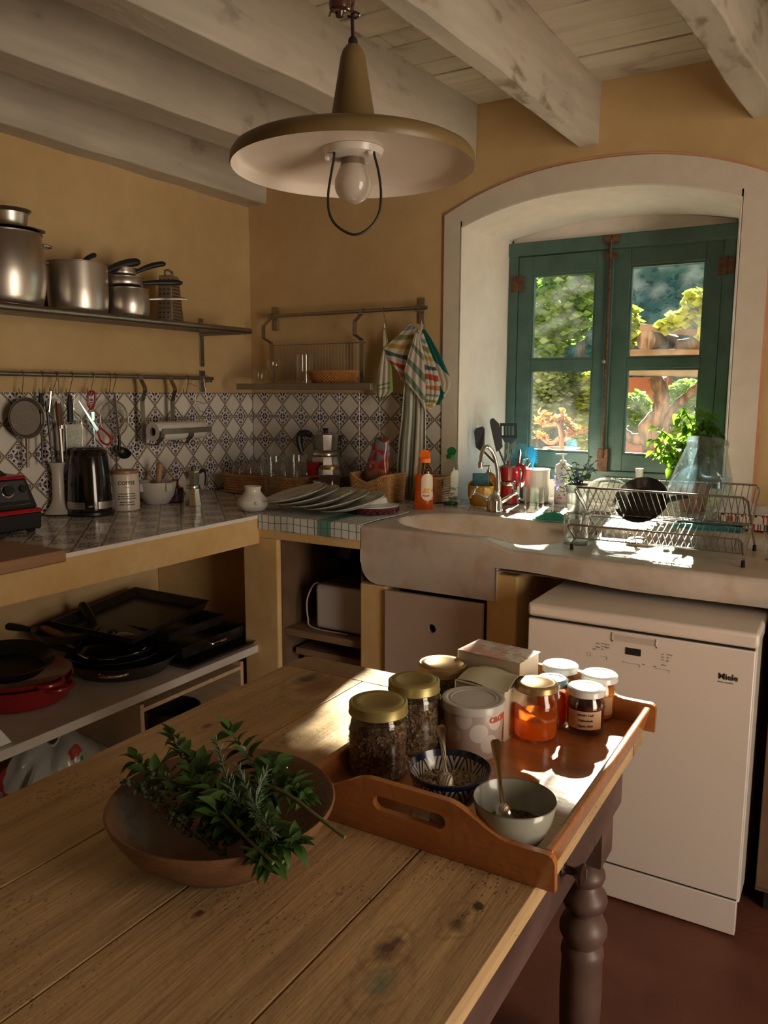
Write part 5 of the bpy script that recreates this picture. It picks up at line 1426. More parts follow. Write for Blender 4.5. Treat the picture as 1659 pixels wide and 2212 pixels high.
# stick blender
P = stand(130, 1114, ZC, 0.03); h = hgt(P, 999); r0 = m_of(13, P)
t = thing('stick_blender', 'white stick blender standing upright left of the kettle', 'blender', P)
MB().lathe([(0, 0.006), (r0*2.3, 0.0), (r0*2.45, 0.006), (r0*1.6, h*0.16), (r0*1.05, h*0.3), (r0*0.95, h*0.8), (r0*1.1, h*0.93), (r0*1.35, h*0.985), (r0*1.3, h), (0, h)], 32).build('body', mat('white plastic', (0.58, 0.52, 0.45, 1), None, rough=0.3), t)
MB().tube([(r0*2.4*math.cos(R(x)), r0*2.4*math.sin(R(x)), 0.004) for x in range(0, 360, 15)], 0.003, 6, closed=True).build('guard_ring', M_bake, t)
# kettle
P = stand(198, 1117, ZC, m_of(49, at(198, 1117, z=ZC))); r = m_of(49, P); h = hgt(P, 966)
t = thing('kettle', 'glossy black electric kettle with brushed steel band', 'kettle', P)
M_gblk = mat('glossy black plastic', (0.006, 0.006, 0.006, 1), None, rough=0.12, coat=0.5)
MB().lathe([(0, 0), (r*0.96, 0), (r, 0.004), (r, 0.014), (r*0.97, 0.016), (0, 0.016)], 44).build('power_base', M_blk, t)
MB().lathe([(0, 0.017), (r*0.96, 0.017), (r*0.97, 0.022), (r*0.97, h*0.13), (r*0.96, h*0.26), (r*0.90, h*0.6), (r*0.80, h*0.86), (r*0.74, h*0.955), (r*0.60, h*0.985), (0, h*0.985)], 56).build('body', M_gblk, t, smooth=50)
ca = CAMDIR(P)
for a0_, a1_ in ((-80, -15), (18, 80)):
    m = MB(); n = 14
    for i in range(n):
        p_ = []
        for q_, zz in ((i, h*0.11), (i+1, h*0.11), (i+1, h*0.215), (i, h*0.215)):
            a = ca+R(a0_+(a1_-a0_)*q_/n); p_.append((a, zz))
        m.add([((r*0.975+0.001)*math.cos(a), (r*0.975+0.001)*math.sin(a), zz) for a, zz in p_], [(0, 1, 2, 3)])
    m.build('steel_band', M_steel, t, recalc=False)
MB().ball(((r*0.97)*math.cos(ca), (r*0.97)*math.sin(ca), h*0.155), 0.006, 12, (1, 2.2, 0.8)).build('switch', M_chrome, t)
MB().lathe([(0, h*0.98), (r*0.56, h*0.98), (r*0.5, h*0.997), (0.01, h*1.0), (0, h*1.0)], 32).build('lid', M_blk, t)
ha = ca+R(150)
MB().tube(smooth_path([(r*0.7*math.cos(ha), r*0.7*math.sin(ha), h*0.93), (r*1.25*math.cos(ha), r*1.25*math.sin(ha), h*0.9), (r*1.4*math.cos(ha), r*1.4*math.sin(ha), h*0.55), (r*0.98*math.cos(ha), r*0.98*math.sin(ha), h*0.25)], 5), 0.011, 10).build('handle', M_blk, t)
# coffee canister
P = stand(272, 1104, ZC, 0.045); r = m_of(30, P); h = hgt(P, 1022)
t = thing('coffee_canister', 'cream ceramic coffee canister with a wooden lid', 'canister', P)
MB().lathe([(0, 0), (r*0.95, 0), (r, 0.003), (r, h*0.97), (r*0.97, h), (0, h)], 48).build('body', M_cream, t)
MB().lathe([(0, h), (r*0.99, h), (r*1.02, h+0.002), (r*1.02, h+0.011), (r*0.99, h+0.013), (0, h+0.013)], 48).build('lid', mat('acacia lid', (0.30, 0.15, 0.06, 1), (0.38, 0.2, 0.09, 1), 12, 0.4, stretch=(1, 6, 1)), t)
ca = CAMDIR(P)
wrap_letters('COFFEE', 0.0195, M_ink, t, r, h*0.72, ca+R(8), align='CENTER', bold=0.0004)
wrap_letters('(noun)', 0.0065, M_ink, t, r, h*0.63, ca+R(6), align='CENTER')
for i, l in enumerate(['a magical dark substance', 'that turns "leave me alone"', 'into "good morning honey"', 'liquid that smells like', 'freshly ground heaven']):
    wrap_letters(l, 0.0066, M_ink, t, r, h*0.46-i*0.0095-(0.004 if i > 2 else 0), ca+R(8), align='CENTER', bold=0.0002)
# mortar and pestle
P = stand(340, 1092, ZC, 0.06); r = m_of(42, P); h = hgt(P, 1040)
t = thing('mortar', 'heavy white stone mortar with square lugs right of the canister', 'mortar', P)
M_stone = mat('white marble mortar', (0.52, 0.50, 0.45, 1), (0.60, 0.58, 0.53, 1), 8, 0.4)
MB().lathe([(0, 0), (r*0.52, 0), (r*0.62, 0.006), (r*0.86, h*0.4), (r*0.98, h*0.85), (r, h), (r*0.86, h), (r*0.80, h*0.8), (r*0.55, h*0.3), (0, h*0.2)], 44).build('bowl', M_stone, t)
for q in (0, 90, 180, 270):
    a = CAMDIR(P)+R(q+35); m = MB(); m.box(r*0.80, r*1.10, -0.014, 0.014, h*0.62, h*0.985); m.xf(Matrix.Rotation(a, 4, 'Z')); m.build('lug', M_stone, t, bevel=0.003)
p2 = thing('pestle', 'wooden pestle standing in the white mortar', 'pestle', P+Vector((0, 0, h*0.28)))
o = Vector(p2.location); tip = at(346, 1000, depth=depth_of(P)+0.01)-o; d = tip.normalized()
MB().tube([(0, 0, 0), d*0.02, d*0.05, tip*0.65, tip*0.82, tip*0.95, tip], [0.012, 0.017, 0.014, 0.012, 0.014, 0.015, 0.008], 14).build('body', mat('pestle wood', (0.36, 0.20, 0.10, 1), (0.42, 0.25, 0.14, 1), 10, 0.5), p2)
# purple jar with red lid
P = stand(380, 1086, ZC, 0.03); r = m_of(17, P); h = hgt(P, 1050)
t = thing('purple_jar', 'small purple patterned jar with a red stopper', 'jar', P)
MB().lathe([(0, 0), (r*0.9, 0), (r, 0.004), (r, h*0.9), (r*0.5, h), (0, h)], 28).build('body', mat('purple patterned glass', (0.045, 0.008, 0.03, 1), (0.30, 0.12, 0.22, 1), 60, 0.3, lo=0.55, hi=0.66), t)
h2 = hgt(P, 1034); MB().lathe([(0, h), (r*0.42, h), (r*0.40, h+(h2-h)*0.5), (r*0.46, h2-0.002), (0, h2)], 20).build('stopper', M_redp, t)
# moka pots
def moka(name, label, P, r, h, hdir, mb=M_alu, mt=M_alu, knob=M_bake, n=8):
    t = thing(name, label, 'coffee maker', P, hdir)
    A8 = lambda l, nn=n: MB().lathe(l, nn).xf(Matrix.Rotation(PI/nn, 4, 'Z'))
    A8([(0, 0), (r*1.0, 0), (r*0.98, h*0.04), (r*0.78, h*0.40), (r*0.76, h*0.43), (0, h*0.43)]).build('boiler', mb, t, smooth=0, bevel=0.0006)
    MB().lathe([(0, h*0.43), (r*0.80, h*0.43), (r*0.82, h*0.45), (r*0.82, h*0.50), (r*0.78, h*0.52), (0, h*0.52)], 32).build('collar', mt, t)
    A8([(0, h*0.52), (r*0.66, h*0.52), (r*0.72, h*0.56), (r*0.86, h*0.86), (r*0.86, h*0.87), (0, h*0.87)]).build('upper_chamber', mb, t, smooth=0, bevel=0.0006)
    MB().add([(-r*0.70, -r*0.25, h*0.87), (-r*1.12, 0, h*0.86), (-r*0.70, r*0.25, h*0.87), (-r*0.66, 0, h*0.66)], [(0, 3, 1), (1, 3, 2), (0, 1, 2), (0, 2, 3)]).build('spout', mt, t, smooth=0)
    A8([(0, h*0.87), (r*0.86, h*0.87), (r*0.84, h*0.885), (r*0.25, h*0.93), (0, h*0.93)]).build('lid', mt, t, smooth=0)
    MB().lathe([(0, h*0.92), (r*0.14, h*0.92), (r*0.13, h*0.95), (r*0.20, h*0.99), (r*0.16, h), (0, h)], 14).build('knob', knob, t)
    MB().tube(smooth_path([(r*0.80, 0, h*0.84), (r*1.15, 0, h*0.90), (r*1.55, 0, h*0.86), (r*1.60, 0, h*0.72), (r*1.45, 0, h*0.50)], 5), [r*0.12+0.002+r*0.06*math.sin(i/20*PI) for i in range(21)], 10).build('handle', knob, t)
    MB().lathe([(0, 0), (r*0.09, 0), (r*0.09, r*0.12), (0, r*0.12)], 10, (r*0.82, -r*0.2, h*0.3), RYm).build('valve', mat('brass', (0.6, 0.4, 0.15, 1), None, rough=0.3, metal=1), t)
    return t
P = stand(418, 1093, ZC, 0.035); moka('moka_pot', 'small aluminium moka pot in front of the wicker tray', P, m_of(18.5, P), hgt(P, 1008), R(38))
# long wicker tray with glasses
def basket(name, label, x0, x1, y0, y1, h, mm, loc, rz=0, rows=9, flare=1.08, dip=0.0, cat='basket', e=0.28):
    t = thing(name, label, cat, loc, rz)
    W_, D_ = (x1-x0)/2, (y1-y0)/2; n = 84
    def per(k, s_, off=0):
        a = 2*PI*k/n; c_, s2 = math.cos(a), math.sin(a)
        u = math.copysign(abs(c_)**e, c_)*W_*s_; v = math.copysign(abs(s2)**e, s2)*D_*s_
        return u, v
    m = MB()
    for j in range(rows):
        f = (j+0.5)/rows; s_ = 1+(flare-1)*f; pts = []
        for k in range(n):
            u, v = per(k, s_); wv = 0.0022*(1 if (k+j) % 2 else -1); L_ = math.hypot(u, v)
            top_ = h-dip*math.cos(PI*u/(2*W_*s_))**2 if abs(v) > D_*0.6 else h
            pts.append((u*(1+wv/L_), v*(1+wv/L_), 0.003+(top_-0.003)*f))
        m.tube(pts, h/rows*0.56, 5, closed=True)
    m.build('woven_wall', mm, t, kind='stuff')
    MB().tube([(*per(k, flare*1.01), (h-dip*math.cos(PI*per(k, 1)[0]/(2*W_))**2 if abs(per(k, 1)[1]) > D_*0.6 else h)) for k in range(n)], 0.0055, 7, closed=True).build('rim', mm, t)
    MB().prism([per(k, 0.94) for k in range(n)], 0.001, 0.006).build('bottom', mm, t, smooth=0)
    return t
pl, pr_ = at(440, 1072, z=ZC), at(672, 1080, z=ZC)
yb0 = 2.78; xl, xr2 = -2.52, -2.10
hb3 = hgt(Vector((-2.3, yb0, ZC)), 1030)
# the tray runs across the corner, parallel to the window wall
btray = basket('wicker_tray', 'long shallow wicker tray filled with drinking glasses in the corner', xl, xr2, yb0, 3.06, hb3, M_wicker, Vector(((xl+xr2)/2, (yb0+3.06)/2, ZC)), 0, 7, 1.03)
def tumbler(name, label, P, r, h, group=None, g=None, base=0.004, taper=0.85, dbl=False, cat='glass'):
    t = thing(name, label, cat, P, group=group)
    w = 0.0016
    if dbl:
        prof = [(0, 0), (r*0.55, 0), (r*0.68, 0.004), (r*0.95, h*0.75), (r, h*0.93), (r*0.97, h), (r*0.92, h), (r*0.86, h*0.9), (r*0.74, h*0.35), (r*0.5, h*0.16), (0, h*0.13)]
    else:
        prof = [(0, 0), (r*taper, 0), (r*taper+0.001, 0.002), (r, h-0.001), (r-0.0006, h), (r-w, h-0.001), (r*taper-w, base), (0, base)]
    MB().lathe(prof, 36).build('bowl', g or G_clear, t, smooth=50)
    return t
k = 0
gw0 = None
for row, yy3 in enumerate((2.85, 2.925, 3.0)):
    for i in range(6):
        P = Vector((xl+0.045+i*0.066, yy3, ZC+0.0075)); hh = hgt(Vector((-2.3, 2.85, ZC)), 1002)-0.0075
        lab_ = 'clear tumbler in the wicker tray, %s row, %s from the left' % (('front', 'middle', 'back')[row], ('first', 'second', 'third', 'fourth', 'fifth', 'sixth')[i])
        if gw0 is None: gw0 = tumbler('tumbler', lab_, P, 0.030, hh, 'tumblers in the wicker tray')
        else: copy_tree(gw0, loc=P, label=lab_)
# double-walled glasses
for px, pyb, pyt, rp, lab in ((592, 1078, 983, 26, 'left of the three double-walled glasses behind the plates'), (641, 1077, 981, 24, 'middle of the three double-walled glasses behind the plates'), (748, 1066, 985, 28, 'right of the three double-walled glasses, beside the coffee jar')):
    P = stand(px, pyb, ZC, 0.035); tumbler('double_walled_glass', lab, P, m_of(rp, P), hgt(P, pyt), 'double-walled glasses', G_dbl, dbl=True)
# white vases
def vase(label, px, pyb, pyt, rp, P=None):
    P = P or stand(px, pyb, ZC, 0.045); r = m_of(rp, P); h = hgt(P, pyt)
    t = thing('white_pot', label, 'pot', P)
    MB().lathe([(0, 0), (r*0.70, 0), (r*0.75, h*0.03), (r*0.97, h*0.22), (r, h*0.34), (r*0.90, h*0.50), (r*0.62, h*0.68), (r*0.50, h*0.80), (r*0.50, h*0.88), (r*0.56, h*0.985), (r*0.54, h), (r*0.47, h*0.98), (r*0.43, h*0.85), (r*0.5, h*0.72), (r*0.8, h*0.5), (r*0.9, h*0.3), (r*0.6, h*0.05), (0, h*0.04)], 44).build('body', M_cer, t, smooth=60)
    a = CAMDIR(P)+R(12); MB().ball((r*0.97*math.cos(a), r*0.97*math.sin(a), h*0.36), r*0.12, 12, (1.3, 1.3, 1.0)).build('spout', M_cer, t)
vase('squat white glazed pot at the counter corner', 547, 1106, 1050, 34)
Pb = Vector((-1.93, 2.66, ZC)); Pb = at(690, 1072, z=ZC)
vase('white glazed pot half hidden behind the plates', 690, 1076, 1039, 26, stand(690, 1080, ZC, 0.04))
# big moka, coffee jar, red mat
P = stand(704, 1056, ZC, 0.05)
P = Vector((P.x, min(P.y, 3.05), ZC)); P = at(704, 1062, y=3.03); P = Vector((P.x, 3.03, ZC+0.075))
st = thing('wooden_riser', 'dark wooden box behind the coffee jar carrying the big moka pot', 'box', Vector((P.x, 3.03, ZC)))
MB().box(-0.09, 0.09, -0.075, 0.075, 0, 0.075).build('body', M_darkgap, st, bevel=0.003, smooth=0)
rm = m_of(36, P); moka('moka_pot', 'large aluminium moka pot with black handle on the left', P, rm, hgt(P, 925), R(205), n=10)
P = stand(705, 1060, ZC, 0.03); P = Vector((P.x, 2.86, ZC)); P.x = at(712, 1050, y=2.86).x
r = m_of(23, P); h = hgt(P, 1006)
t = thing('coffee_bean_jar', 'glass jar of coffee beans with gold lid in front of the big moka pot', 'jar', P)
MB().lathe([(0, 0), (r, 0), (r, h*0.86), (r*0.85, h*0.94), (0, h*0.94)], 32).build('body', G_clear, t)
MB().lathe([(0, 0.002), (r*0.95, 0.002), (r*0.95, h*0.7), (0, h*0.72)], 28).build('contents', mat('coffee beans', (0.05, 0.02, 0.01, 1), (0.16, 0.07, 0.03, 1), 120, 0.4, bump=1.0), t)
M_gold = mat('gold lacquered lid', (0.42, 0.30, 0.10, 1), (0.46, 0.34, 0.13, 1), 20, 0.32, metal=0.85)
MB().lathe([(0, h*0.90), (r*0.9, h*0.90), (r*0.92, h*0.99), (r*0.86, h), (0, h)], 32).build('lid', M_gold, t)
P = Vector((at(672, 1020, y=2.94).x, 2.94, ZC))
t = thing('red_stove_ring', 'red plastic ring beside the coffee jar', 'ring', P+Vector((0, 0, 0.0)))
hz = hgt(P, 998); MB().lathe([(0.012, 0), (0.030, 0), (0.022, hz*0.8), (0.040, hz), (0.012, hz)], 24).build('body', M_redp, t)
# tea towel under the plates, hanging over the front edge
def check_mat():
    m, nt, p = new_mat('checked tea towel'); g = NG(nt)
    x, y, z = g.sep(); col = (0.60, 0.62, 0.60, 1)
    per_ = 0.030
    fx = g.m('FRACT', g.m('DIVIDE', x, per_)); col = g.mix(g.m('LESS_THAN', fx, 0.10), col, (0.03, 0.09, 0.08, 1))
    s_ = g.m('ADD', y, g.m('MULTIPLY', z, 1.0)); fy = g.m('FRACT', g.m('DIVIDE', s_, per_)); col = g.mix(g.m('MULTIPLY', g.m('LESS_THAN', fy, 0.08), 0.85), col, (0.03, 0.09, 0.08, 1))
    gr = g.m('LESS_THAN', g.m('ABSOLUTE', g.m('SUBTRACT', x, 0.075)), 0.032)
    col = g.mix(g.m('MULTIPLY', gr, 0.8), col, (0.03, 0.22, 0.17, 1))
    nt.links.new(col, p.inputs['Base Color']); p.inputs['Roughness'].default_value = 0.9
    return m
tw0 = at(590, 1112, z=ZC).x; tx0, tx1 = -1.925, -1.475
t = thing('tea_towel', 'white checked tea towel with green bar draped over the counter edge', 'towel', ((tx0+tx1)/2, 2.45, ZC))
def tow(u, v):
    x = tx0+(tx1-tx0)*u; L_ = 0.36+0.055; s_ = v*L_
    yl = YF-0.006
    if s_ < 0.055:
        dz = 0.055-s_
        return Vector((x+0.01*math.sin(u*9)*0.2, yl+0.003*math.sin(u*14), ZC+0.004-dz-0.006*math.sin(u*3.0)*0))
    return Vector((x+0.03*(s_-0.055)*(1-u), yl+(s_-0.055), ZC+0.004+0.0010*math.sin(u*23+v*9)))
MB().sheet(tow, 46, 30, 0.0022).build('cloth', check_mat(), t, world=True, smooth=60)
# plates leaning in a row, pie dish and bowl
M_plate = mat('pale celadon plate', (0.56, 0.57, 0.50, 1), (0.60, 0.61, 0.55, 1), 8, 0.12, coat=0.5)
def plate_mesh(r):
    return MB().lathe([(0, 0), (r*0.55, 0), (r*0.57, 0.003), (r*0.70, 0.006), (r*0.98, 0.017), (r, 0.019), (r*0.985, 0.021), (r*0.70, 0.0095), (r*0.56, 0.0055), (0, 0.0045)], 56).mesh('plate', M_plate, 40)
pm = plate_mesh(0.128)
labs = ['leftmost white dinner plate of the leaning row, fully on top', 'second white dinner plate from the left in the leaning row', 'third white dinner plate from the left in the leaning row', 'fourth white dinner plate from the left in the leaning row', 'fifth white dinner plate, rightmost and lowest of the leaning row']
# (left px, left py, right px, right py) of each rim
edges = [(583, 1101, 718, 1055), (607, 1106, 744, 1057), (640, 1110, 780, 1058), (668, 1112, 800, 1062), (700, 1114, 812, 1066)]
for i, (lx, ly, rx, ry) in enumerate(edges):
    yy5 = 2.50
    a = at(lx, ly, y=yy5); b2 = at(rx, ry, y=yy5)
    d = (b2-a); 
    tl = math.atan2(d.z, d.x)
    tl = R(10)
    z_low = ZC+0.008+0.0235*0.0
    c = Vector(((a.x+b2.x)/2, yy5, 0))
    # plate rim's lower left point rests just above the towel
    rr5 = 0.128
    cx = a.x+rr5*math.cos(tl)+0.006; cz = ZC+0.012+rr5*math.sin(tl)
    o = bpy.data.objects.new('plate', pm); COL.objects.link(o)
    o.location = (cx, yy5, cz); o.rotation_euler = (R(10), -tl, 0)
    # rim height offset along the plate axis
    o.location = Vector(o.location)-Vector((-math.sin(tl), 0, math.cos(tl)))*0.019+Vector((0, 0, 0.022+0.004*(4-i)))
    o['label'] = labs[i]; o['category'] = 'plate'; o['group'] = 'dinner plates leaning in a row on the tea towel'
P = stand(815, 1114, ZC+0.006, 0.085); P.x -= 0.02
t = thing('pie_dish', 'purple glazed fluted dish under the upturned white bowl', 'dish', P)
r = 0.100; hd = 0.026
MB().lathe([(0, 0), (r*0.9, 0), (r*0.96, 0.003), (r, hd), (r*0.96, hd), (r*0.9, 0.005), (0, 0.005)], 60).build('body', mat('aubergine glaze', (0.10, 0.012, 0.03, 1), (0.15, 0.03, 0.055, 1), 30, 0.15, coat=0.5), t)
m = MB()
for k in range(26):
    a = 2*PI*k/26; pts = []
    for j in range(7):
        q = R(180*j/6); pts.append(((r+0.001)*math.cos(a+0.1*math.cos(q)), (r+0.001)*math.sin(a+0.1*math.cos(q)), 0.004+0.016*math.sin(q)))
    m.tube(pts, 0.0012, 4)
m.build('arched_relief', mat('dark glaze line', (0.02, 0.005, 0.012, 1), None, rough=0.2), t)
P2 = P+Vector((-0.005, 0, hd+0.001))
t = thing('upturned_bowl', 'cream soup plate turned upside down on the purple dish', 'bowl', P2)
r = 0.104; MB().lathe([(r, 0.0), (r, 0.003), (r*0.66, 0.010), (r*0.62, 0.012), (r*0.55, 0.030), (r*0.40, 0.037), (r*0.38, 0.041), (r*0.33, 0.041), (r*0.31, 0.037), (0, 0.036), (0, 0.032), (r*0.38, 0.033), (r*0.52, 0.026), (r*0.60, 0.008), (r*0.95, 0.0)], 52).build('body', M_plate, t)
# cutting board at the left edge with black grip
zt_ = ZC+0.035
a = at(143, 1187, z=zt_); 
t = thing('cutting_board', 'thick wooden cutting board overhanging the counter at the left edge', 'board', (a.x-0.15, a.y-0.25, ZC+0.001))
M_board = wood('oiled cutting board', (0.36, 0.20, 0.095, 1), (0.2, 0.1, 0.05, 1), knots=False, pits=0.2)
MB().box(a.x-0.33, a.x, a.y-0.50, a.y, ZC+0.001, zt_).build('board', M_board, t, world=True, bevel=0.004, smooth=0)
P = at(5, 1168, z=zt_); P = Vector((P.x-0.02, P.y-0.0, zt_))
t = thing('knife', 'kitchen knife with a black grip lying on the cutting board', 'knife', P)
MB().tube([(0.0, 0.02, 0.008), (0, -0.03, 0.009), (0, -0.09, 0.009)], [0.007, 0.009, 0.008], 10).build('grip', M_bake, t)
MB().hexa([(-0.001, -0.27, 0.002), (0.001, -0.27, 0.002), (0.001, -0.09, 0.0), (-0.001, -0.09, 0.0), (-0.001, -0.25, 0.012), (0.001, -0.25, 0.012), (0.001, -0.09, 0.020), (-0.001, -0.09, 0.020)]).build('blade', M_chrome, t, smooth=0)
# ---------------------------------------------------------------- rail and dish shelf on the window wall
YR = 3.085
ra, rc_ = at(584, 684, y=YR), at(913, 664, y=YR); ZR = (ra.z+rc_.z)/2
rl2 = thing('towel_rail', 'dark steel rail with two brackets left of the window', 'rail', ((ra.x+rc_.x)/2, YR, ZR))
MB().tube([(ra.x-0.01, YR, ZR), (rc_.x+0.02, YR, ZR)], 0.0085, 12).build('rod', M_steel2, rl2, world=True)
for px, p0, p1 in ((597, 664, 715), (912, 644, 700)):
    bx = at(px, 680, y=YB-0.006).x; z1, z0 = at(px, p0, y=YB-0.006).z, at(px, p1, y=YB-0.006).z
    m = MB(); m.box(bx-0.013, bx+0.013, YB-0.0115, YB-0.0065, z0, z1); m.box(bx-0.011, bx+0.011, YR, YB-0.008, ZR-0.014, ZR+0.014)
    for zz in (z0+0.015, z1-0.015): m.ball((bx, YB-0.013, zz), 0.004, 8)
    m.build('bracket', M_steel2, rl2, world=True, bevel=0.001)
# dish shelf
YS = 3.02
zsh = at(650, 828, y=2.86).z
dsh = thing('dish_shelf', 'dark steel dish shelf with wire back hanging from the rail', 'shelf', (-2.1, 2.95, zsh))
sxl, sxr = at(512, 832, y=2.86).x, at(802, 832, y=2.86).x
zbt = at(650, 842, y=2.86).z
bxl, bxr = at(592, 830, y=3.10).x, at(790, 830, y=3.10).x
for (pxa, pxb) in ((586, 600), (782, 796)):
    xa = at(pxa, 680, y=YR).x; w = 0.020
    pts = [(YR-0.0, ZR+0.011), (YR-0.011, ZR+0.006), (YR-0.013, ZR-0.016), (YR-0.060, ZR-0.050), (YR-0.062, ZR-0.105), (YR-0.005, ZR-0.125), (YR+0.0, zsh+0.005)]
    m = MB(); m.bar((xa, YR+0.010, ZR+0.004), (xa, YR, ZR+0.011), w, 0.003, (0, -0.3, 1))
    for p, q in zip(pts, pts[1:]): m.bar((xa, p[0], p[1]), (xa, q[0], q[1]), w, 0.004, (0, -1, 0.2))
    m.build('strap', M_steel2, dsh, world=True)
m = MB(); m.hexa([(sxl, 2.855, zbt), (sxr, 2.855, zbt), (sxr-0.0, 2.875, zbt), (sxl, 2.875, zbt), (sxl, 2.855, zsh), (sxr, 2.855, zsh), (sxr, 2.875, zsh), (sxl, 2.875, zsh)])
m.build('front_bar', M_steel2, dsh, world=True, bevel=0.001)
MB().hexa([(sxl, 2.875, zsh-0.006), (sxr, 2.875, zsh-0.006), (bxr+0.05, 3.085, zsh-0.010), (sxl+0.03, 3.085, zsh-0.010), (sxl, 2.875, zsh-0.002), (sxr, 2.875, zsh-0.002), (bxr+0.05, 3.085, zsh-0.006), (sxl+0.03, 3.085, zsh-0.006)]).build('shelf_plate', M_steel2, dsh, world=True, smooth=0)
zt2 = at(690, 743, y=YR).z
n = 30
for i in range(n+1):
    xx = bxl+(bxr-bxl)*i/n
    MB().tube([(xx, YR, zt2), (xx, YR, zsh+0.03), (xx+0.004, YR-0.03, zsh+0.004), (xx+0.01, YR-0.07, zsh+0.002)], 0.0013, 5).build('wire', M_steel2, dsh, world=True)
MB().tube([(bxl-0.01, YR, zt2), (bxr+0.01, YR, zt2)], 0.0022, 6).build('top_wire', M_steel2, dsh, world=True)
ZD = zsh+0.0035
def ond(px, y=2.93): return Vector((at(px, 820, y=y).x, y, zsh-0.0015))
P = ond(562); tumbler('tumbler', 'fluted tumbler at the left end of the dish shelf', P, m_of(17, P), hgt(P, 797), cat='glass')
def wineglass(label, P, r, h, up=True):
    t = thing('wine_glass', label, 'glass', P)
    pr = [(0, 0), (r*0.85, 0), (r*0.86, 0.001), (0.006, 0.006), (0.0035, 0.012), (0.0035, h*0.42), (r*0.5, h*0.5), (r*0.95, h*0.70), (r, h*0.82), (r*0.86, h), (r*0.86-0.001, h), (r-0.0012, h*0.82), (r*0.93, h*0.70), (r*0.46, h*0.52), (0, h*0.46)]
    if not up: pr = [(a, h-b) for a, b in pr]
    MB().lathe(pr, 36).build('bowl', G_clear, t, smooth=60)
P = ond(594); wineglass('stemmed wine glass standing on the dish shelf', P, m_of(17, P), hgt(P, 778))
P = ond(692, 3.0); wineglass('stemmed glass behind the wicker basket on the dish shelf', P, m_of(16, P), hgt(P, 755), False)
P = ond(658); r = m_of(18, P); h = hgt(P, 766)
t = thing('glass_carafe', 'tall straight glass carafe with angular handle', 'carafe', P)
MB().lathe([(0, 0), (r, 0), (r, h), (r-0.002, h), (r-0.002, 0.008), (0, 0.008)], 36).build('body', G_clear, t)
MB().tube([(-r, 0, h*0.80), (-r-0.028, 0, h*0.80), (-r-0.032, 0, h*0.72), (-r-0.036, 0, h*0.3), (-r*0.95, 0, 0.012)], 0.004, 8).build('handle', G_thick, t)
P = ond(720, 2.94); h = hgt(P, 803)
t = basket('bread_basket', 'small oval wicker bread basket on the dish shelf', -0.10, 0.10, -0.055, 0.055, h, mat('orange wicker', (0.42, 0.17, 0.045, 1), (0.52, 0.24, 0.08, 1), 30, 0.45, bump=0.3), P, 0, 8, 1.22, e=1.0)

# ---------------------------------------------------------------- towels and mitts on hooks
YT = 3.040
def wallhook(px, py0, pxb, pyb, label):
    a = at(px, py0, y=YR); b2 = at(pxb, pyb, y=YT)
    t = thing('hook', label, 'hook', a, group='hooks on the rail by the window')
    pts = [(a.x, YR+0.011*math.cos(R(q)), ZR+0.011*math.sin(R(q))) for q in (-20, 20, 60, 90, 130, 170)]+[((a.x+b2.x)/2, YR-0.014, (ZR+b2.z)/2), (b2.x, YR-0.016, b2.z), (b2.x, YR-0.024, b2.z-0.008), (b2.x-0.004, YR-0.034, b2.z-0.003), (b2.x-0.006, YR-0.036, b2.z+0.014)]
    MB().tube(smooth_path(pts, 3), 0.0019, 6).build('wire', M_steel2, t, world=True)
    return Vector((b2.x, YR-0.026, b2.z-0.005))
wallhook(829, 671, 830, 706, 'hook carrying the green-edged cloth'); HB = wallhook(906, 666, 911, 702, 'hook carrying the tea towels and mitts')
def drape(name, label, cat, rows, mm, y0, thick=0.003, fold=0.006, freq=3.0, part='cloth', nu=24, group=None, extra=None):
    """rows: (left px, right px, left py, right py) down the cloth"""
    n = len(rows)
    def fn(u, v):
        f = v*(n-1); i = min(int(f), n-2); t_ = f-i; t_ = t_*t_*(3-2*t_)*0.5+t_*0.5
        A, B = rows[i], rows[i+1]
        l = A[0]+(B[0]-A[0])*t_; r = A[1]+(B[1]-A[1])*t_; pl_ = A[2]+(B[2]-A[2])*t_; pr2 = A[3]+(B[3]-A[3])*t_
        y = y0+fold*math.sin(u*freq*2*PI+v*2.0)*(0.35+0.65*v)
        return at(l+(r-l)*u, pl_+(pr2-pl_)*u, y=y)
    c = fn(0.5, 0.0)
    t = thing(name, label, cat, c)
    ob = MB().sheet(fn, nu, 30, thick).build(part, mm, t, world=True, smooth=70)
    # UV-like stripes come from generated u,v stored as attributes
    me = ob.data; W_ = nu+1; tot = (31)*W_
    at_ = me.attributes.new('uvw', 'FLOAT_VECTOR', 'POINT')
    for k in range(len(me.vertices)):
        kk = k % tot; at_.data[k].vector = ((kk % W_)/nu, (kk//W_)/30, 0)
    return t
def cloth_mat(name, fn):
    m, nt, p = new_mat(name); g = NG(nt)
    a = nt.nodes.new('ShaderNodeAttribute'); a.attribute_name = 'uvw'
    s_ = nt.nodes.new('ShaderNodeSeparateXYZ'); nt.links.new(a.outputs['Vector'], s_.inputs[0])
    c = fn(g, s_.outputs[0], s_.outputs[1])
    nt.links.new(c, p.inputs['Base Color']); p.inputs['Roughness'].default_value = 0.92
    bp = nt.nodes.new('ShaderNodeBump'); bp.inputs['Strength'].default_value = 0.3; bp.inputs['Distance'].default_value = 0.003
    nt.links.new(g.noise(260, detail=2), bp.inputs['Height']); nt.links.new(bp.outputs[0], p.inputs['Normal'])
    return m
def bands(g, co, base, bs, per=None):
    if per: co = g.m('FRACT', g.m('MULTIPLY', co, per))
    c = base
    for lo, hi, col in bs:
        c = g.mix(g.m('MULTIPLY', g.m('GREATER_THAN', co, lo), g.m('LESS_THAN', co, hi)), c, col)
    return c
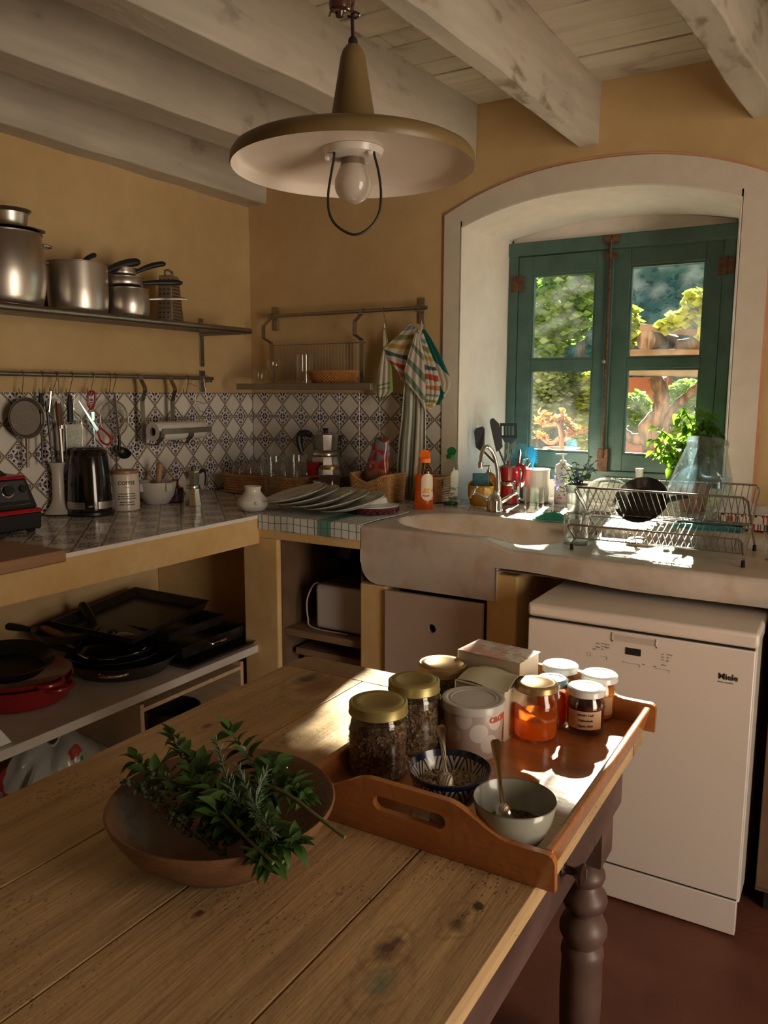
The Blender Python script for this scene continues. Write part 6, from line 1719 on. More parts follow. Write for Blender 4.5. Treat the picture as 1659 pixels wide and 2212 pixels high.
WHT = (0.62, 0.56, 0.49, 1); GRN = (0.16, 0.25, 0.20, 1)
drape('green_edged_cloth', 'small white cloth with light green stripes on the left hook', 'cloth',
      [(828, 832, 712, 712), (826, 840, 755, 750), (817, 846, 800, 790), (814, 848, 830, 822), (814, 849, 850, 845), (820, 824, 872, 868)],
      cloth_mat('green striped cloth', lambda g, u, v: bands(g, u, bands(g, v, WHT, [(0.62, 0.66, (0.22, 0.36, 0.08, 1)), (0.70, 0.73, (0.3, 0.42, 0.15, 1)), (0.88, 0.95, (0.22, 0.36, 0.08, 1))]), [(0.85, 1.1, (0.22, 0.36, 0.08, 1)), (-0.1, 0.08, (0.22, 0.36, 0.08, 1))])), 3.06, fold=0.004)
multi = [(0.04, 0.12, (0.19, 0.30, 0.30, 1)), (0.20, 0.29, (0.24, 0.28, 0.08, 1)), (0.36, 0.45, (0.50, 0.32, 0.06, 1)), (0.53, 0.60, (0.07, 0.12, 0.17, 1)), (0.68, 0.76, (0.45, 0.08, 0.04, 1)), (0.86, 0.95, (0.50, 0.22, 0.10, 1))]
drape('multicoloured_cloth', 'cloth with blue, olive, yellow and red stripes behind the green-striped towel', 'cloth',
      [(886, 905, 700, 712), (865, 908, 720, 735), (842, 905, 740, 760), (830, 900, 752, 790), (838, 893, 775, 815), (852, 888, 795, 825), (868, 884, 822, 835)],
      cloth_mat('multi stripe cloth', lambda g, u, v: bands(g, g.m('ADD', v, g.m('MULTIPLY', u, 0.15)), WHT, multi)), 3.052, fold=0.004)
drape('oven_mitt', 'quilted oven mitt with coloured stripes, right of the long towel', 'oven mitt',
      [(906, 912, 722, 722), (908, 922, 745, 745), (912, 934, 775, 772), (917, 944, 805, 800), (920, 949, 835, 830), (920, 949, 855, 852), (921, 944, 872, 868), (922, 930, 882, 880)],
      cloth_mat('mitt stripes', lambda g, u, v: bands(g, g.m('SUBTRACT', v, g.m('MULTIPLY', u, 0.05)), WHT, multi, 1.55)), 3.034, thick=0.018, fold=0.002)
def potholder_mat(g, u, v):
    d = g.m('ADD', v, g.m('MULTIPLY', g.m('SUBTRACT', u, 0.5), -0.35))
    return bands(g, d, (0.004, 0.11, 0.095, 1), [(0.40, 0.72, (0.52, 0.47, 0.38, 1))])
drape('crochet_potholder', 'teal and cream crocheted potholder at the far right of the rail', 'potholder',
      [(912, 917, 712, 712), (914, 930, 730, 730), (922, 943, 760, 752), (930, 955, 785, 775), (938, 966, 810, 800), (944, 974, 835, 822), (944, 972, 860, 838), (940, 958, 872, 858), (941, 950, 875, 873)],
      cloth_mat('crochet', potholder_mat), 3.066, thick=0.008, fold=0.002)
drape('striped_towel', 'long white linen towel with grey-green stripes hanging in folds', 'towel',
      [(896, 903, 722, 722), (886, 910, 760, 752), (878, 916, 800, 790), (872, 918, 840, 845), (868, 919, 900, 905), (862, 919, 950, 955), (858, 918, 1000, 1000), (858, 912, 1050, 1050), (864, 900, 1090, 1086)],
      cloth_mat('grey green stripes', lambda g, u, v: bands(g, u, WHT, [(0.12, 0.26, GRN), (0.50, 0.66, GRN), (0.86, 1.0, GRN)], 2.0)), 3.040, fold=0.010, freq=2.3, nu=40)
drape('towel_corner', 'folded-over top corner of the grey-green striped towel', 'towel',
      [(897, 906, 718, 722), (889, 912, 745, 755), (880, 917, 775, 790), (874, 919, 800, 830), (878, 919, 828, 866), (916, 920, 866, 900)],
      cloth_mat('grey green diagonal', lambda g, u, v: bands(g, g.m('SUBTRACT', v, g.m('MULTIPLY', u, 0.12)), WHT, [(0.14, 0.22, GRN), (0.38, 0.47, GRN), (0.62, 0.72, GRN)])), 3.022, fold=0.003)
lp = thing('towel_loop', 'white hanging tape of the striped towel on the hook', 'tape', HB)
MB().tube(smooth_path([at(912, 704, y=3.05), at(909, 715, y=3.03), at(903, 724, y=3.03)], 4), 0.003, 6).build('tape', mat('white tape', WHT, None, rough=0.9), lp, world=True)

# wicker basket with coffee pods, basket behind the bottle
P = stand(815, 1094, ZC, 0.07); P = Vector((at(817, 1060, y=2.92).x, 2.92, ZC))
hbk = hgt(P, 1022); wb_ = m_of(42, P)
basket('pod_basket', 'wicker basket with dipped front holding a bag of coffee pods', -wb_, wb_, -0.085, 0.085, hbk, M_wicker2, P, 0, 11, 1.1, 0.035)
P2 = P+Vector((0, 0.0, 0.008))
t = thing('pod_bag', 'plastic bag of colourful coffee pods standing in the wicker basket', 'bag', P2)
hp = hgt(P2, 950, 825)
def bagfn(u, v):
    a = 2*PI*u; w = (0.062-0.030*v*v)*(1+0.08*math.sin(a*3+v*7)); d = 0.045*(1-0.55*v)*(1+0.1*math.sin(a*4+v*9))
    sh = -0.015+0.03*v
    return Vector((w*math.cos(a)+sh, d*math.sin(a), hp*v*(1+0.04*math.sin(a*2))))
def pods():
    m, nt, p = new_mat('printed pod wrappers'); g = NG(nt)
    v = nt.nodes.new('ShaderNodeTexVoronoi'); v.inputs['Scale'].default_value = 34
    tc = nt.nodes.new('ShaderNodeTexCoord'); nt.links.new(tc.outputs['Object'], v.inputs['Vector'])
    s_ = nt.nodes.new('ShaderNodeSeparateXYZ'); nt.links.new(v.outputs['Color'], s_.inputs[0])
    c = g.mix(g.m('GREATER_THAN', s_.outputs[0], 0.45), (0.40, 0.10, 0.04, 1), (0.16, 0.14, 0.17, 1))
    c = g.mix(g.m('GREATER_THAN', s_.outputs[1], 0.72), c, (0.25, 0.02, 0.03, 1))
    c = g.mix(g.m('LESS_THAN', v.outputs['Distance'], 0.22), c, (0.50, 0.42, 0.38, 1))
    c = g.mix(g.m('LESS_THAN', v.outputs['Distance'], 0.12), c, (0.07, 0.03, 0.04, 1))
    nt.links.new(c, p.inputs['Base Color']); p.inputs['Roughness'].default_value = 0.18
    return m
MB().grid(bagfn, 36, 14).add([bagfn(k/36, 1.0) for k in range(36)], [tuple(range(36))]).build('bag', pods(), t, smooth=60)
P = Vector((at(935, 1060, y=3.03).x, 3.03, ZC)); basket('small_basket', 'small honey wicker basket behind the orange bottle', -0.055, 0.055, -0.05, 0.05, hgt(P, 1030), M_wicker2, P, 0, 10, 1.06)
# ---------------------------------------------------------------- bottles
def bottle(name, label, P, w, d, h, capc, liq, liqh, bodym, lab=None):
    t = thing(name, label, 'bottle', P, CAMDIR(P)+R(90))
    pr = [(0, 0), (w*0.92, 0), (w, 0.006), (w*1.0, h*0.18), (w*0.90, h*0.40), (w*1.0, h*0.60), (w*0.92, h*0.70), (w*0.55, h*0.79), (w*0.42, h*0.82)]
    MB().lathe(pr, 40, sy=d/w).build('body', bodym, t, smooth=60)
    if liqh:
        lp_ = [(0, 0.002)]+[(r_*0.95, max(0.002, z_)) for r_, z_ in pr[1:] if z_ < liqh*h]+[(w*0.9, liqh*h), (0, liqh*h)]
        MB().lathe(lp_, 36, sy=d/w).build('liquid', liq, t, smooth=60)
    m = MB().lathe([(0, h*0.81), (w*0.62, h*0.81), (w*0.62, h*0.875), (w*0.58, h*0.885), (0, h*0.885)], 28, sy=0.9)
    m.build('cap', capc, t)
    MB().lathe([(0, -0.003), (w*0.55, -0.003), (w*0.58, 0.003), (0, 0.003)], 24, (w*0.05, w*0.35, h*0.93), Matrix.Rotation(R(68), 4, 'X')).build('flip_lid', capc, t)
    if lab:
        m = MB(); n = 12; z0, z1 = h*0.16, h*0.62
        for i in range(n):
            q = []
            for k_, zz in ((i, 0), (i+1, 0), (i+1, 1), (i, 1)):
                a = R(-90+lab[1]-38+76*k_/n); e = 1-0.35*abs(2*k_/n-1)**3
                z = z0+(z1-z0)*(0.5+(zz-0.5)*e); rr_ = w*(0.995 if z < h*0.25 or z > h*0.55 else 0.96)+0.0012
                q.append((rr_*math.cos(a), rr_*math.sin(a)*d/w*1.02, z))
            m.add(q, [(0, 1, 2, 3)])
        m.build('label', lab[0], t, recalc=False, smooth=60)
    return t
M_orange = mat('orange detergent', (1.0, 0.36, 0.025, 1), None, rough=0.1, trans=0.7, coat=0.6)
M_orangecap = mat('orange cap', (0.95, 0.19, 0.015, 1), None, rough=0.35)
M_greencap = mat('green cap', (0.005, 0.16, 0.04, 1), None, rough=0.35)
def label_mat(name, base, blobs):
    m, nt, p = new_mat(name); g = NG(nt); x, y, z = g.sep()
    n = g.noise(60, detail=2); c = base
    for lo, hi, zc_, zw, col in blobs:
        f = g.m('MULTIPLY', g.m('LESS_THAN', g.m('ABSOLUTE', g.m('SUBTRACT', z, zc_)), zw), g.m('MULTIPLY', g.m('GREATER_THAN', n, lo), g.m('LESS_THAN', n, hi)))
        c = g.mix(f, c, col)
    nt.links.new(c, p.inputs['Base Color']); p.inputs['Roughness'].default_value = 0.4
    return m
P = stand(916, 1101, ZC, 0.025)
bottle('dish_soap_bottle', 'orange dish soap bottle with open orange cap beside the sink', P, m_of(21, P), m_of(21, P)*0.62, hgt(P, 975), M_orangecap, M_orange, 0.60, glass('orange tinted plastic', (1.0, 0.82, 0.60, 1), 0.05),
       (label_mat('orange soap label', (0.75, 0.62, 0.48, 1), [(0.5, 1, 0.075, 0.010, (0.75, 0.35, 0.05, 1)), (0.52, 1, 0.055, 0.004, (0.5, 0.12, 0.10, 1)), (0.45, 1, 0.03, 0.004, (0.1, 0.15, 0.5, 1))]), 20))
P = stand(973, 1092, ZC, 0.022)
bottle('dish_soap_bottle', 'nearly empty clear soap bottle with open dark green cap', P, m_of(17, P), m_of(17, P)*0.7, hgt(P, 967), M_greencap, mat('green detergent', (0.02, 0.22, 0.06, 1), None, rough=0.1, trans=0.5), 0.05, glass('clear bottle plastic', (0.93, 0.97, 0.95, 1), 0.04),
       (label_mat('green soap label', (0.62, 0.66, 0.60, 1), [(0.5, 1, 0.07, 0.006, (0.1, 0.35, 0.2, 1)), (0.5, 1, 0.05, 0.003, (0.45, 0.1, 0.2, 1)), (0.48, 1, 0.03, 0.005, (0.2, 0.2, 0.2, 1))]), 35))
# sponge caddy, sponge, soap pump
P = stand(1038, 1092, ZC, 0.035); r = m_of(28, P); h = hgt(P, 1048)
t = thing('sponge_caddy', 'mustard yellow ceramic sponge caddy behind the tap', 'caddy', P, CAMDIR(P)+R(90))
def cad(a, z): return (r*math.cos(a)*(0.80+0.2*min(1, z*2)), r*0.80*math.sin(a)*(0.85+0.15*z))
m = MB(); n = 40; rows = 9; vs = []; fs = []
for j in range(rows+1):
    z = j/rows
    for k in range(n):
        a = 2*PI*k/n; x, y = cad(a, z); zz = h*z*(1.0 if z < 0.99 else 1)+ (0.022*max(0, math.sin(a))*z)
        vs.append((x, y, zz))
for j in range(rows):
    for k in range(n): fs.append((j*n+k, j*n+(k+1) % n, (j+1)*n+(k+1) % n, (j+1)*n+k))
fs.append(tuple(range(n-1, -1, -1))); m.add(vs, fs)
o = m.build('body', mat('mustard glaze', (0.72, 0.36, 0.01, 1), None, rough=0.2, coat=0.5), t)
sd = o.modifiers.new('wall', 'SOLIDIFY'); sd.thickness = 0.004; sd.offset = -1
P2 = P+Vector((0, 0, 0.012)); a2 = CAMDIR(P)
P2 = P2+Vector((math.cos(a2), math.sin(a2), 0))*0.004
t = thing('sponge', 'blue-grey scouring sponge standing in the yellow caddy', 'sponge', P2, a2+R(90), rot=(R(-6), 0, a2+R(90)))
hs = hgt(P, 1021)-0.014; MB().box(-r*0.66, r*0.60, -0.010, 0.012, 0.0, hs).build('foam', mat('blue grey sponge', (0.07, 0.19, 0.25, 1), (0.10, 0.24, 0.30, 1), 60, 0.9, bump=0.6, bscale=200), t, bevel=0.004)
P = Vector((at(1050, 1060, y=3.10).x, 3.125, ZC)); rp = m_of(16, P); h = hgt(P, 1020)
t = thing('soap_pump', 'amber soap dispenser with chrome pump behind the sponge', 'dispenser', P)
MB().lathe([(0, 0), (rp, 0), (rp, h*0.75), (rp*0.8, h*0.92), (rp*0.3, h), (0, h)], 28).build('body', mat('amber soap', (0.55, 0.28, 0.06, 1), None, rough=0.15, trans=0.4), t)
MB().tube([(0, 0, h), (0, 0, h+0.028)], 0.004, 8).lathe([(0, h+0.0), (0.009, h+0.0), (0.009, h+0.012), (0, h+0.012)], 16).bar((0.004, 0, h+0.028), (-0.022, -0.005, h+0.026), 0.007, 0.006).build('pump', M_chrome, t)
# tap
P = stand(1068, 1105, ZC, 0.02); P = Vector((P.x, P.y, ZC-0.001)); k_ = m_of(1, P)
t = thing('kitchen_tap', 'chrome swan-neck mixer tap with cross handles on the ledge', 'tap', P)
m = MB().lathe([(0, 0), (17.5*k_, 0), (17.5*k_, 0.004), (17*k_, 0.008), (16.5*k_, 22*k_), (14*k_, 30*k_), (9*k_, 36*k_), (0, 37*k_)], 36)
m.build('body', M_chrome, t)
def Dp(px, py, dd=0.0): return at(px, py, depth=depth_of(P)+dd)-P
neck = [(1074, 1078), (1076, 1060), (1076, 1035), (1074, 1010), (1066, 980), (1054, 965), (1045, 968), (1040, 985), (1039, 1000)]
q = smooth_path([Dp(px, py, -0.012*i*0.6) for i, (px, py) in enumerate(neck)], 5)
m = MB().tube(q, [0.0095-0.0015*min(1, i/20) for i in range(len(q))], 16); e = q[-1]
m.lathe([(0, -0.020), (0.0095, -0.020), (0.0105, -0.014), (0.0105, 0.004), (0, 0.004)], 20, e); m.lathe([(0.0125, -0.004), (0.0135, 0), (0.0135, 0.012), (0.009, 0.018), (0, 0.018)], 20, q[0]+Vector((0, 0, -0.006)))
m.build('spout', M_chrome, t)
for (bx, by), (hx, hy), s_ in (((1058, 1084), (1025, 1064), -1), ((1082, 1084), (1112, 1066), 1)):
    a, b2 = Dp(bx, by), Dp(hx, hy); d = (b2-a).normalized(); m = MB()
    m.tube([a, a+(b2-a)*0.35, a+(b2-a)*0.4, a+(b2-a)*0.75, b2], [0.0085, 0.0090, 0.0075, 0.0070, 0.0050], 14)
    u = d.cross(Vector((0, 1, 0))).normalized(); w = d.cross(u).normalized()
    c_ = b2+d*0.004; m.ball(c_, 0.0085, 12)
    for v in (u, -u, w, -w): m.tube([c_, c_+v*0.022], [0.0038, 0.0032], 8).ball(c_+v*0.025, 0.0055, 10)
    m.build('cross_handle', M_chrome, t)
MB().tube([Dp(1070, 1064), Dp(1069, 1073, -0.02)], 0.0095, 14).build('ceramic_button', M_cer, t)
# red moka, utensil can, crock
P = stand(1096, 1091, ZC, 0.035); P.y = 3.15; P.x = at(1096, 1080, y=3.15).x
def lowmoka(P, r, h):
    return moka('moka_pot', 'red enamelled moka pot with silver lid behind the tap', P, r, h, R(15), mb=M_red, mt=M_alu, knob=M_redp, n=24)
lowmoka(P, m_of(21, P), hgt(P, 996))
P = Vector((at(1118, 1060, y=3.28).x, 3.28, ZC)); rc2 = m_of(17, P); h = hgt(P, 1020)
can = thing('utensil_can', 'grey tin can full of cooking utensils beside the red moka pot', 'can', P)
MB().lathe([(0, 0), (rc2, 0), (rc2, h), (rc2-0.0015, h), (rc2-0.0015, 0.002), (0, 0.002)], 32).build('body', M_alu, can)
def head(name, label, px0, py0, px1, py1, dy0, dy1, outline, mm, shaft=M_bake, cat='utensil', sr=0.005, slots=None, base=None):
    """utensil from its grip inside the can (px0,py0) to its neck (px1,py1); outline of the head in photo pixels"""
    b0 = base or P
    a = at(px0, py0, depth=depth_of(b0)+dy0); n_ = at(px1, py1, depth=depth_of(b0)+dy1)
    t = thing(name, label, cat, a)
    MB().tube([(0, 0, 0), (n_-a)*0.5, n_-a], [sr, sr, sr*0.8], 8).build('handle', shaft, t)
    m = MB(); w_ = [at(px, py, depth=depth_of(b0)+dy1-0.0002*abs(py-py1))-a for px, py in outline]
    c = sum(w_, Vector())/len(w_); nn = len(w_); back = -_fw*0.0035
    vs = w_+[v-back for v in w_]
    if not slots: m.add(vs, [tuple(range(nn)), tuple(range(2*nn-1, nn-1, -1))]+[(i, (i+1) % nn, nn+(i+1) % nn, nn+i) for i in range(nn)])
    m.build('head', mm, t, smooth=20)
    return t, a
head('spatula', 'black flat spatula leaning left against the white reveal', 1108, 1040, 1038, 968, 0.0, -0.01, [(1036, 973), (1028, 966), (1024, 932), (1028, 925), (1043, 921), (1047, 926), (1047, 968), (1042, 974)], M_blk)
head('pasta_spoon', 'black nylon spoon leaning beside the slotted turner', 1110, 1045, 1078, 973, 0.01, 0.0, [(1072, 976), (1066, 950), (1058, 912), (1060, 905), (1066, 903), (1078, 915), (1084, 945), (1086, 965), (1080, 972)], M_blk)
t, a = head('slotted_turner', 'steel-handled black slotted turner above the can', 1092, 1020, 1098, 955, 0.0, -0.005, [(1090, 955), (1084, 945), (1117, 945), (1112, 952), (1104, 960)], M_blk, shaft=M_chrome, slots=None)
m = MB(); DD = depth_of(P)-0.005
def sq(x0, x1, y0, y1): 
    v = [at(x0, y1, depth=DD)-a, at(x1, y1, depth=DD)-a, at(x1, y0, depth=DD)-a, at(x0, y0, depth=DD)-a]
    m.hexa(v+[q_+_fw*0.003 for q_ in v])
for x0, x1 in ((1080, 1084), (1088, 1091), (1095, 1098), (1102, 1105), (1110, 1117)): sq(x0, x1, 919, 947)
sq(1080, 1117, 914, 920); sq(1080, 1117, 940, 947); m.build('slotted_blade', M_blk, t, smooth=0)
head('ladle', 'dark handled ladle hanging behind the turner', 1116, 1040, 1104, 970, 0.02, 0.02, [(1100, 972), (1098, 955), (1112, 950), (1118, 965), (1116, 1000), (1106, 990)], M_darkgap, cat='ladle')
head('kitchen_knife', 'knife with dark grip pointing up beside the turner', 1090, 1050, 1097, 1000, 0.0, 0.0, [(1090, 1000), (1100, 978), (1103, 982), (1100, 1004)], M_wood1, cat='knife')
Pc = stand(1158, 1087, ZC, 0.045); Pc.y = min(Pc.y, 3.36)
r = m_of(28, Pc); h = hgt(Pc, 1013)
cr_ = thing('white_crock', 'white ribbed ceramic crock with saucer holding brushes', 'crock', Pc)
m = MB(); n = 96; vs = []; fs = []
prf = [(0.92, 0), (0.95, 0.03), (0.95, 0.93), (1.0, 0.97), (1.0, 1.0), (0.90, 1.0), (0.88, 0.06)]
for a_, z in prf:
    for k in range(n):
        rb3 = r*a_*(1+(0.008*math.cos(k*PI*2/4) if 0.02 < z < 0.95 and a_ > 0.9 else 0)); an = 2*PI*k/n; vs.append((rb3*math.cos(an), rb3*math.sin(an), z*h))
for j in range(len(prf)-1):
    for k in range(n): fs.append((j*n+k, j*n+(k+1) % n, (j+1)*n+(k+1) % n, (j+1)*n+k))
fs.append(tuple(range(n-1, -1, -1))); fs.append(tuple((len(prf)-1)*n+k for k in range(n)))
m.add(vs, fs); m.build('body', mat('white crock glaze', (0.72, 0.66, 0.60, 1), None, rough=0.3, coat=0.2), cr_)
MB().lathe([(0, 0.0), (r*0.9, 0.0), (r*1.25, 0.006), (r*1.25, 0.008), (r*0.9, 0.003), (0, 0.003)], 40).build('saucer', _cache['white crock glaze'], cr_)
M_bluep = mat('bright blue plastic', (0.0, 0.25, 0.55, 1), None, rough=0.35)
M_bluet = mat('teal blue plastic', (0.03, 0.20, 0.30, 1), None, rough=0.4)
head('silicone_spatula', 'teal blue spatula with broad head in the white crock', 1120, 1045, 1126, 985, 0.0, 0.0, [(1110, 1010), (1100, 1000), (1120, 958), (1138, 960), (1140, 988), (1128, 1012)], M_bluet, shaft=M_bluet, base=Pc)
t, a = head('dish_brush', 'bright blue dish brush standing in the white crock', 1154, 1050, 1150, 1000, 0.0, 0.0, [(1146, 1000), (1140, 985), (1140, 966), (1152, 963), (1157, 975), (1157, 992), (1153, 1004)], M_bluep, shaft=M_bluep, base=Pc)
m = MB()
for i in range(9):
    v = at(1156, 968+i*4, depth=depth_of(Pc))-a; m.tube([v, v+at(1161, 967+i*4, depth=depth_of(Pc))-at(1156, 968+i*4, depth=depth_of(Pc))], 0.0016, 5)
m.build('bristles', M_bluep, t, kind='stuff')
head('vegetable_knife', 'small silver knife standing between can and crock', 1118, 1050, 1122, 1000, -0.02, -0.02, [(1116, 1005), (1120, 975), (1124, 970), (1126, 978), (1122, 1006)], M_chrome, shaft=M_redp, cat='knife', base=Pc)
t = thing('scissors', 'steel scissors standing handle-up in the white crock', 'scissors', at(1135, 1030, depth=depth_of(Pc)))
o = Vector(t.location)
for pts in ([(1124, 1005), (1131, 992), (1142, 992), (1140, 1006), (1128, 1013), (1122, 1012)], [(1134, 1016), (1142, 1004), (1146, 1000), (1145, 1012), (1138, 1020), (1132, 1022)]):
    MB().tube(smooth_path([at(px, py, depth=depth_of(Pc)-0.01)-o for px, py in pts+[pts[0]]], 4)[:-1], 0.0028, 8, closed=True).build('handle_loop', M_chrome, t)
MB().tube([(0, 0, 0.01), (0, 0, -0.05)], 0.004, 6).build('blades', M_chrome, t)
# lotion bottle
P = stand(1213, 1089, ZC, 0.03); P.y = min(P.y, 3.30); r = m_of(17, P); h = hgt(P, 1000)
t = thing('lotion_bottle', 'white pump bottle with pink blossom label left of the zinc pot', 'bottle', P)
M_wplast = mat('white bottle plastic', (0.74, 0.70, 0.66, 1), None, rough=0.3, coat=0.3)
MB().lathe([(0, 0), (r*0.95, 0), (r, 0.005), (r, h*0.85), (r*0.9, h*0.95), (r*0.45, h), (0, h)], 36, sy=0.75).build('body', M_wplast, t)
h2 = hgt(P, 980); MB().lathe([(0, h), (r*0.42, h), (r*0.42, h+0.010), (0.004, h+0.014), (0.004, h2-0.006), (0.010, h2-0.005), (0.010, h2), (0, h2)], 20).bar((-0.03, -0.01, h2-0.003), (0.014, 0.004, h2-0.003), 0.010, 0.006).build('pump', M_cer, t)
m = MB(); n = 8
for i in range(n):
    qd = []
    for k3, zz in ((i, h*0.12), (i+1, h*0.12), (i+1, h*0.55), (i, h*0.55)):
        an = CAMDIR(P)+R(-40+80*k3/n); qd.append(((r+0.0008)*math.cos(an), (r+0.0008)*0.77*math.sin(an), zz))
    m.add(qd, [(0, 1, 2, 3)])
m.build('label', label_mat('blossom label', (0.70, 0.62, 0.60, 1), [(0.5, 1, 0.045, 0.012, (0.25, 0.16, 0.18, 1)), (0.53, 1, 0.02, 0.010, (0.75, 0.12, 0.28, 1))]), t, recalc=False)
# zinc pot with blue flowers
P = stand(1246, 1108, ZC, 0.03); r = m_of(27, P); h = hgt(P, 1046)
t = thing('potted_flowers', 'small plant with violet-blue flowers in a zinc pot', 'plant', P)
MB().lathe([(0, 0), (r*0.74, 0), (r*0.80, h*0.3), (r*0.83, h*0.31), (r*0.82, h*0.35), (r*0.90, h*0.70), (r*0.93, h*0.72), (r*0.92, h*0.75), (r*0.98, h*0.98), (r*1.02, h), (r*0.96, h), (r*0.9, h*0.85), (0, h*0.84)], 40).build('pot', mat('zinc', (0.36, 0.37, 0.36, 1), (0.46, 0.47, 0.46, 1), 18, 0.35, metal=0.9), t)
rnd = random.Random(11)
L_pot = leafmat('pot plant leaves', (0.05, 0.13, 0.02, 1), (0.12, 0.23, 0.03, 1))
me_l = leaf_mesh('leaf', L_pot, 0.028, 0.019, 0.25, 0.35, 5)
L_fl = mat('violet blue petals', (0.16, 0.17, 0.55, 1), (0.26, 0.26, 0.68, 1), 30, 0.6, trans=0.4)
def fl_mesh():
    m = MB()
    for k in range(5):
        a = 2*PI*k/5; m.add([(0, 0, 0), (0.007*math.cos(a-0.4), 0.007*math.sin(a-0.4), 0.002), (0.011*math.cos(a), 0.011*math.sin(a), 0.0), (0.007*math.cos(a+0.4), 0.007*math.sin(a+0.4), 0.002)], [(0, 1, 2, 3)])
    m.lathe([(0, 0.001), (0.0015, 0.001), (0.001, 0.003), (0, 0.003)], 6)
    return m.mesh('flower', L_fl, 0, recalc=False)
me_f = fl_mesh(); mst = MB()
tipsp = [(1208, 1030), (1215, 1005), (1232, 1010), (1245, 1000), (1262, 1008), (1275, 990), (1284, 998), (1270, 1025), (1225, 1035), (1250, 1030), (1235, 1050), (1210, 1055), (1282, 1015), (1240, 1020)]
for i, (px, py) in enumerate(tipsp):
    e = at(px, py, depth=depth_of(P)+rnd.uniform(-0.04, 0.04))-P; b3 = Vector((rnd.uniform(-0.01, 0.01), rnd.uniform(-0.01, 0.01), h*0.82))
    pth = smooth_path([b3, b3*0.5+e*0.5+Vector((0, 0, 0.012)), e], 5); mst.tube(pth, 0.0014, 5)
    for j in range(3, len(pth), 2):
        inst('leaf', me_l, t, pth[j], (rnd.uniform(-0.5, 0.5), rnd.uniform(-0.5, 0.4), rnd.uniform(0, 6.3)), (rnd.uniform(0.6, 1.0),)*3)
    inst('leaf', me_l, t, e, (rnd.uniform(-0.5, 0.5), rnd.uniform(-0.6, 0), rnd.uniform(0, 6.3)), (0.8,)*3)
mst.build('stem', L_pot, t)
for px, py in ((1200, 1035), (1204, 1047), (1212, 1025), (1198, 1025), (1248, 1022), (1252, 1035), (1243, 1040), (1268, 1012), (1276, 1016), (1238, 1060), (1246, 1052), (1206, 1055), (1215, 1040), (1228, 1064)):
    e = at(px, py, depth=depth_of(P)-0.03)-P; inst('flower', me_f, t, e, (rnd.uniform(0.8, 1.6), 0, rnd.uniform(-0.6, 1.2)))
# small glass with water and teal cloth on the ledge
P = stand(1153, 1112, ZC, 0.03); r = m_of(23, P); h = hgt(P, 1053)
tumbler('tumbler', 'clear tumbler standing on the tiled ledge beside the tap', P, r, h, g=G_thick, base=0.010, taper=0.86)
cl_c = at(1180, 1112, y=2.80)
t = thing('teal_cloth', 'folded teal dishcloth draped over the ledge edge', 'cloth', (cl_c.x, 2.79, ZC))
a0, a1 = at(1146, 1120, y=2.76).x, at(1228, 1115, y=2.76).x
def tc(u, v):
    x = a0+(a1-a0)*(u*0.8+v*0.2*0+0.1*v); y = 2.765+0.085*v; z = ZC+0.004+0.034*math.sin(PI*min(1, v*1.25))*(1-abs(2*u-1)**3)*(0.5+0.5*u)
    return Vector((x, y, z))
MB().sheet(tc, 26, 20, 0.003).build('cloth', mat('teal cloth', (0.06, 0.52, 0.38, 1), (0.10, 0.60, 0.46, 1), 160, 0.9, bump=0.8, trans=0.25), t, world=True, smooth=60)
def tc2(u, v):
    x = a0+(a1-a0)*(0.05+0.8*u); return Vector((x, 2.762+0.075*v, ZC+0.0035+0.008*math.sin(PI*v)))
MB().sheet(tc2, 20, 10, 0.003).build('cloth_fold', _cache['teal cloth'], t, world=True, smooth=60)

# ---------------------------------------------------------------- wire drainer
M_rk = mat('chromed wire', (0.42, 0.41, 0.40, 1), None, rough=0.25, metal=1)
rx0, rx1 = -0.757, -0.258
yf, yb4, ym = 2.446, 2.765, 2.590
zt3, zm, zlow = 1.130, 1.030, 0.965
rk = thing('dish_drainer', 'two-tier folding chrome wire dish drainer on the draining slab', 'dish rack', ((rx0+rx1)/2, 2.6, ZS))
def wire(pts, r_=0.0016, nm='wire', n=6): return MB().tube(pts, r_, n).build(nm, M_rk, rk, world=True)
# the two crossing end frames: each is one long wire bent into a U along the rack
def frame_(y_top, z_top, y_foot, nm):
    for xx in (rx0, rx1):
        wire([(xx, y_foot, ZS+0.018), (xx, y_foot+(y_top-y_foot)*0.94, ZS+(z_top-ZS)*0.94), (xx+(0.012 if xx < -0.5 else -0.012), y_top, z_top)], 0.0034, 'leg', 8)
        MB().lathe([(0, 0), (0.0055, 0), (0.006, 0.003), (0.005, 0.019), (0, 0.021)], 12, (xx, y_foot, ZS)).build('rubber_foot', M_gap, rk, world=True)
    wire([(rx0+0.012, y_top, z_top), (rx1-0.012, y_top, z_top)], 0.0034, nm, 8)
frame_(yf-0.004, zt3, 2.727, 'top_rail'); frame_(yb4, zt3+0.004, yf, 'top_rail')
wire([(rx0+0.005, ym, zm), (rx1-0.005, ym, zm)], 0.0026, 'bottom_rail'); wire([(rx0+0.005, ym+0.035, zm), (rx1-0.005, ym+0.035, zm)], 0.0026, 'bottom_rail')
nn = 26
for i in range(nn+1):
    x = rx0+0.012+(rx1-rx0-0.024)*i/nn
    wire([(x, yf-0.004, zt3), (x, ym-0.01, zm+0.004), (x, ym, zm-0.001), (x, ym+0.035, zm-0.001), (x, yb4, zt3+0.003)], 0.0013)
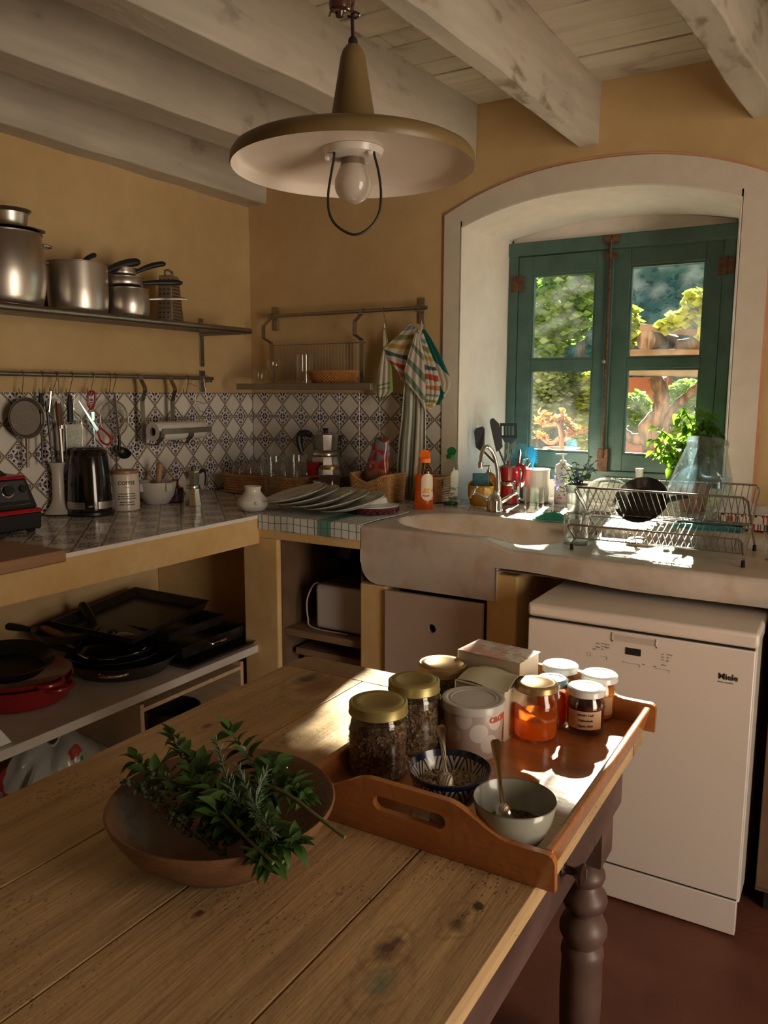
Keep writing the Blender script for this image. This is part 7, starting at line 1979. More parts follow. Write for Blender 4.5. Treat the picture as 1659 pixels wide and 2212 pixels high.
# lower basket hanging in front
yl0, yl1, zl0, zl1 = 2.395, 2.470, 1.018, zlow
wire([(rx0+0.006, yf+0.012, zl1-0.002), (rx0, yl0, zl0-0.006), (rx0+0.008, yl0, zl0), (rx1-0.010, yl0, zl0), (rx1-0.002, yl0, zl0-0.008), (rx1-0.004, yf+0.012, zl1-0.002)], 0.0030, 'lower_rail', 8)
wire([(rx0, yl1, zl1), (rx1, yl1, zl1)], 0.0024, 'lower_rail'); wire([(rx0, 2.65, zl1+0.045), (rx1, 2.65, zl1+0.045)], 0.0024, 'lower_rail')
for i in range(nn+1):
    x = rx0+0.012+(rx1-rx0-0.024)*i/nn
    wire([(x, yl0, zl0), (x, yl1-0.008, zl1+0.002), (x, yl1, zl1-0.001), (x, 2.65, zl1+0.045)], 0.0013)
# things in and under the rack
M_black = mat('black non-stick', (0.010, 0.010, 0.011, 1), None, rough=0.3, coat=0.2)
def tilted(P, n, name, label, cat, group=None):
    q = Vector((0, 0, 1)).rotation_difference(Vector(n).normalized())
    return thing(name, label, cat, P, rot=q.to_euler(), group=group)
# glass bowl upside down
Pg = at(1314, 1055, y=2.60); rg = m_of(57, Pg)
t = tilted(Pg+Vector((0.0, 0, -0.045)), (0.25, 0.1, 0.95), 'glass_bowl', 'large clear glass bowl drying upside down in the rack', 'bowl')
pr = [(rg*math.cos(R(a)), rg*0.95*math.sin(R(a))) for a in range(0, 86, 7)]+[(0.03, rg*0.955), (0, rg*0.955)]
pr2 = [(0, rg*0.93)]+[(rg*0.975*math.cos(R(a)), rg*0.925*math.sin(R(a))) for a in range(84, -1, -7)]
MB().lathe([(rg*1.01, -0.004)]+pr+pr2+[(rg*0.98, -0.004), (rg*1.01, -0.004)], 56).build('bowl', G_thick, t, smooth=70)
# black pan
Pp = at(1387, 1084, y=2.62); rp_ = m_of(57, Pp)
t = tilted(Pp, (-0.05, -0.80, 0.60), 'frying_pan', 'small black non-stick pan leaning in the dish rack', 'pan')
MB().lathe([(0, -0.012), (rp_*0.72, -0.012), (rp_*0.96, 0.012), (rp_, 0.014), (rp_*0.99, 0.016), (rp_*0.93, 0.012), (rp_*0.70, -0.008), (0, -0.008)], 52).build('body', M_black, t)
MB().tube([(rp_*0.40*0+rp_*0.93, 0.0, 0.012), (rp_*1.35, 0.01, 0.018), (rp_*1.75, 0.015, 0.022)], [0.008, 0.010, 0.009], 10).build('handle', M_bake, t)
# plastic blender jug upside down
Pj = at(1506, 1068, y=2.60); rj = m_of(62, Pj); 
G_blue = glass('blue tinted plastic', (0.90, 0.95, 0.97, 1), 0.05, 1.0, haze=0.02, haze_col=(0.55, 0.68, 0.75, 1))
tipj = at(1530, 958, y=2.74)
ax_ = (tipj-Pj).normalized()
t = tilted(Pj, (-0.10, -0.93, 0.35), 'jug_lid', 'large round clear plastic lid with a lug in the dish rack', 'lid')
MB().lathe([(0, 0.0), (rj*0.93, 0.0), (rj*0.95, 0.003), (rj*0.97, 0.018), (rj, 0.019), (rj, 0.016), (rj*0.975, 0.000), (rj*0.93, -0.003), (0, -0.003)], 52).build('disc', G_blue, t, smooth=50)
m = MB(); m.prism([(rj*0.80, rj*0.15), (rj*1.12, rj*0.25), (rj*1.16, rj*0.50), (rj*0.95, rj*0.58), (rj*0.70, rj*0.60)], 0.012, 0.017, 'xy'); m.build('lug', G_blue, t, smooth=0, bevel=0.002)
Pk = at(1515, 1050, y=2.70); hk_ = (at(1530, 952, y=2.74)-Pk)
t = tilted(Pk-hk_.normalized()*0.02, hk_+Vector((0.0, 0.0, 0)), 'blender_jug', 'bluish clear plastic blender jug drying upside down behind its lid', 'jug')
Lk = hk_.length+0.02
def sqp(r_, e=0.55, n=40):
    o = []
    for k in range(n):
        a = 2*PI*k/n+0.3; c_, s2 = math.cos(a), math.sin(a); f = (abs(c_)**4+abs(s2)**4)**(-0.25); o.append((r_*(1+(f-1)*e)*c_, r_*(1+(f-1)*e)*s2))
    return o
m = MB(); lev = [(m_of(64, Pk), 0), (m_of(66, Pk), Lk*0.03), (m_of(60, Pk), Lk*0.3), (m_of(50, Pk), Lk*0.6), (m_of(42, Pk), Lk*0.85), (m_of(41, Pk), Lk*0.9), (m_of(43, Pk), Lk*0.91), (m_of(43, Pk), Lk)]
vs = []; fs = []; n = 40
for r_, z in lev: vs += [(x, y, z) for x, y in sqp(r_)]
for j in range(len(lev)-1):
    for k in range(n): fs.append((j*n+k, j*n+(k+1) % n, (j+1)*n+(k+1) % n, (j+1)*n+k))
fs.append(tuple((len(lev)-1)*n+k for k in range(n)))
m.add(vs, fs); o = m.build('jug', G_blue, t, smooth=50)
sd = o.modifiers.new('wall', 'SOLIDIFY'); sd.thickness = 0.003
m = MB()
for k in range(4):
    a = PI/4+k*PI/2+0.3; m.bar((m_of(55, Pk)*math.cos(a), m_of(55, Pk)*math.sin(a), Lk*0.3), (m_of(30, Pk)*math.cos(a), m_of(30, Pk)*math.sin(a), Lk*0.86), 0.003, 0.012)
m.build('inner_rib', G_blue, t, smooth=0)
# glasses and lid on the slab
P = stand(1243, 1178, ZS, 0.03); r = m_of(27, P); h = hgt(P, 1110)
tumbler('tumbler', 'clear tumbler left of the rack with its heavy base on the slab', P, r, h, g=G_thick, base=0.012, taper=0.92)
P = at(1272, 1152, y=2.56); r = m_of(31, P)
t = tilted(Vector((P.x, 2.56, ZS+0.028)), (-0.15, -0.25, 0.95), 'small_glass_bowl', 'small clear glass bowl lying in the lower rack', 'bowl')
MB().lathe([(0, -0.024), (r*0.4, -0.024), (r*0.85, -0.005), (r, 0.014), (r*0.97, 0.014), (r*0.8, -0.002), (r*0.38, -0.020), (0, -0.020)], 40).build('bowl', G_thick, t, smooth=60)
P = stand(1336, 1172, ZS, 0.035); P.y = 2.60; P.x = at(1336, 1160, y=2.6).x; r = m_of(30, P); h = hgt(P, 1096)
t = thing('glass_jar', 'empty glass jar with narrow foot upside down in the rack', 'jar', P)
MB().lathe([(r*0.72, 0), (r*0.80, 0.008), (r*0.98, 0.024), (r, 0.032), (r*0.9, 0.045), (r*0.72, h*0.72), (r*0.82, h*0.80), (r*0.70, h*0.95), (r*0.55, h), (0, h), (0, h-0.003), (r*0.5, h-0.004), (r*0.65, h*0.93), (r*0.76, h*0.80), (r*0.67, h*0.71), (r*0.85, 0.043), (r*0.95, 0.032), (r*0.76, 0.009), (r*0.72, 0)], 40).build('body', G_thick, t, smooth=60)
P = stand(1377, 1180, ZS, 0.03); r = m_of(25, P); P.x += 0.0
t = tilted(P+Vector((0, 0, 0.008)), (0.0, -0.2, 1.0), 'jar_lid', 'beige metal jar lid lying on the slab under the rack', 'lid')
MB().lathe([(0, 0.004), (r*0.6, 0.004), (r*0.65, 0.006), (r*0.95, 0.007), (r, 0.003), (r, -0.006), (r*0.96, -0.006), (r*0.96, 0.002), (0, 0.001)], 40).build('lid', mat('beige lid', (0.42, 0.32, 0.22, 1), (0.50, 0.39, 0.27, 1), 20, 0.4), t)
# teal tray on the lower rack
a, b2 = at(1458, 1140, y=2.72), at(1607, 1152, y=2.72)
t = thing('teal_tray', 'flat teal plastic tray at the right under the rack', 'tray', ((a.x+b2.x)/2, 2.72, 0.992))
MB().box(a.x, b2.x, 2.685, 2.775, 0.988, 0.994).box(a.x, b2.x, 2.685, 2.690, 0.994, 1.006).box(a.x, b2.x, 2.770, 2.775, 0.994, 1.006).box(a.x, a.x+0.005, 2.69, 2.77, 0.994, 1.006).box(b2.x-0.005, b2.x, 2.69, 2.77, 0.994, 1.006).build('body', mat('teal plastic', (0.01, 0.20, 0.22, 1), None, rough=0.4), t, world=True, bevel=0.002, smooth=0)
MB().bar((a.x+0.02, 2.70, 0.965), (a.x+0.02, 2.70, 0.987), 0.006, 0.006).bar((b2.x-0.02, 2.70, ZS), (b2.x-0.02, 2.70, 0.987), 0.006, 0.006).build('foot', M_rk, t, world=True)
# striped box with paper napkins, right of the rack
a, b2 = at(1545, 1165, y=2.95), at(1700, 1165, y=2.95)
ztb = at(1600, 1112, y=2.95).z
def stripe_box():
    m, nt, p = new_mat('striped printed card'); g = NG(nt); x, y, z = g.sep()
    s_ = g.m('FLOOR', g.m('MULTIPLY', x, 260.0)); w_ = nt.nodes.new('ShaderNodeTexWhiteNoise'); w_.noise_dimensions = '2D'
    cb_ = nt.nodes.new('ShaderNodeCombineXYZ'); nt.links.new(s_, cb_.inputs[0]); nt.links.new(g.m('FLOOR', g.m('MULTIPLY', z, 45.0)), cb_.inputs[1]); nt.links.new(cb_.outputs[0], w_.inputs[0])
    f = w_.outputs[0]
    c = g.mix(g.m('LESS_THAN', f, 0.22), (0.66, 0.58, 0.48, 1), (0.55, 0.03, 0.04, 1)); c = g.mix(g.m('GREATER_THAN', f, 0.80), c, (0.05, 0.03, 0.03, 1))
    c = g.mix(g.m('MULTIPLY', g.m('GREATER_THAN', f, 0.68), g.m('LESS_THAN', f, 0.74)), c, (0.15, 0.35, 0.25, 1))
    nt.links.new(c, p.inputs['Base Color']); p.inputs['Roughness'].default_value = 0.5
    return m
t = thing('striped_box', 'box printed with red, cream and black stripes right of the rack', 'box', ((a.x+b2.x)/2, 3.0, ZC))
MB().box(a.x, b2.x, 2.95, 3.10, ZC+0.0005, ztb).build('box', stripe_box(), t, world=True, smooth=0, bevel=0.001)
t = thing('crumpled_napkin', 'crumpled white paper lying on the striped box', 'paper', ((a.x+b2.x)/2-0.03, 3.02, ztb+0.001))
def crump(u, v):
    x = -0.10+0.22*u; y = -0.07+0.13*v; e = min(u, 1-u, v, 1-v)*4; e = min(1, e)
    return Vector((x, y, 0.002+e*(0.020+0.045*max(0, 1-u*1.6))+0.014*e*mnoise.noise(Vector((u*5, v*5, 1)))))
MB().sheet(crump, 26, 20, 0.0015).build('sheet', mat('white paper', (0.72, 0.70, 0.66, 1), None, rough=0.9, trans=0.3), t, smooth=50)
# small white-capped bottle behind the bowl
P = Vector((at(1380, 1040, y=3.30).x, 3.30, ZC)); r = m_of(11, P); h = hgt(P, 1028)
t = thing('medicine_bottle', 'small bottle with white cap on the sill behind the glass bowl', 'bottle', P)
MB().lathe([(0, 0), (r, 0), (r, h*0.85), (r*0.6, h), (0, h)], 24).build('body', M_wplast, t)
h2 = hgt(P, 1012); MB().lathe([(0, h), (r*0.75, h), (r*0.75, h2), (0, h2)], 20).build('cap', M_cer, t)
# right-edge glass
P = Vector((at(1672, 1200, y=2.55).x, 2.60, ZS)); r = m_of(27, P); h = hgt(P, 1148)
tumbler('tumbler', 'cut-glass tumbler cropped by the right edge of the photo', P, r, h, g=G_thick, base=0.012, taper=0.8)
# basil
Pb_ = Vector((at(1500, 1040, y=3.33).x, 3.33, ZC)); rb4 = 0.060
t = thing('potted_basil', 'tall basil plant in a pot on the window ledge behind the rack', 'plant', Pb_)
MB().lathe([(0, 0), (rb4*0.75, 0), (rb4, 0.095), (rb4*1.06, 0.095), (rb4*1.06, 0.11), (rb4*0.95, 0.11), (rb4*0.9, 0.098), (0, 0.098)], 36).build('pot', mat('terracotta pot', None), t)
L_basil = leafmat('basil leaves', (0.08, 0.19, 0.015, 1), (0.17, 0.30, 0.03, 1), 0.45, 0.3)
me_b = leaf_mesh('leaf', L_basil, 0.058, 0.042, 0.22, 0.45, 6)
rnd = random.Random(5); mst = MB()
def Bp(px, py, dd): return at(px, py, depth=depth_of(Pb_)+dd)-Pb_
bstems = [(1420, 925), (1432, 960), (1412, 950), (1440, 985), (1450, 1010), (1425, 980), (1478, 882), (1465, 895), (1500, 880), (1490, 900), (1520, 890), (1538, 895), (1555, 925), (1548, 945), (1470, 930), (1455, 945), (1485, 950), (1460, 1025), (1500, 930), (1470, 1000), (1445, 945), (1410, 975)]
for i, (px, py) in enumerate(bstems):
    e = Bp(px, py, rnd.uniform(-0.09, 0.02)); b3 = Vector((rnd.uniform(-0.03, 0.03), rnd.uniform(-0.03, 0.03), 0.095))
    mid = b3*0.45+e*0.55+Vector((0.02, 0, 0.03)); pth = smooth_path([b3, mid, e], 6); mst.tube(pth, 0.0018, 5)
    for j in range(4, len(pth)):
        a0_ = rnd.uniform(0, 6.3)
        for q in (0, PI):
            if rnd.random() < 0.75: inst('leaf', me_b, t, pth[j], (rnd.uniform(-0.6, 0.6), rnd.uniform(-0.2, 0.9), a0_+q+rnd.uniform(-0.5, 0.5)), (rnd.uniform(0.5, 0.85),)*3)
mst.build('stem', L_basil, t)
# ---------------------------------------------------------------- pans under the left counter
ZL = 0.4505
M_seas = mat('seasoned black iron', (0.012, 0.010, 0.010, 1), (0.03, 0.024, 0.02, 1), 18, 0.35, coat=0.2)
M_rede = mat('red enamelled iron', (0.22, 0.008, 0.012, 1), None, rough=0.3, coat=0.4)
def ell(px0, px1, pyb, z, r=None):
    """centre and radius of a round thing spanning px0..px1 whose front bottom shows at row pyb on level z"""
    p = at((px0+px1)/2, pyb, z=z); r = m_of((px1-px0)/2, p)
    for _ in range(4):
        c = stand((px0+px1)/2, pyb, z, r); r = m_of((px1-px0)/2, c)
    return c, r
c, r = ell(-60, 155, 1545, ZL); c.x = max(c.x, XA+r+0.01)
h = hgt(c, 1462)
t = thing('casserole', 'red enamelled casserole at the left of the stone shelf', 'casserole', c)
MB().lathe([(0, 0), (r*0.86, 0), (r*0.92, 0.006), (r, h*0.9), (r*1.02, h), (r*0.98, h), (r*0.9, 0.01), (0, 0.008)], 56).build('body', M_rede, t)
def flat_lug(t, r, z, a, w, out, mm):
    m = MB(); pts = []
    for i in range(13):
        q = -PI/2+PI*i/12; lo = r-0.01+(out+0.01)*math.cos(q)**0.6 if math.cos(q) > 0 else r-0.01; la = w*math.sin(q)
        pts.append((math.cos(a)*lo-math.sin(a)*la, math.sin(a)*lo+math.cos(a)*la, z))
    m.tube(pts, 0.008, 10); return m.build('handle', mm, t)
hd_ = R(10); flat_lug(t, r, h*0.86, hd_, 0.045, 0.035, M_rede); flat_lug(t, r, h*0.86, hd_+PI, 0.045, 0.035, M_rede)
lidc = c+Vector((0, 0, h+0.001))
t = thing('shallow_casserole', 'red enamelled shallow dish with lug on the casserole', 'casserole', lidc)
MB().lathe([(0, 0), (r*0.8, 0), (r*0.96, 0.004), (r*1.0, 0.018), (r*0.97, 0.018), (r*0.8, 0.006), (0, 0.004)], 52).build('body', M_rede, t); flat_lug(t, r, 0.012, hd_-R(12), 0.040, 0.030, M_rede)
pc_ = lidc+Vector((-0.015, -0.03, 0.020)); rp2 = r*0.90
t = tilted(pc_, (0.12, -0.03, 1.0), 'frying_pan', 'dark frying pan resting tilted in the shallow red casserole', 'pan')
MB().lathe([(0, 0.012), (rp2*0.75, 0.012), (rp2*0.95, 0.045), (rp2, 0.050), (rp2*0.98, 0.053), (rp2*0.93, 0.047), (rp2*0.74, 0.016), (0, 0.016)], 52).build('body', M_black, t)
def fpan(name, label, c, r, h, mm, ha=None, hl=0.17, rise=0.05, hm=None, n=(0, 0, 1), helper=None, w=0.011):
    t = tilted(c, n, name, label, 'pan')
    MB().lathe([(0, 0), (r*0.78, 0), (r*0.96, h*0.85), (r, h), (r*0.985, h+0.003), (r*0.94, h*0.9), (r*0.77, 0.004), (0, 0.004)], 60).build('body', mm, t)
    if ha is not None:
        m = MB(); stick_handle(m, (math.cos(ha)*r*0.97, math.sin(ha)*r*0.97, h*0.8), ha, hl, rise, w*0.8, w*1.3); m.build('handle', hm or M_bake, t)
    if helper is not None:
        m = MB(); loop_handle(m, 0, 0, h*0.85, helper, r*0.99, 0.030, 0.045, 0.0055); m.build('helper_handle', M_chrome, t)
    return t
c, r = ell(150, 388, 1482, ZL)
fpan('frying_pan', 'largest black frying pan with a chrome helper handle', c, r, 0.052, M_seas, R(200), 0.14, 0.03, None, helper=R(-50))
c2 = c+Vector((-0.03, -0.01, 0.006)); 
fpan('frying_pan', 'frying pan with orange wooden handle inside the largest pan', c2, r*0.80, 0.052, M_black, R(187), 0.20, 0.050, mat('orange wooden handle', (0.30, 0.10, 0.025, 1), None, rough=0.4))
c3 = c2+Vector((-0.01, 0.015, 0.008)); fpan('frying_pan', 'frying pan with thick upturned black handle, third in the nest', c3, r*0.68, 0.055, M_black, R(165), 0.15, 0.110, w=0.014)
t = tilted(c3+Vector((0.0, -0.01, 0.062)), (0.05, -0.10, 1), 'glass_pan_lid', 'domed glass lid with steel rim lying on the nested pans', 'lid')
rl3 = r*0.62; MB().lathe([(rl3, 0), (rl3*0.8, 0.016), (rl3*0.4, 0.027), (0, 0.030), (0, 0.027), (rl3*0.4, 0.024), (rl3*0.8, 0.013), (rl3*0.98, 0)], 48).build('dome', glass('dark lid glass', (0.35, 0.35, 0.35, 1)), t, smooth=60)
MB().tube([(rl3*math.cos(R(q)), rl3*math.sin(R(q)), 0) for q in range(0, 360, 8)], 0.0032, 6, closed=True).build('steel_rim', M_chrome, t)
MB().lathe([(0, 0.030), (0.008, 0.030), (0.008, 0.042), (0.018, 0.046), (0.016, 0.056), (0, 0.058)], 20).build('knob', M_bake, t)
# baking trays
def bake(name, label, loc, w, d, h, mm, rz=0, handles=False, fl=0.012, tilt_=(0, 0)):
    t = thing(name, label, 'tray', loc, rot=(tilt_[0], tilt_[1], rz))
    m = MB(); th = 0.002
    b0 = [(-w, -d), (w, -d), (w, d), (-w, d)]; b1 = [(-w-fl, -d-fl), (w+fl, -d-fl), (w+fl, d+fl), (-w-fl, d+fl)]
    vs = [(x, y, 0) for x, y in b0]+[(x, y, h) for x, y in b1]+[(x*1.03, y*1.03, h+0.001) for x, y in b1]+[(x, y, h-0.001) for x, y in [(x*0.985, y*0.985) for x, y in b1]]+[(x*0.985, y*0.985, th) for x, y in b0]
    fs = [(3, 2, 1, 0)]
    for k in range(4):
        k2 = (k+1) % 4
        fs += [(k, k2, 4+k2, 4+k), (4+k, 4+k2, 8+k2, 8+k), (8+k, 8+k2, 12+k2, 12+k), (12+k, 12+k2, 16+k2, 16+k)]
    fs.append((16, 17, 18, 19)); m.add(vs, fs)
    m.build('body', mm, t, bevel=0.004)
    if handles:
        for s_ in (-1, 1):
            MB().tube(smooth_path([(-0.035, s_*(d+fl), h*0.75), (-0.035, s_*(d+fl+0.016), h*0.75), (0, s_*(d+fl+0.020), h*0.75), (0.035, s_*(d+fl+0.016), h*0.75), (0.035, s_*(d+fl), h*0.75)], 4), 0.0035, 8).build('handle', M_chrome, t)
    return t
tx = -2.20
y0b, y1b = at(395, 1425, z=ZL).y, at(546, 1398, z=ZL).y
yc = (y0b+y1b)/2+0.00; dd_ = (y1b-y0b)/2
yc = 2.185
bake('baking_tray', 'flat grey baking tray at the bottom of the tray stack', (-2.205, yc, ZL), 0.235, 0.20, 0.016, mat('grey baking tin', (0.05, 0.042, 0.036, 1), None, rough=0.4, metal=0.7))
bake('roasting_tin', 'deep black roasting tin with chrome drop handle', (-2.225, yc-0.01, ZL+0.0175), 0.195, 0.16, 0.050, M_seas, R(90)*0, False)
tt = [o for o in COL.objects if o.get('label') == 'deep black roasting tin with chrome drop handle'][0]
MB().tube(smooth_path([(0.206, -0.04, 0.034), (0.224, -0.038, 0.030), (0.228, 0, 0.029), (0.224, 0.038, 0.030), (0.206, 0.04, 0.034)], 4), 0.0045, 8).build('handle', M_chrome, tt)
bake('roasting_tin', 'smaller black tin nested over the deep roasting tin', (-2.26, yc-0.035, ZL+0.070), 0.165, 0.135, 0.040, M_seas)
bake('oven_tray', 'wide black oven tray lying slanted on top of the tins', (-2.33, yc-0.12, ZL+0.113), 0.17, 0.215, 0.032, M_seas, R(8), tilt_=(R(3), R(3)))
c4 = Vector((-2.455, 1.86, ZL+0.075)); fpan('griddle_pan', 'black griddle pan with long handle behind the frying pans', c4, 0.125, 0.035, M_seas, R(215), 0.14, 0.02)
# white board standing at the far left of the shelf
a = at(31, 1612, x=-1.96); b2 = at(0, 1540, x=-1.96)
t = thing('white_board', 'white plastic cutting board leaning at the left end of the shelf', 'board', (-2.02, a.y-0.06, ZL))
m = MB(); dy_ = 0.055; m.hexa([(-0.09, -0.10, 0.001), (0.055, -0.10, 0.001), (0.055, a.y-t.location.y, 0.001), (-0.09, a.y-t.location.y, 0.001), (-0.09, -0.19, 0.17), (0.055, -0.19, 0.17), (0.055, b2.y-t.location.y-0.075, 0.17), (-0.09, b2.y-t.location.y-0.075, 0.17)])
m.build('board', mat('white polyethylene', (0.68, 0.70, 0.72, 1), None, rough=0.4), t, bevel=0.004, smooth=0)
# plastic bag on the floor below
pb = at(150, 1650, x=-2.05); gr_ = Vector((-2.12, pb.y, 0.0))
t = thing('carrier_bag', 'crumpled white plastic carrier bag with red and green print under the shelf', 'bag', gr_)
zt5 = 0.36
def bagm():
    m, nt, p = new_mat('thin printed plastic'); g = NG(nt)
    n = g.noise(7, detail=3); n2 = g.noise(9, (1, 1.3, 1), 2)
    c = g.mix(g.m('GREATER_THAN', n, 0.60), (0.30, 0.29, 0.26, 1), (0.30, 0.03, 0.02, 1)); c = g.mix(g.m('GREATER_THAN', n2, 0.66), c, (0.03, 0.22, 0.10, 1))
    nt.links.new(c, p.inputs['Base Color']); p.inputs['Roughness'].default_value = 0.25
    return m
def bf(u, v):
    a = 2*PI*u; s_ = math.sin(PI*min(0.97, v*0.93+0.07))**0.6 if v < 0.97 else 0.25
    nz = 1+0.22*mnoise.noise(Vector((3*math.cos(a), 3*math.sin(a), v*5)))
    return Vector((0.135*s_*nz*math.cos(a), 0.20*s_*nz*math.sin(a), zt5*v*(1+0.08*math.sin(a*3)*v)))
MB().grid(bf, 64, 30).add([bf(k/64, 1.0) for k in range(64)], [tuple(range(64))]).add([bf(k/64, 0.0) for k in range(64)], [tuple(range(63, -1, -1))]).build('bag', bagm(), t, smooth=30)
# hidden things in the pine frame: a dark pot
pk = Vector((-2.15, (y0+y1)/2 if False else at(395, 1560, x=-2.1).y, 0.0755))
t = thing('dark_pot', 'dark pot standing inside the pine frame below the shelf', 'pot', pk)
MB().lathe(pan_prof(0.10, 0.17), 40).build('body', M_seas, t); m = MB(); loop_handle(m, 0, 0, 0.15, R(-30), 0.10, 0.03, 0.03); m.build('handle', M_chrome, t)

# ---------------------------------------------------------------- toaster and coffee machine in the opening
zq = 0.5275
a, b2 = at(678, 1360, z=zq), at(800, 1388, z=zq)
ht = hgt(Vector((a.x, 2.40, zq)), 1262, 678)
t = thing('toaster', 'white toaster with dark slotted top on the wooden shelf', 'toaster', (a.x+0.135, 2.40+0.09, zq))
wt_, dt_ = 0.133, 0.085
MB().box(-wt_, wt_, -dt_, dt_, 0.006, ht).build('body', mat('white toaster shell', (0.50, 0.47, 0.46, 1), None, rough=0.35), t, bevel=0.016, seg=4)
MB().box(-wt_+0.012, wt_-0.012, -dt_+0.012, dt_-0.012, ht-0.002, ht+0.003).build('top_plate', M_darkgap, t, bevel=0.002)
for s_ in (-1, 1): MB().box(-wt_+0.03, wt_-0.03, s_*0.03-0.008, s_*0.03+0.008, ht+0.002, ht+0.0045).build('slot', M_gap, t, smooth=0)
MB().box(-wt_+0.01, wt_-0.01, -dt_+0.01, dt_-0.01, 0.0, 0.008).build('base', M_blk, t, smooth=0)
o = Vector(t.location); cpts = [(-wt_, -dt_*0.4, ht-0.01), (-wt_-0.02, -dt_*0.7, ht-0.008), (-wt_-0.045, -dt_*0.85, ht*0.62), (-wt_-0.040, -dt_*0.9, ht*0.22), (-wt_-0.01, -dt_*1.02, 0.006), (0.02, -dt_*1.08, 0.005)]
MB().tube(smooth_path(cpts, 6), 0.0032, 8).build('power_cord', mat('pale cord', (0.42, 0.40, 0.38, 1), None, rough=0.5), t)
P = Vector((-1.765, 2.72, zq)); hh = 0.225
t = thing('coffee_machine', 'tall black appliance standing behind the toaster', 'coffee maker', P)
MB().box(-0.065, 0.065, -0.10, 0.10, 0, 0.03).box(-0.065, 0.065, 0.0, 0.10, 0.03, hh).build('body', M_gblk, t, bevel=0.008)
MB().box(-0.065, 0.065, -0.10, 0.10, hh, hh+0.07).build('head', M_gblk, t, bevel=0.012)
MB().lathe([(0, 0.03), (0.045, 0.03), (0.048, 0.06), (0.040, 0.13), (0, 0.13)], 28, (0, -0.05, 0)).build('jug', M_gblk, t)
MB().tube([(0.0, -0.098, 0.09), (0.0, -0.106, 0.12)], 0.004, 6).build('lever', M_chrome, t)
# ---------------------------------------------------------------- jars and bowls on the tray
ZQ = ZTR+0.0004
G_jar = glass('jar glass', (0.94, 0.95, 0.92, 1), 0.015)
def on_tray(px, py, rp):
    p = at(px, py, z=ZQ); r = m_of(rp, p)
    for _ in range(4):
        c = stand(px, py, ZQ, r); r = m_of(rp, c)
    return c, r
def lid_(t, r, z0, z1, mm, ridge=True, name='lid'):
    pr = [(0, z1-0.0012), (r*0.62, z1-0.0012), (r*0.66, z1-0.0002), (r*0.84, z1), (r*0.88, z1-0.0012), (r*0.93, z1-0.0005), (r, z1-0.003), (r*1.0, z0+0.003), (r*1.02, z0+0.001), (r*1.01, z0), (r*0.95, z0), (r*0.95, z1-0.004), (0, z1-0.004)]
    return MB().lathe(pr, 56).build(name, mm, t, smooth=35)
def lid_gold():
    m, nt, p = new_mat('gold checked lid'); g = NG(nt); x, y, z = g.sep()
    f = g.m('MULTIPLY', g.m('SINE', g.m('MULTIPLY', x, 1300.0)), g.m('SINE', g.m('MULTIPLY', y, 1300.0)))
    rr_ = g.m('SQRT', g.m('ADD', g.m('MULTIPLY', x, x), g.m('MULTIPLY', y, y)))
    f = g.m('MULTIPLY', g.m('GREATER_THAN', f, 0.15), g.m('LESS_THAN', rr_, 0.026))
    c = g.mix(f, (0.40, 0.33, 0.12, 1), (0.28, 0.22, 0.07, 1))
    nt.links.new(c, p.inputs['Base Color']); p.inputs['Roughness'].default_value = 0.38; p.inputs['Metallic'].default_value = 0.55
    return m
M_lidg = lid_gold()
M_brass = mat('worn brassy lid', (0.38, 0.24, 0.10, 1), (0.45, 0.30, 0.14, 1), 30, 0.32, metal=0.7)
M_granola = mat('toasted granola', (0.065, 0.032, 0.018, 1), (0.26, 0.17, 0.10, 1), 120, 0.75, bump=0.6, bscale=260, lo=0.42, hi=0.62)
M_flake = mat('oat flakes', (0.34, 0.24, 0.15, 1), (0.16, 0.09, 0.05, 1), 200, 0.7)
def flake_mesh(mm, s_, nm='flakes'):
    return MB().add([(-s_, -s_*0.7, 0), (s_*0.8, -s_*0.8, 0.0003), (s_, s_*0.6, 0), (-s_*0.7, s_, 0.0004)], [(0, 1, 2, 3)])
def scatter(m, fn, n, s0, s1, rnd):
    for _ in range(n):
        p, nn = fn(rnd); s_ = rnd.uniform(s0, s1)
        q = Vector(nn).to_track_quat('Z', 'Y').to_matrix() @ Euler((rnd.uniform(-0.7, 0.7), rnd.uniform(-0.7, 0.7), rnd.uniform(0, 6.3))).to_matrix()
        vs = [p+q @ Vector(v) for v in ((-s_, -s_*0.5, 0), (0, -s_*0.8, 0.0004), (s_, -s_*0.3, 0), (s_*0.7, s_*0.7, 0.0003), (-s_*0.6, s_*0.6, 0))]
        m.add(vs, [(0, 1, 2, 3, 4)])
    return m
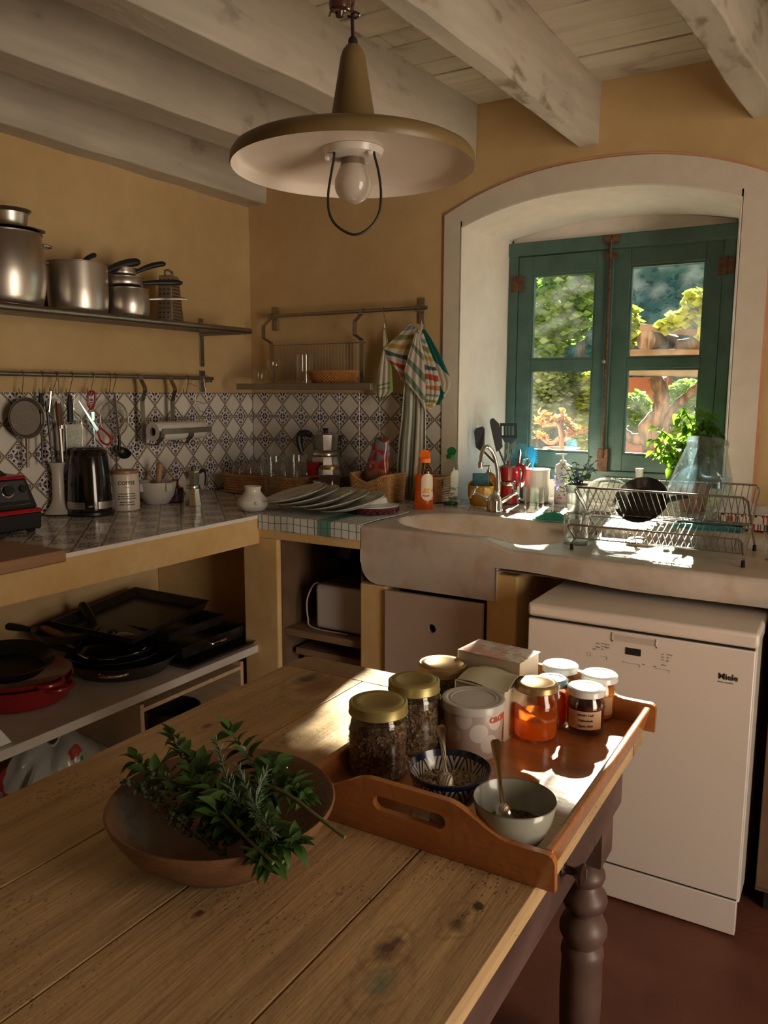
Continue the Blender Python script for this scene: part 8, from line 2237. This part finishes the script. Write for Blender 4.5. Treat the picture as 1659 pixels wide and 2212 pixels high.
def big_jar(label, px, pyb, rp, pyt, pyl, fill=0.84, lidm=None):
    c, r = on_tray(px, pyb, rp); H = hgt(c, pyt)
    t = thing('granola_jar', label, 'jar', c, group=None)
    zl = H-0.020
    MB().lathe([(0, 0), (r*0.93, 0), (r*0.985, 0.004), (r, 0.012), (r, H*0.66), (r*0.97, H*0.72), (r*0.985, H*0.735), (r*0.95, H*0.76), (r*0.96, H*0.775), (r*0.90, H*0.80), (r*0.86, zl+0.004), (r*0.83, zl+0.012), (r*0.80, zl+0.004), (r*0.87, H*0.77), (r*0.94, H*0.66), (r*0.95, 0.012), (r*0.9, 0.005), (0, 0.005)], 64).build('glass', G_jar, t, smooth=60)
    fz = H*fill*0.9
    MB().lathe([(0, 0.006), (r*0.90, 0.006), (r*0.925, 0.014), (r*0.925, min(fz, H*0.66)), (r*0.87, fz), (0, fz+0.004)], 48).build('granola', M_granola, t, smooth=60)
    rnd = random.Random(int(px)); m = MB()
    def fn(rn):
        a = rn.uniform(0, 2*PI); z = rn.uniform(0.012, min(fz, H*0.66)); return Vector((r*0.932*math.cos(a), r*0.932*math.sin(a), z)), (math.cos(a), math.sin(a), 0)
    scatter(m, fn, 420, 0.0016, 0.0042, rnd).build('flakes', M_flake, t, smooth=0, kind='stuff', recalc=False)
    lid_(t, m_of(pyl, c), zl, H, lidm or M_lidg)
    return c, r, H
big_jar('nearest tall granola jar with a green-gold lid', 817, 1700, 66, 1512, 63)
big_jar('middle granola jar with green-gold lid behind the nearest one', 893, 1640, 60, 1466, 55)
big_jar('farthest granola jar with a brassy lid beside the book', 954, 1560, 57, 1430, 52, lidm=M_brass)
# tub with printed circles
c, r = on_tray(1020, 1648, 67); H = hgt(c, 1505)
def tub_mat():
    m, nt, p = new_mat('printed tub'); g = NG(nt); x, y, z = g.sep()
    c_ = (0.42, 0.33, 0.28, 1)
    a0_ = CAMDIR(c)
    for (da, zc, rr_, col) in ((12, 0.052, 0.018, (0.62, 0.57, 0.54, 1)), (-18, 0.075, 0.016, (0.55, 0.48, 0.44, 1)), (34, 0.030, 0.018, (0.60, 0.55, 0.52, 1)), (48, 0.070, 0.016, (0.62, 0.56, 0.52, 1)), (-40, 0.045, 0.016, (0.55, 0.47, 0.42, 1))):
        an = a0_+R(da); dx = g.m('SUBTRACT', x, r*math.cos(an)); dy = g.m('SUBTRACT', y, r*math.sin(an)); dz = g.m('SUBTRACT', z, zc)
        d = g.m('SQRT', g.m('ADD', g.m('ADD', g.m('MULTIPLY', dx, dx), g.m('MULTIPLY', dy, dy)), g.m('MULTIPLY', dz, dz)))
        c_ = g.mix(g.m('LESS_THAN', d, rr_), c_, col)
    nt.links.new(c_, p.inputs['Base Color']); p.inputs['Roughness'].default_value = 0.35
    return m
t = thing('cocoa_tub', 'pinkish tub with pale circles and white snap lid', 'tub', c)
MB().lathe([(0, 0), (r*0.88, 0), (r*0.90, 0.003), (r*0.97, H-0.012), (r*0.95, H-0.010), (0, H-0.010)], 56).build('body', tub_mat(), t)
MB().lathe([(0, H-0.003), (r*0.70, H-0.003), (r*0.73, H-0.0015), (r*0.80, H-0.0025), (r*0.90, H), (r*1.0, H-0.001), (r*1.03, H-0.004), (r*1.04, H-0.015), (r*1.0, H-0.015), (r*0.97, H-0.008), (0, H-0.008)], 56).build('lid', mat('white lid plastic', (0.58, 0.55, 0.52, 1), None, rough=0.25, trans=0.15), t)
wrap_letters('cacao', 0.022, mat('red lettering', (0.55, 0.10, 0.05, 1), None, rough=0.4), t, r*0.965, H*0.70, CAMDIR(c)+R(58), align='CENTER', bold=0.0006)
# honey / jam jars
def jam(name, label, px, pyb, rp, pyt, lidm, fillm, fill, rl=None, labelm=None, text=None):
    c, r = on_tray(px, pyb, rp); H = hgt(c, pyt)
    t = thing(name, label, 'jar', c)
    zl = H-0.014
    MB().lathe([(0, 0), (r*0.90, 0), (r*0.98, 0.004), (r, 0.010), (r, H*0.66), (r*0.96, H*0.74), (r*0.86, H*0.80), (r*0.84, zl+0.008), (r*0.81, zl+0.004), (r*0.84, H*0.79), (r*0.95, H*0.66), (r*0.955, 0.01), (r*0.9, 0.004), (0, 0.004)], 56).build('glass', G_jar, t, smooth=60)
    if fillm:
        fz = H*fill
        MB().lathe([(0, 0.005), (r*0.88, 0.005), (r*0.93, 0.011), (r*0.93, min(fz, H*0.64)), (r*0.85 if fz > H*0.65 else r*0.90, fz), (0, fz)], 44).build('contents', fillm, t, smooth=60)
    lid_(t, rl and m_of(rl, c) or r*0.93, zl, H, lidm)
    if labelm:
        m = MB(); n = 16; z0, z1 = H*0.16, H*0.56; a0_ = CAMDIR(c)
        for i in range(n):
            m.add([((r+0.0005)*math.cos(a0_+R(-58+112*k3/n)), (r+0.0005)*math.sin(a0_+R(-58+112*k3/n)), zz) for k3, zz in ((i, z0), (i+1, z0), (i+1, z1), (i, z1))], [(0, 1, 2, 3)])
        m.build('label', labelm, t, recalc=False)
        for i, l in enumerate(text or []): wrap_letters(l, 0.0062, M_ink, t, r+0.0006, H*(0.46-0.12*i), a0_+R(2), align='CENTER', font_shear=0.3)
    return c, r, H, t
M_honey = mat('amber honey', (0.95, 0.36, 0.05, 1), (0.90, 0.25, 0.02, 1), 12, 0.12, trans=0.7)
M_lidw = mat('white jar lid', (0.66, 0.66, 0.64, 1), (0.70, 0.70, 0.68, 1), 20, 0.22, coat=0.4)
M_lidb = mat('blue-grey jar lid', (0.18, 0.26, 0.30, 1), None, rough=0.25, coat=0.4)
c, r, H, t = jam('honey_jar', 'large half-empty jar of orange honey with a brassy lid', 1155, 1609, 49, 1472, M_brass, M_honey, 0.40, 45)
# honey smeared up the glass above the level
def hm(u, v):
    a = CAMDIR(c)+R(-110+230*u); z = H*(0.38+0.26*v*(0.55+0.45*math.sin(u*7))); rr_ = r*0.935-0.002*v
    return Vector((rr_*math.cos(a), rr_*math.sin(a), z))
MB().sheet(hm, 30, 8, 0.0012).build('honey_film', mat('pale honey film', (0.85, 0.45, 0.16, 1), (0.75, 0.22, 0.05, 1), 60, 0.2, trans=0.7), t, smooth=60)
wrap_letters('artesa', 0.010, M_lidw, t, r*0.92, H*0.62, CAMDIR(c)+PI, align='CENTER') if False else None
M_jam = mat('dark berry jam', (0.030, 0.008, 0.012, 1), (0.055, 0.012, 0.015, 1), 30, 0.15, coat=0.5)
M_jaml = mat('kraft paper label', (0.55, 0.38, 0.24, 1), (0.60, 0.43, 0.28, 1), 20, 0.8)
jam('jam_jar', 'dark berry jam jar with white lid and handwritten label', 1262, 1592, 40, 1481, M_lidw, M_jam, 0.78, 40, M_jaml, ['Mirtil i Cafè', 'Melmelada', 'Agost 2021'])
jam('marmalade_jar', 'orange marmalade jar with blue-grey lid behind the honey', 1190, 1575, 33, 1463, M_lidb, mat('orange marmalade', (0.80, 0.16, 0.015, 1), (0.60, 0.08, 0.01, 1), 60, 0.15, trans=0.55), 0.72, 33)
jam('marmalade_jar', 'amber jar with white lid standing behind the dark jam jar', 1291, 1560, 34, 1453, M_lidw, mat('peach jam', (0.85, 0.36, 0.07, 1), None, rough=0.15, trans=0.6), 0.75, 38, mat('translucent kraft label', (0.70, 0.45, 0.22, 1), None, rough=0.8, trans=0.4), ['Albercoc', 'Juliol 2021'])  # paler, translucent version of the kraft label
jam('marmalade_jar', 'farthest jar, yellow-orange with white lid, by the end of the tray', 1207, 1535, 33, 1433, M_lidw, _cache['peach jam'], 0.75, 38)
# footed patterned bowl
def rimc(pxl, pxr, pyc, z):
    c = at((pxl+pxr)/2, pyc, z=z); return c, m_of((pxr-pxl)/2, c)
zb2 = ZQ+0.082; cc_, rb5 = rimc(880, 1062, 1657, zb2)
t = thing('footed_bowl', 'dark blue and white patterned footed bowl filled with oats', 'bowl', Vector((cc_.x, cc_.y, ZQ)))
def pat_bowl():
    m, nt, p = new_mat('blue painted earthenware'); g = NG(nt); x, y, z = g.sep()
    an = nt.nodes.new('ShaderNodeMath'); an.operation = 'ARCTAN2'; nt.links.new(y, an.inputs[0]); nt.links.new(x, an.inputs[1])
    f = g.m('FRACT', g.m('MULTIPLY', an.outputs[0], 10/(2*PI)))
    u = g.m('ABSOLUTE', g.m('SUBTRACT', f, 0.5)); zz = g.m('DIVIDE', g.m('SUBTRACT', z, 0.030), 0.045)
    d = g.m('ADD', g.m('MULTIPLY', u, 1.9), g.m('MULTIPLY', zz, 0.95)); lines = g.m('LESS_THAN', g.m('ABSOLUTE', g.m('SUBTRACT', g.m('FRACT', g.m('MULTIPLY', d, 2.6)), 0.5)), 0.20)
    rim_ = g.m('GREATER_THAN', z, 0.073)
    dk = (0.008, 0.012, 0.035, 1); c = g.mix(lines, (0.42, 0.38, 0.31, 1), dk); c = g.mix(rim_, c, dk)
    c = g.mix(g.m('LESS_THAN', z, 0.030), c, (0.45, 0.37, 0.30, 1)); c = g.mix(g.m('LESS_THAN', g.m('ABSOLUTE', g.m('SUBTRACT', z, 0.036)), 0.003), c, dk)
    nt.links.new(c, p.inputs['Base Color']); p.inputs['Roughness'].default_value = 0.18; p.inputs['Coat Weight'].default_value = 0.4
    return m
hb5 = 0.082
prb5 = [(0, 0.006), (rb5*0.30, 0.004), (rb5*0.44, 0.0), (rb5*0.46, 0.003), (rb5*0.34, 0.016), (rb5*0.34, 0.024), (rb5*0.62, 0.033), (rb5*0.86, 0.052), (rb5*0.97, hb5-0.003), (rb5, hb5), (rb5*0.965, hb5+0.001), (rb5*0.93, hb5-0.006), (rb5*0.80, 0.055), (rb5*0.55, 0.037), (0, 0.030)]
MB().lathe(prb5, 72).build('bowl', pat_bowl(), t, smooth=50)
M_oats = mat('dry oats', (0.30, 0.22, 0.13, 1), (0.42, 0.33, 0.22, 1), 200, 0.85, bump=0.8, bscale=300)
def heap(t, r, z, hh_, mm, n, s0, s1, seed, name='oats'):
    m = MB()
    def fn2(u, v):
        a = 2*PI*u; rr_ = r*v; return Vector((rr_*math.cos(a), rr_*math.sin(a), z+hh_*(1-v*v)+0.0025*mnoise.noise(Vector((rr_*math.cos(a)*90, rr_*math.sin(a)*90, seed)))*(1-v**4)))
    m.grid(fn2, 48, 12)
    o = m.build(name, mm[0], t, smooth=60)
    rnd = random.Random(seed); m = MB()
    def fn(rn):
        a = rn.uniform(0, 2*PI); v = math.sqrt(rn.uniform(0, 0.96)); p = fn2(a/(2*PI), v); return p+Vector((0, 0, 0.0008)), (0, 0, 1)
    scatter(m, fn, n, s0, s1, rnd).build('flakes', mm[1], t, smooth=0, kind='stuff', recalc=False)
heap(t, rb5*0.80, 0.054, 0.004, (M_oats, mat('pale flakes', (0.46, 0.37, 0.25, 1), (0.34, 0.25, 0.15, 1), 300, 0.8)), 900, 0.0012, 0.0030, 5)
def spoon(label, tip, top, hd=(1, 0)):
    t = thing('spoon', label, 'spoon', tip)
    d = top-tip; L_ = d.length; dn = d.normalized(); sx = dn.cross(_fw).normalized(); up_ = sx.cross(dn).normalized()
    m = MB(); vs = []; fs = []; prof = [(0.0, 0.004), (0.08, 0.0035), (0.3, 0.003), (0.6, 0.0042), (0.85, 0.0068), (0.96, 0.0075), (1.0, 0.0045)]
    N_ = 24
    for i in range(N_+1):
        s_ = i/N_
        for (a_, wa), (b_, wb) in zip(prof, prof[1:]):
            if a_ <= s_ <= b_: w = wa+(wb-wa)*(s_-a_)/(b_-a_)
        c_ = tip+d*s_+up_*0.004*math.sin(PI*s_)-tip
        vs += [c_-sx*w, c_+up_*0.0008, c_+sx*w, c_-up_*0.0008]
    for i in range(N_):
        for k3 in range(4): fs.append((i*4+k3, i*4+(k3+1) % 4, i*4+4+(k3+1) % 4, i*4+4+k3))
    fs += [(3, 2, 1, 0), tuple(N_*4+k3 for k3 in range(4))]
    m.add(vs, fs); m.build('handle', M_chrome, t, smooth=60)
    MB().ball((-dn)*0.020, 0.021, 16, (0.62, 0.30, 1.0), M=Matrix((sx, up_, dn)).transposed().to_4x4()).build('spoon_bowl', M_chrome, t, smooth=60)
b0 = Vector((cc_.x, cc_.y, ZQ)); tipp = b0+Vector((0.0, 0.0, 0.060)); tp = at(952, 1566, depth=depth_of(tipp)+0.03); tipp = at(963, 1668, depth=depth_of(tipp))
spoon('silver spoon standing upright in the oats of the patterned bowl', tipp, tp)
# grey speckled bowl
zb6 = ZQ+0.078; c6, r6 = rimc(1022, 1202, 1722, zb6)
t = thing('speckled_bowl', 'grey-green speckled bowl with seeds in the near corner of the tray', 'bowl', Vector((c6.x, c6.y, ZQ)))
def spk():
    m, nt, p = new_mat('speckled celadon'); g = NG(nt); x, y, z = g.sep()
    n = g.noise(150, detail=3); f = g.m('MULTIPLY', g.m('GREATER_THAN', n, 0.60), g.m('LESS_THAN', z, 0.062))
    rr_ = g.m('SQRT', g.m('ADD', g.m('MULTIPLY', x, x), g.m('MULTIPLY', y, y)))
    f2 = g.m('GREATER_THAN', rr_, g.m('ADD', 0.034, g.m('MULTIPLY', z, 0.42)))
    c = g.mix(g.m('MULTIPLY', f, f2), (0.30, 0.31, 0.26, 1), (0.09, 0.10, 0.08, 1)); c = g.mix(g.m('GREATER_THAN', z, 0.0765), c, (0.16, 0.15, 0.11, 1))
    nt.links.new(c, p.inputs['Base Color']); p.inputs['Roughness'].default_value = 0.2; p.inputs['Coat Weight'].default_value = 0.4
    return m
h6 = 0.078
MB().lathe([(0, 0.004), (r6*0.42, 0.003), (r6*0.44, 0), (r6*0.48, 0.0), (r6*0.50, 0.006), (r6*0.74, 0.026), (r6*0.92, 0.052), (r6, h6-0.001), (r6*0.985, h6), (r6*0.965, h6-0.002), (r6*0.88, 0.052), (r6*0.70, 0.029), (r6*0.40, 0.012), (0, 0.010)], 72).build('bowl', spk(), t, smooth=60)
heap(t, r6*0.76, 0.034, 0.006, (mat('dark seeds', (0.05, 0.035, 0.02, 1), (0.13, 0.09, 0.05, 1), 250, 0.8, bump=0.8, bscale=350), mat('seed flakes', (0.16, 0.11, 0.06, 1), (0.07, 0.045, 0.025, 1), 300, 0.8)), 900, 0.0012, 0.0028, 9, 'seeds')
b0 = Vector((c6.x, c6.y, ZQ+0.045)); tipp = at(1086, 1735, depth=depth_of(b0)); spoon('silver spoon with a hole, standing in the speckled bowl', tipp, at(1070, 1597, depth=depth_of(b0)+0.02))
# books behind the jars
def book(name, label, P, w, d, h, rz, cover, pages, lean=0, soft=True):
    t = thing(name, label, 'book', P, rot=(lean, 0, rz))
    MB().box(-w/2+0.002, w/2-0.003, -d/2+0.003, d/2-0.003, 0.0015, h-0.0015).build('pages', pages, t, smooth=0)
    m = MB().box(-w/2, w/2, -d/2, d/2, 0, 0.0012).box(-w/2, w/2, -d/2, d/2, h-0.0012, h); m.box(-w/2, -w/2+0.0015, -d/2, d/2, 0.0012, h-0.0012)
    m.build('cover', cover, t, smooth=0, bevel=0.0004)
    return t
M_pages = mat('cream pages', (0.62, 0.52, 0.38, 1), (0.55, 0.45, 0.32, 1), 5, 0.8, stretch=(1, 1, 220))
def cover_mat(nm, base, cols, sc=40):
    m, nt, p = new_mat(nm); g = NG(nt); c = base
    for i, (lo, col) in enumerate(cols):
        c = g.mix(g.m('GREATER_THAN', g.noise(sc*(1+0.3*i), (1, 1+i*0.4, 1), 2), lo), c, col)
    nt.links.new(c, p.inputs['Base Color']); p.inputs['Roughness'].default_value = 0.4
    return m
M_cov = cover_mat('rose patterned cover', (0.66, 0.58, 0.52, 1), [(0.50, (0.60, 0.26, 0.20, 1)), (0.57, (0.45, 0.50, 0.52, 1)), (0.68, (0.30, 0.12, 0.10, 1))], 30)
pB = at(1075, 1440, z=ZQ+0.05)
pB = Vector((at(1075, 1452, z=ZQ+0.045).x, QY1-0.10, ZQ)); 
xr1 = at(1147, 1435, y=1.49).x; hb1 = hgt(Vector((-0.56, 1.50, ZQ)), 1412, 1080)
t = book('cookbook', 'rose patterned paperback lying behind the granola jars', Vector((xr1-0.072, 1.495, ZQ)), 0.145, 0.090, hb1, R(-6), M_cov, M_pages)
hb2 = hgt(Vector((-0.54, 1.38, ZQ)), 1478, 1090)
M_paperc = mat('creased cream paper', (0.62, 0.60, 0.44, 1), (0.70, 0.67, 0.52, 1), 10, 0.7, bump=0.1)
t = book('notebook', 'thick open pale book in front of the rose patterned one', Vector(((at(1120, 1490, y=1.39).x+at(1006, 1490, y=1.39).x)/2, 1.392, ZQ)), at(1120, 1490, y=1.39).x-at(1006, 1490, y=1.39).x, 0.100, hb2, R(-6), M_paperc, M_pages)
def pg(u, v):
    return Vector((-0.052+0.110*u, -0.046+0.095*v, hb2+0.001+0.018*math.sin(PI*min(1, v*1.1))*(0.5+0.5*u)+0.003*math.sin(u*6)))
MB().sheet(pg, 20, 12, 0.0006).build('open_page', M_paperc, t, smooth=60)

# ---------------------------------------------------------------- wooden bowl with herbs
zr = 0.853; cb, rB = rimc(225, 722, 1757, zr)
cb = Vector((-0.733, 0.795, ZT)); cl_, cr2 = at(225, 1745, z=zr), at(722, 1700, z=zr)
cb = Vector(((cl_.x+cr2.x)/2, (cl_.y+cr2.y)/2, ZT+0.0004)); rB = (cl_-cr2).length/2
M_bowl = wood('turned olive wood bowl', (0.20, 0.095, 0.045, 1), (0.09, 0.035, 0.02, 1), gr=(3, 3, 9), rough=0.42, knots=False, pits=0.25)
t = thing('wooden_bowl', 'wide turned wooden bowl full of fresh herbs on the table', 'bowl', cb)
hB = zr-ZT
MB().lathe([(0, 0), (rB*0.33, 0), (rB*0.37, 0.004), (rB*0.62, 0.018), (rB*0.86, hB*0.55), (rB*0.985, hB*0.90), (rB, hB*0.97), (rB*0.985, hB), (rB*0.955, hB*0.985), (rB*0.83, hB*0.62), (rB*0.55, hB*0.30), (rB*0.25, 0.016), (0, 0.014)], 96).build('bowl', M_bowl, t, smooth=60)
L_mint = leafmat('mint leaves', (0.035, 0.085, 0.018, 1), (0.07, 0.15, 0.03, 1), 0.30, 0.38)
L_sage = leafmat('grey herb', (0.09, 0.12, 0.06, 1), (0.16, 0.19, 0.11, 1), 0.2, 0.7)
L_rose = leafmat('rosemary needles', (0.07, 0.12, 0.06, 1), (0.13, 0.19, 0.10, 1), 0.15, 0.5)
M_stem = mat('green herb stem', (0.10, 0.13, 0.04, 1), (0.14, 0.12, 0.05, 1), 30, 0.6)
me_m = [leaf_mesh('leaf', L_mint, 0.046, 0.026, 0.30, 0.30, 6), leaf_mesh('leaf', L_mint, 0.038, 0.021, 0.18, 0.55, 6)]
rnd = random.Random(21)
def H_(px, py, z): return at(px, py, z=z)
def sprig(name, label, pts, r0, leafmes, step, sc, droop=0.3, stemm=M_stem, rndl=rnd):
    P_ = smooth_path(pts, 7); o = P_[0]
    t = thing(name, label, 'herb', o)
    MB().tube([p-o for p in P_], [r0*(1-0.6*i/(len(P_)-1)) for i in range(len(P_))], 6).build('stem', stemm, t)
    n = len(P_); i = 4; side = 0
    while i < n:
        d = (P_[min(i+1, n-1)]-P_[i-1]).normalized(); a0_ = side*PI/2+rndl.uniform(-0.3, 0.3)
        x_ = d.orthogonal().normalized(); y_ = d.cross(x_)
        for q in (0, PI):
            v = (x_*math.cos(a0_+q)+y_*math.sin(a0_+q)+d*0.55+Vector((0, 0, 0.15))).normalized()
            if v.z < -0.35: v.z = -0.1; v.normalize()
            qq = v.to_track_quat('X', 'Z'); me = rndl.choice(leafmes)
            inst('leaf', me, t, P_[i]-o+v*0.002, (qq.to_matrix() @ Euler((rndl.uniform(-0.8, 0.8), 0, 0)).to_matrix()), (sc*rndl.uniform(0.55, 1.0)*(1-0.35*i/n),)*3)
        i += step; side += 1
    for q in range(4):
        v = (d+Vector((rndl.uniform(-.5, .5), rndl.uniform(-.5, .5), rndl.uniform(0, .5)))).normalized(); inst('leaf', leafmes[0], t, P_[-1]-o, v.to_track_quat('X', 'Z').to_matrix(), (sc*0.5,)*3)
    return t
zb7 = ZT
mint = [('mint sprig reaching up at the back left of the wooden bowl', [(560, 1800, .83), (470, 1720, .86), (400, 1650, .885), (372, 1590, .90)]),
        ('mint sprig with the highest tip, behind the centre of the bowl', [(600, 1790, .83), (580, 1710, .86), (540, 1640, .89), (495, 1580, .915)]),
        ('mint sprig drooping over the left rim of the bowl', [(540, 1790, .83), (440, 1740, .86), (350, 1690, .87), (290, 1640, .885)]),
        ('mint sprig lying across the middle of the bowl', [(600, 1810, .83), (520, 1750, .865), (455, 1710, .88), (400, 1690, .875)]),
        ('mint sprig at the right of the herb heap', [(520, 1790, .83), (560, 1720, .865), (590, 1670, .885), (600, 1640, .885)]),
        ('mint sprig hidden low at the back of the heap', [(580, 1800, .83), (510, 1730, .85), (450, 1670, .875), (420, 1640, .885)]),
        ('mint sprig hanging over the front rim of the bowl', [(500, 1700, .86), (560, 1780, .865), (590, 1830, .86), (575, 1865, .85)]),
        ('mint sprig pointing at the right front rim', [(480, 1740, .86), (560, 1800, .86), (600, 1830, .86), (640, 1825, .862)]),
        ('short mint sprig in the centre front of the heap', [(560, 1840, .82), (500, 1790, .855), (470, 1760, .87), (455, 1745, .875)]),
        ('mint sprig at the back right under the bare stem', [(480, 1800, .83), (560, 1730, .86), (620, 1700, .875), (660, 1720, .872)])]
for lab, pts in mint: sprig('mint_sprig', lab, [H_(*p) for p in pts], 0.0022, me_m, 1, 1.05)
# bare stem sticking out to the right
o = H_(520, 1680, .885); pth = smooth_path([o, H_(610, 1710, .885), H_(680, 1760, .88), H_(745, 1808, .868)], 6)
t = thing('herb_stem', 'thick bare herb stem sticking out over the right rim', 'herb', o)
MB().tube([p-o for p in pth], 0.0026, 8).build('stem', M_stem, t)
inst('leaf', me_m[0], t, pth[6]-o, (0.3, 0.2, 1.0), (0.7,)*3); inst('leaf', me_m[1], t, pth[9]-o, (0.3, 0.2, 4.0), (0.6,)*3)
for (a, b2), lab in ((((400, 1690, .875), (590, 1865, .862)), 'long bare stalk crossing the front of the heap'), (((520, 1830, .855), (612, 1862, .862)), 'short cut stalk end at the front rim')):
    o = H_(*a); e = H_(*b2)
    t = thing('herb_stem', lab, 'herb', o); MB().tube([(0, 0, 0), (e-o)*0.5+Vector((0, 0, 0.004)), e-o], 0.0023, 8).build('stem', M_stem, t); inst('leaf', me_m[0], t, (e-o)*0.3, (0, 0, 2), (0.6,)*3)
# rosemary
def rosemary(label, pts):
    P_ = smooth_path([H_(*p) for p in pts], 9); o = P_[0]
    t = thing('rosemary_sprig', label, 'herb', o); MB().tube([p-o for p in P_], 0.0016, 6).build('stem', M_stem, t)
    m = MB(); n = len(P_)
    for i in range(3, n):
        d = (P_[min(i+1, n-1)]-P_[i-1]).normalized(); x_ = d.orthogonal().normalized(); y_ = d.cross(x_)
        for k3 in range(5):
            a = rnd.uniform(0, 6.3); v = (x_*math.cos(a)+y_*math.sin(a)+d*rnd.uniform(0.7, 1.2)).normalized(); L_ = rnd.uniform(0.013, 0.024)*(1-0.4*i/n)
            b3 = P_[i]-o; w = v.orthogonal().normalized()*0.0009
            m.add([b3-w, b3+w, b3+v*L_*0.6+w+Vector((0, 0, 0.001)), b3+v*L_, b3+v*L_*0.6-w+Vector((0, 0, 0.001))], [(0, 1, 2, 3, 4)])
    m.build('needles', L_rose, t, smooth=0, kind='stuff', recalc=False)
rosemary('rosemary sprig pointing up in the centre of the herbs', [(560, 1800, .85), (520, 1740, .875), (490, 1680, .895), (468, 1600, .92)])
rosemary('rosemary sprig at the right front of the herb heap', [(520, 1700, .87), (545, 1750, .88), (560, 1790, .88), (590, 1800, .885)])
rosemary('rosemary sprig bending left in the centre front', [(600, 1820, .85), (570, 1770, .875), (540, 1720, .885), (515, 1660, .90)])
rosemary('small rosemary tip leaning right near the middle', [(540, 1790, .86), (550, 1740, .88), (560, 1700, .89), (575, 1665, .90)])
# grey flowering herb (oregano) at the left front
def oregano(label, pts, n_):
    P_ = smooth_path([H_(*p) for p in pts], 8); o = P_[0]
    t = thing('oregano_sprig', label, 'herb', o); m = MB().tube([p-o for p in P_], 0.0012, 6); mb = MB()
    for i in range(4, len(P_), 2):
        for k3 in range(n_):
            v = Vector((rnd.uniform(-1, 1), rnd.uniform(-1, 1), rnd.uniform(0.0, 1))).normalized()*rnd.uniform(0.008, 0.020)
            q = P_[i]-o+v; m.tube([P_[i]-o, q], 0.0007, 4)
            for _ in range(4): mb.ball(q+Vector((rnd.uniform(-1, 1), rnd.uniform(-1, 1), rnd.uniform(-1, 1)))*0.0035, rnd.uniform(0.0022, 0.0036), 6)
    m.build('stem', M_stem, t); mb.build('flower_heads', L_sage, t, kind='stuff')
oregano('grey flowering oregano sprig along the left inside of the bowl', [(480, 1850, .82), (400, 1790, .84), (330, 1730, .855), (285, 1695, .868)], 3)
oregano('grey oregano sprig in the dark front of the bowl', [(500, 1860, .82), (440, 1810, .835), (380, 1770, .85), (340, 1700, .87)], 3)
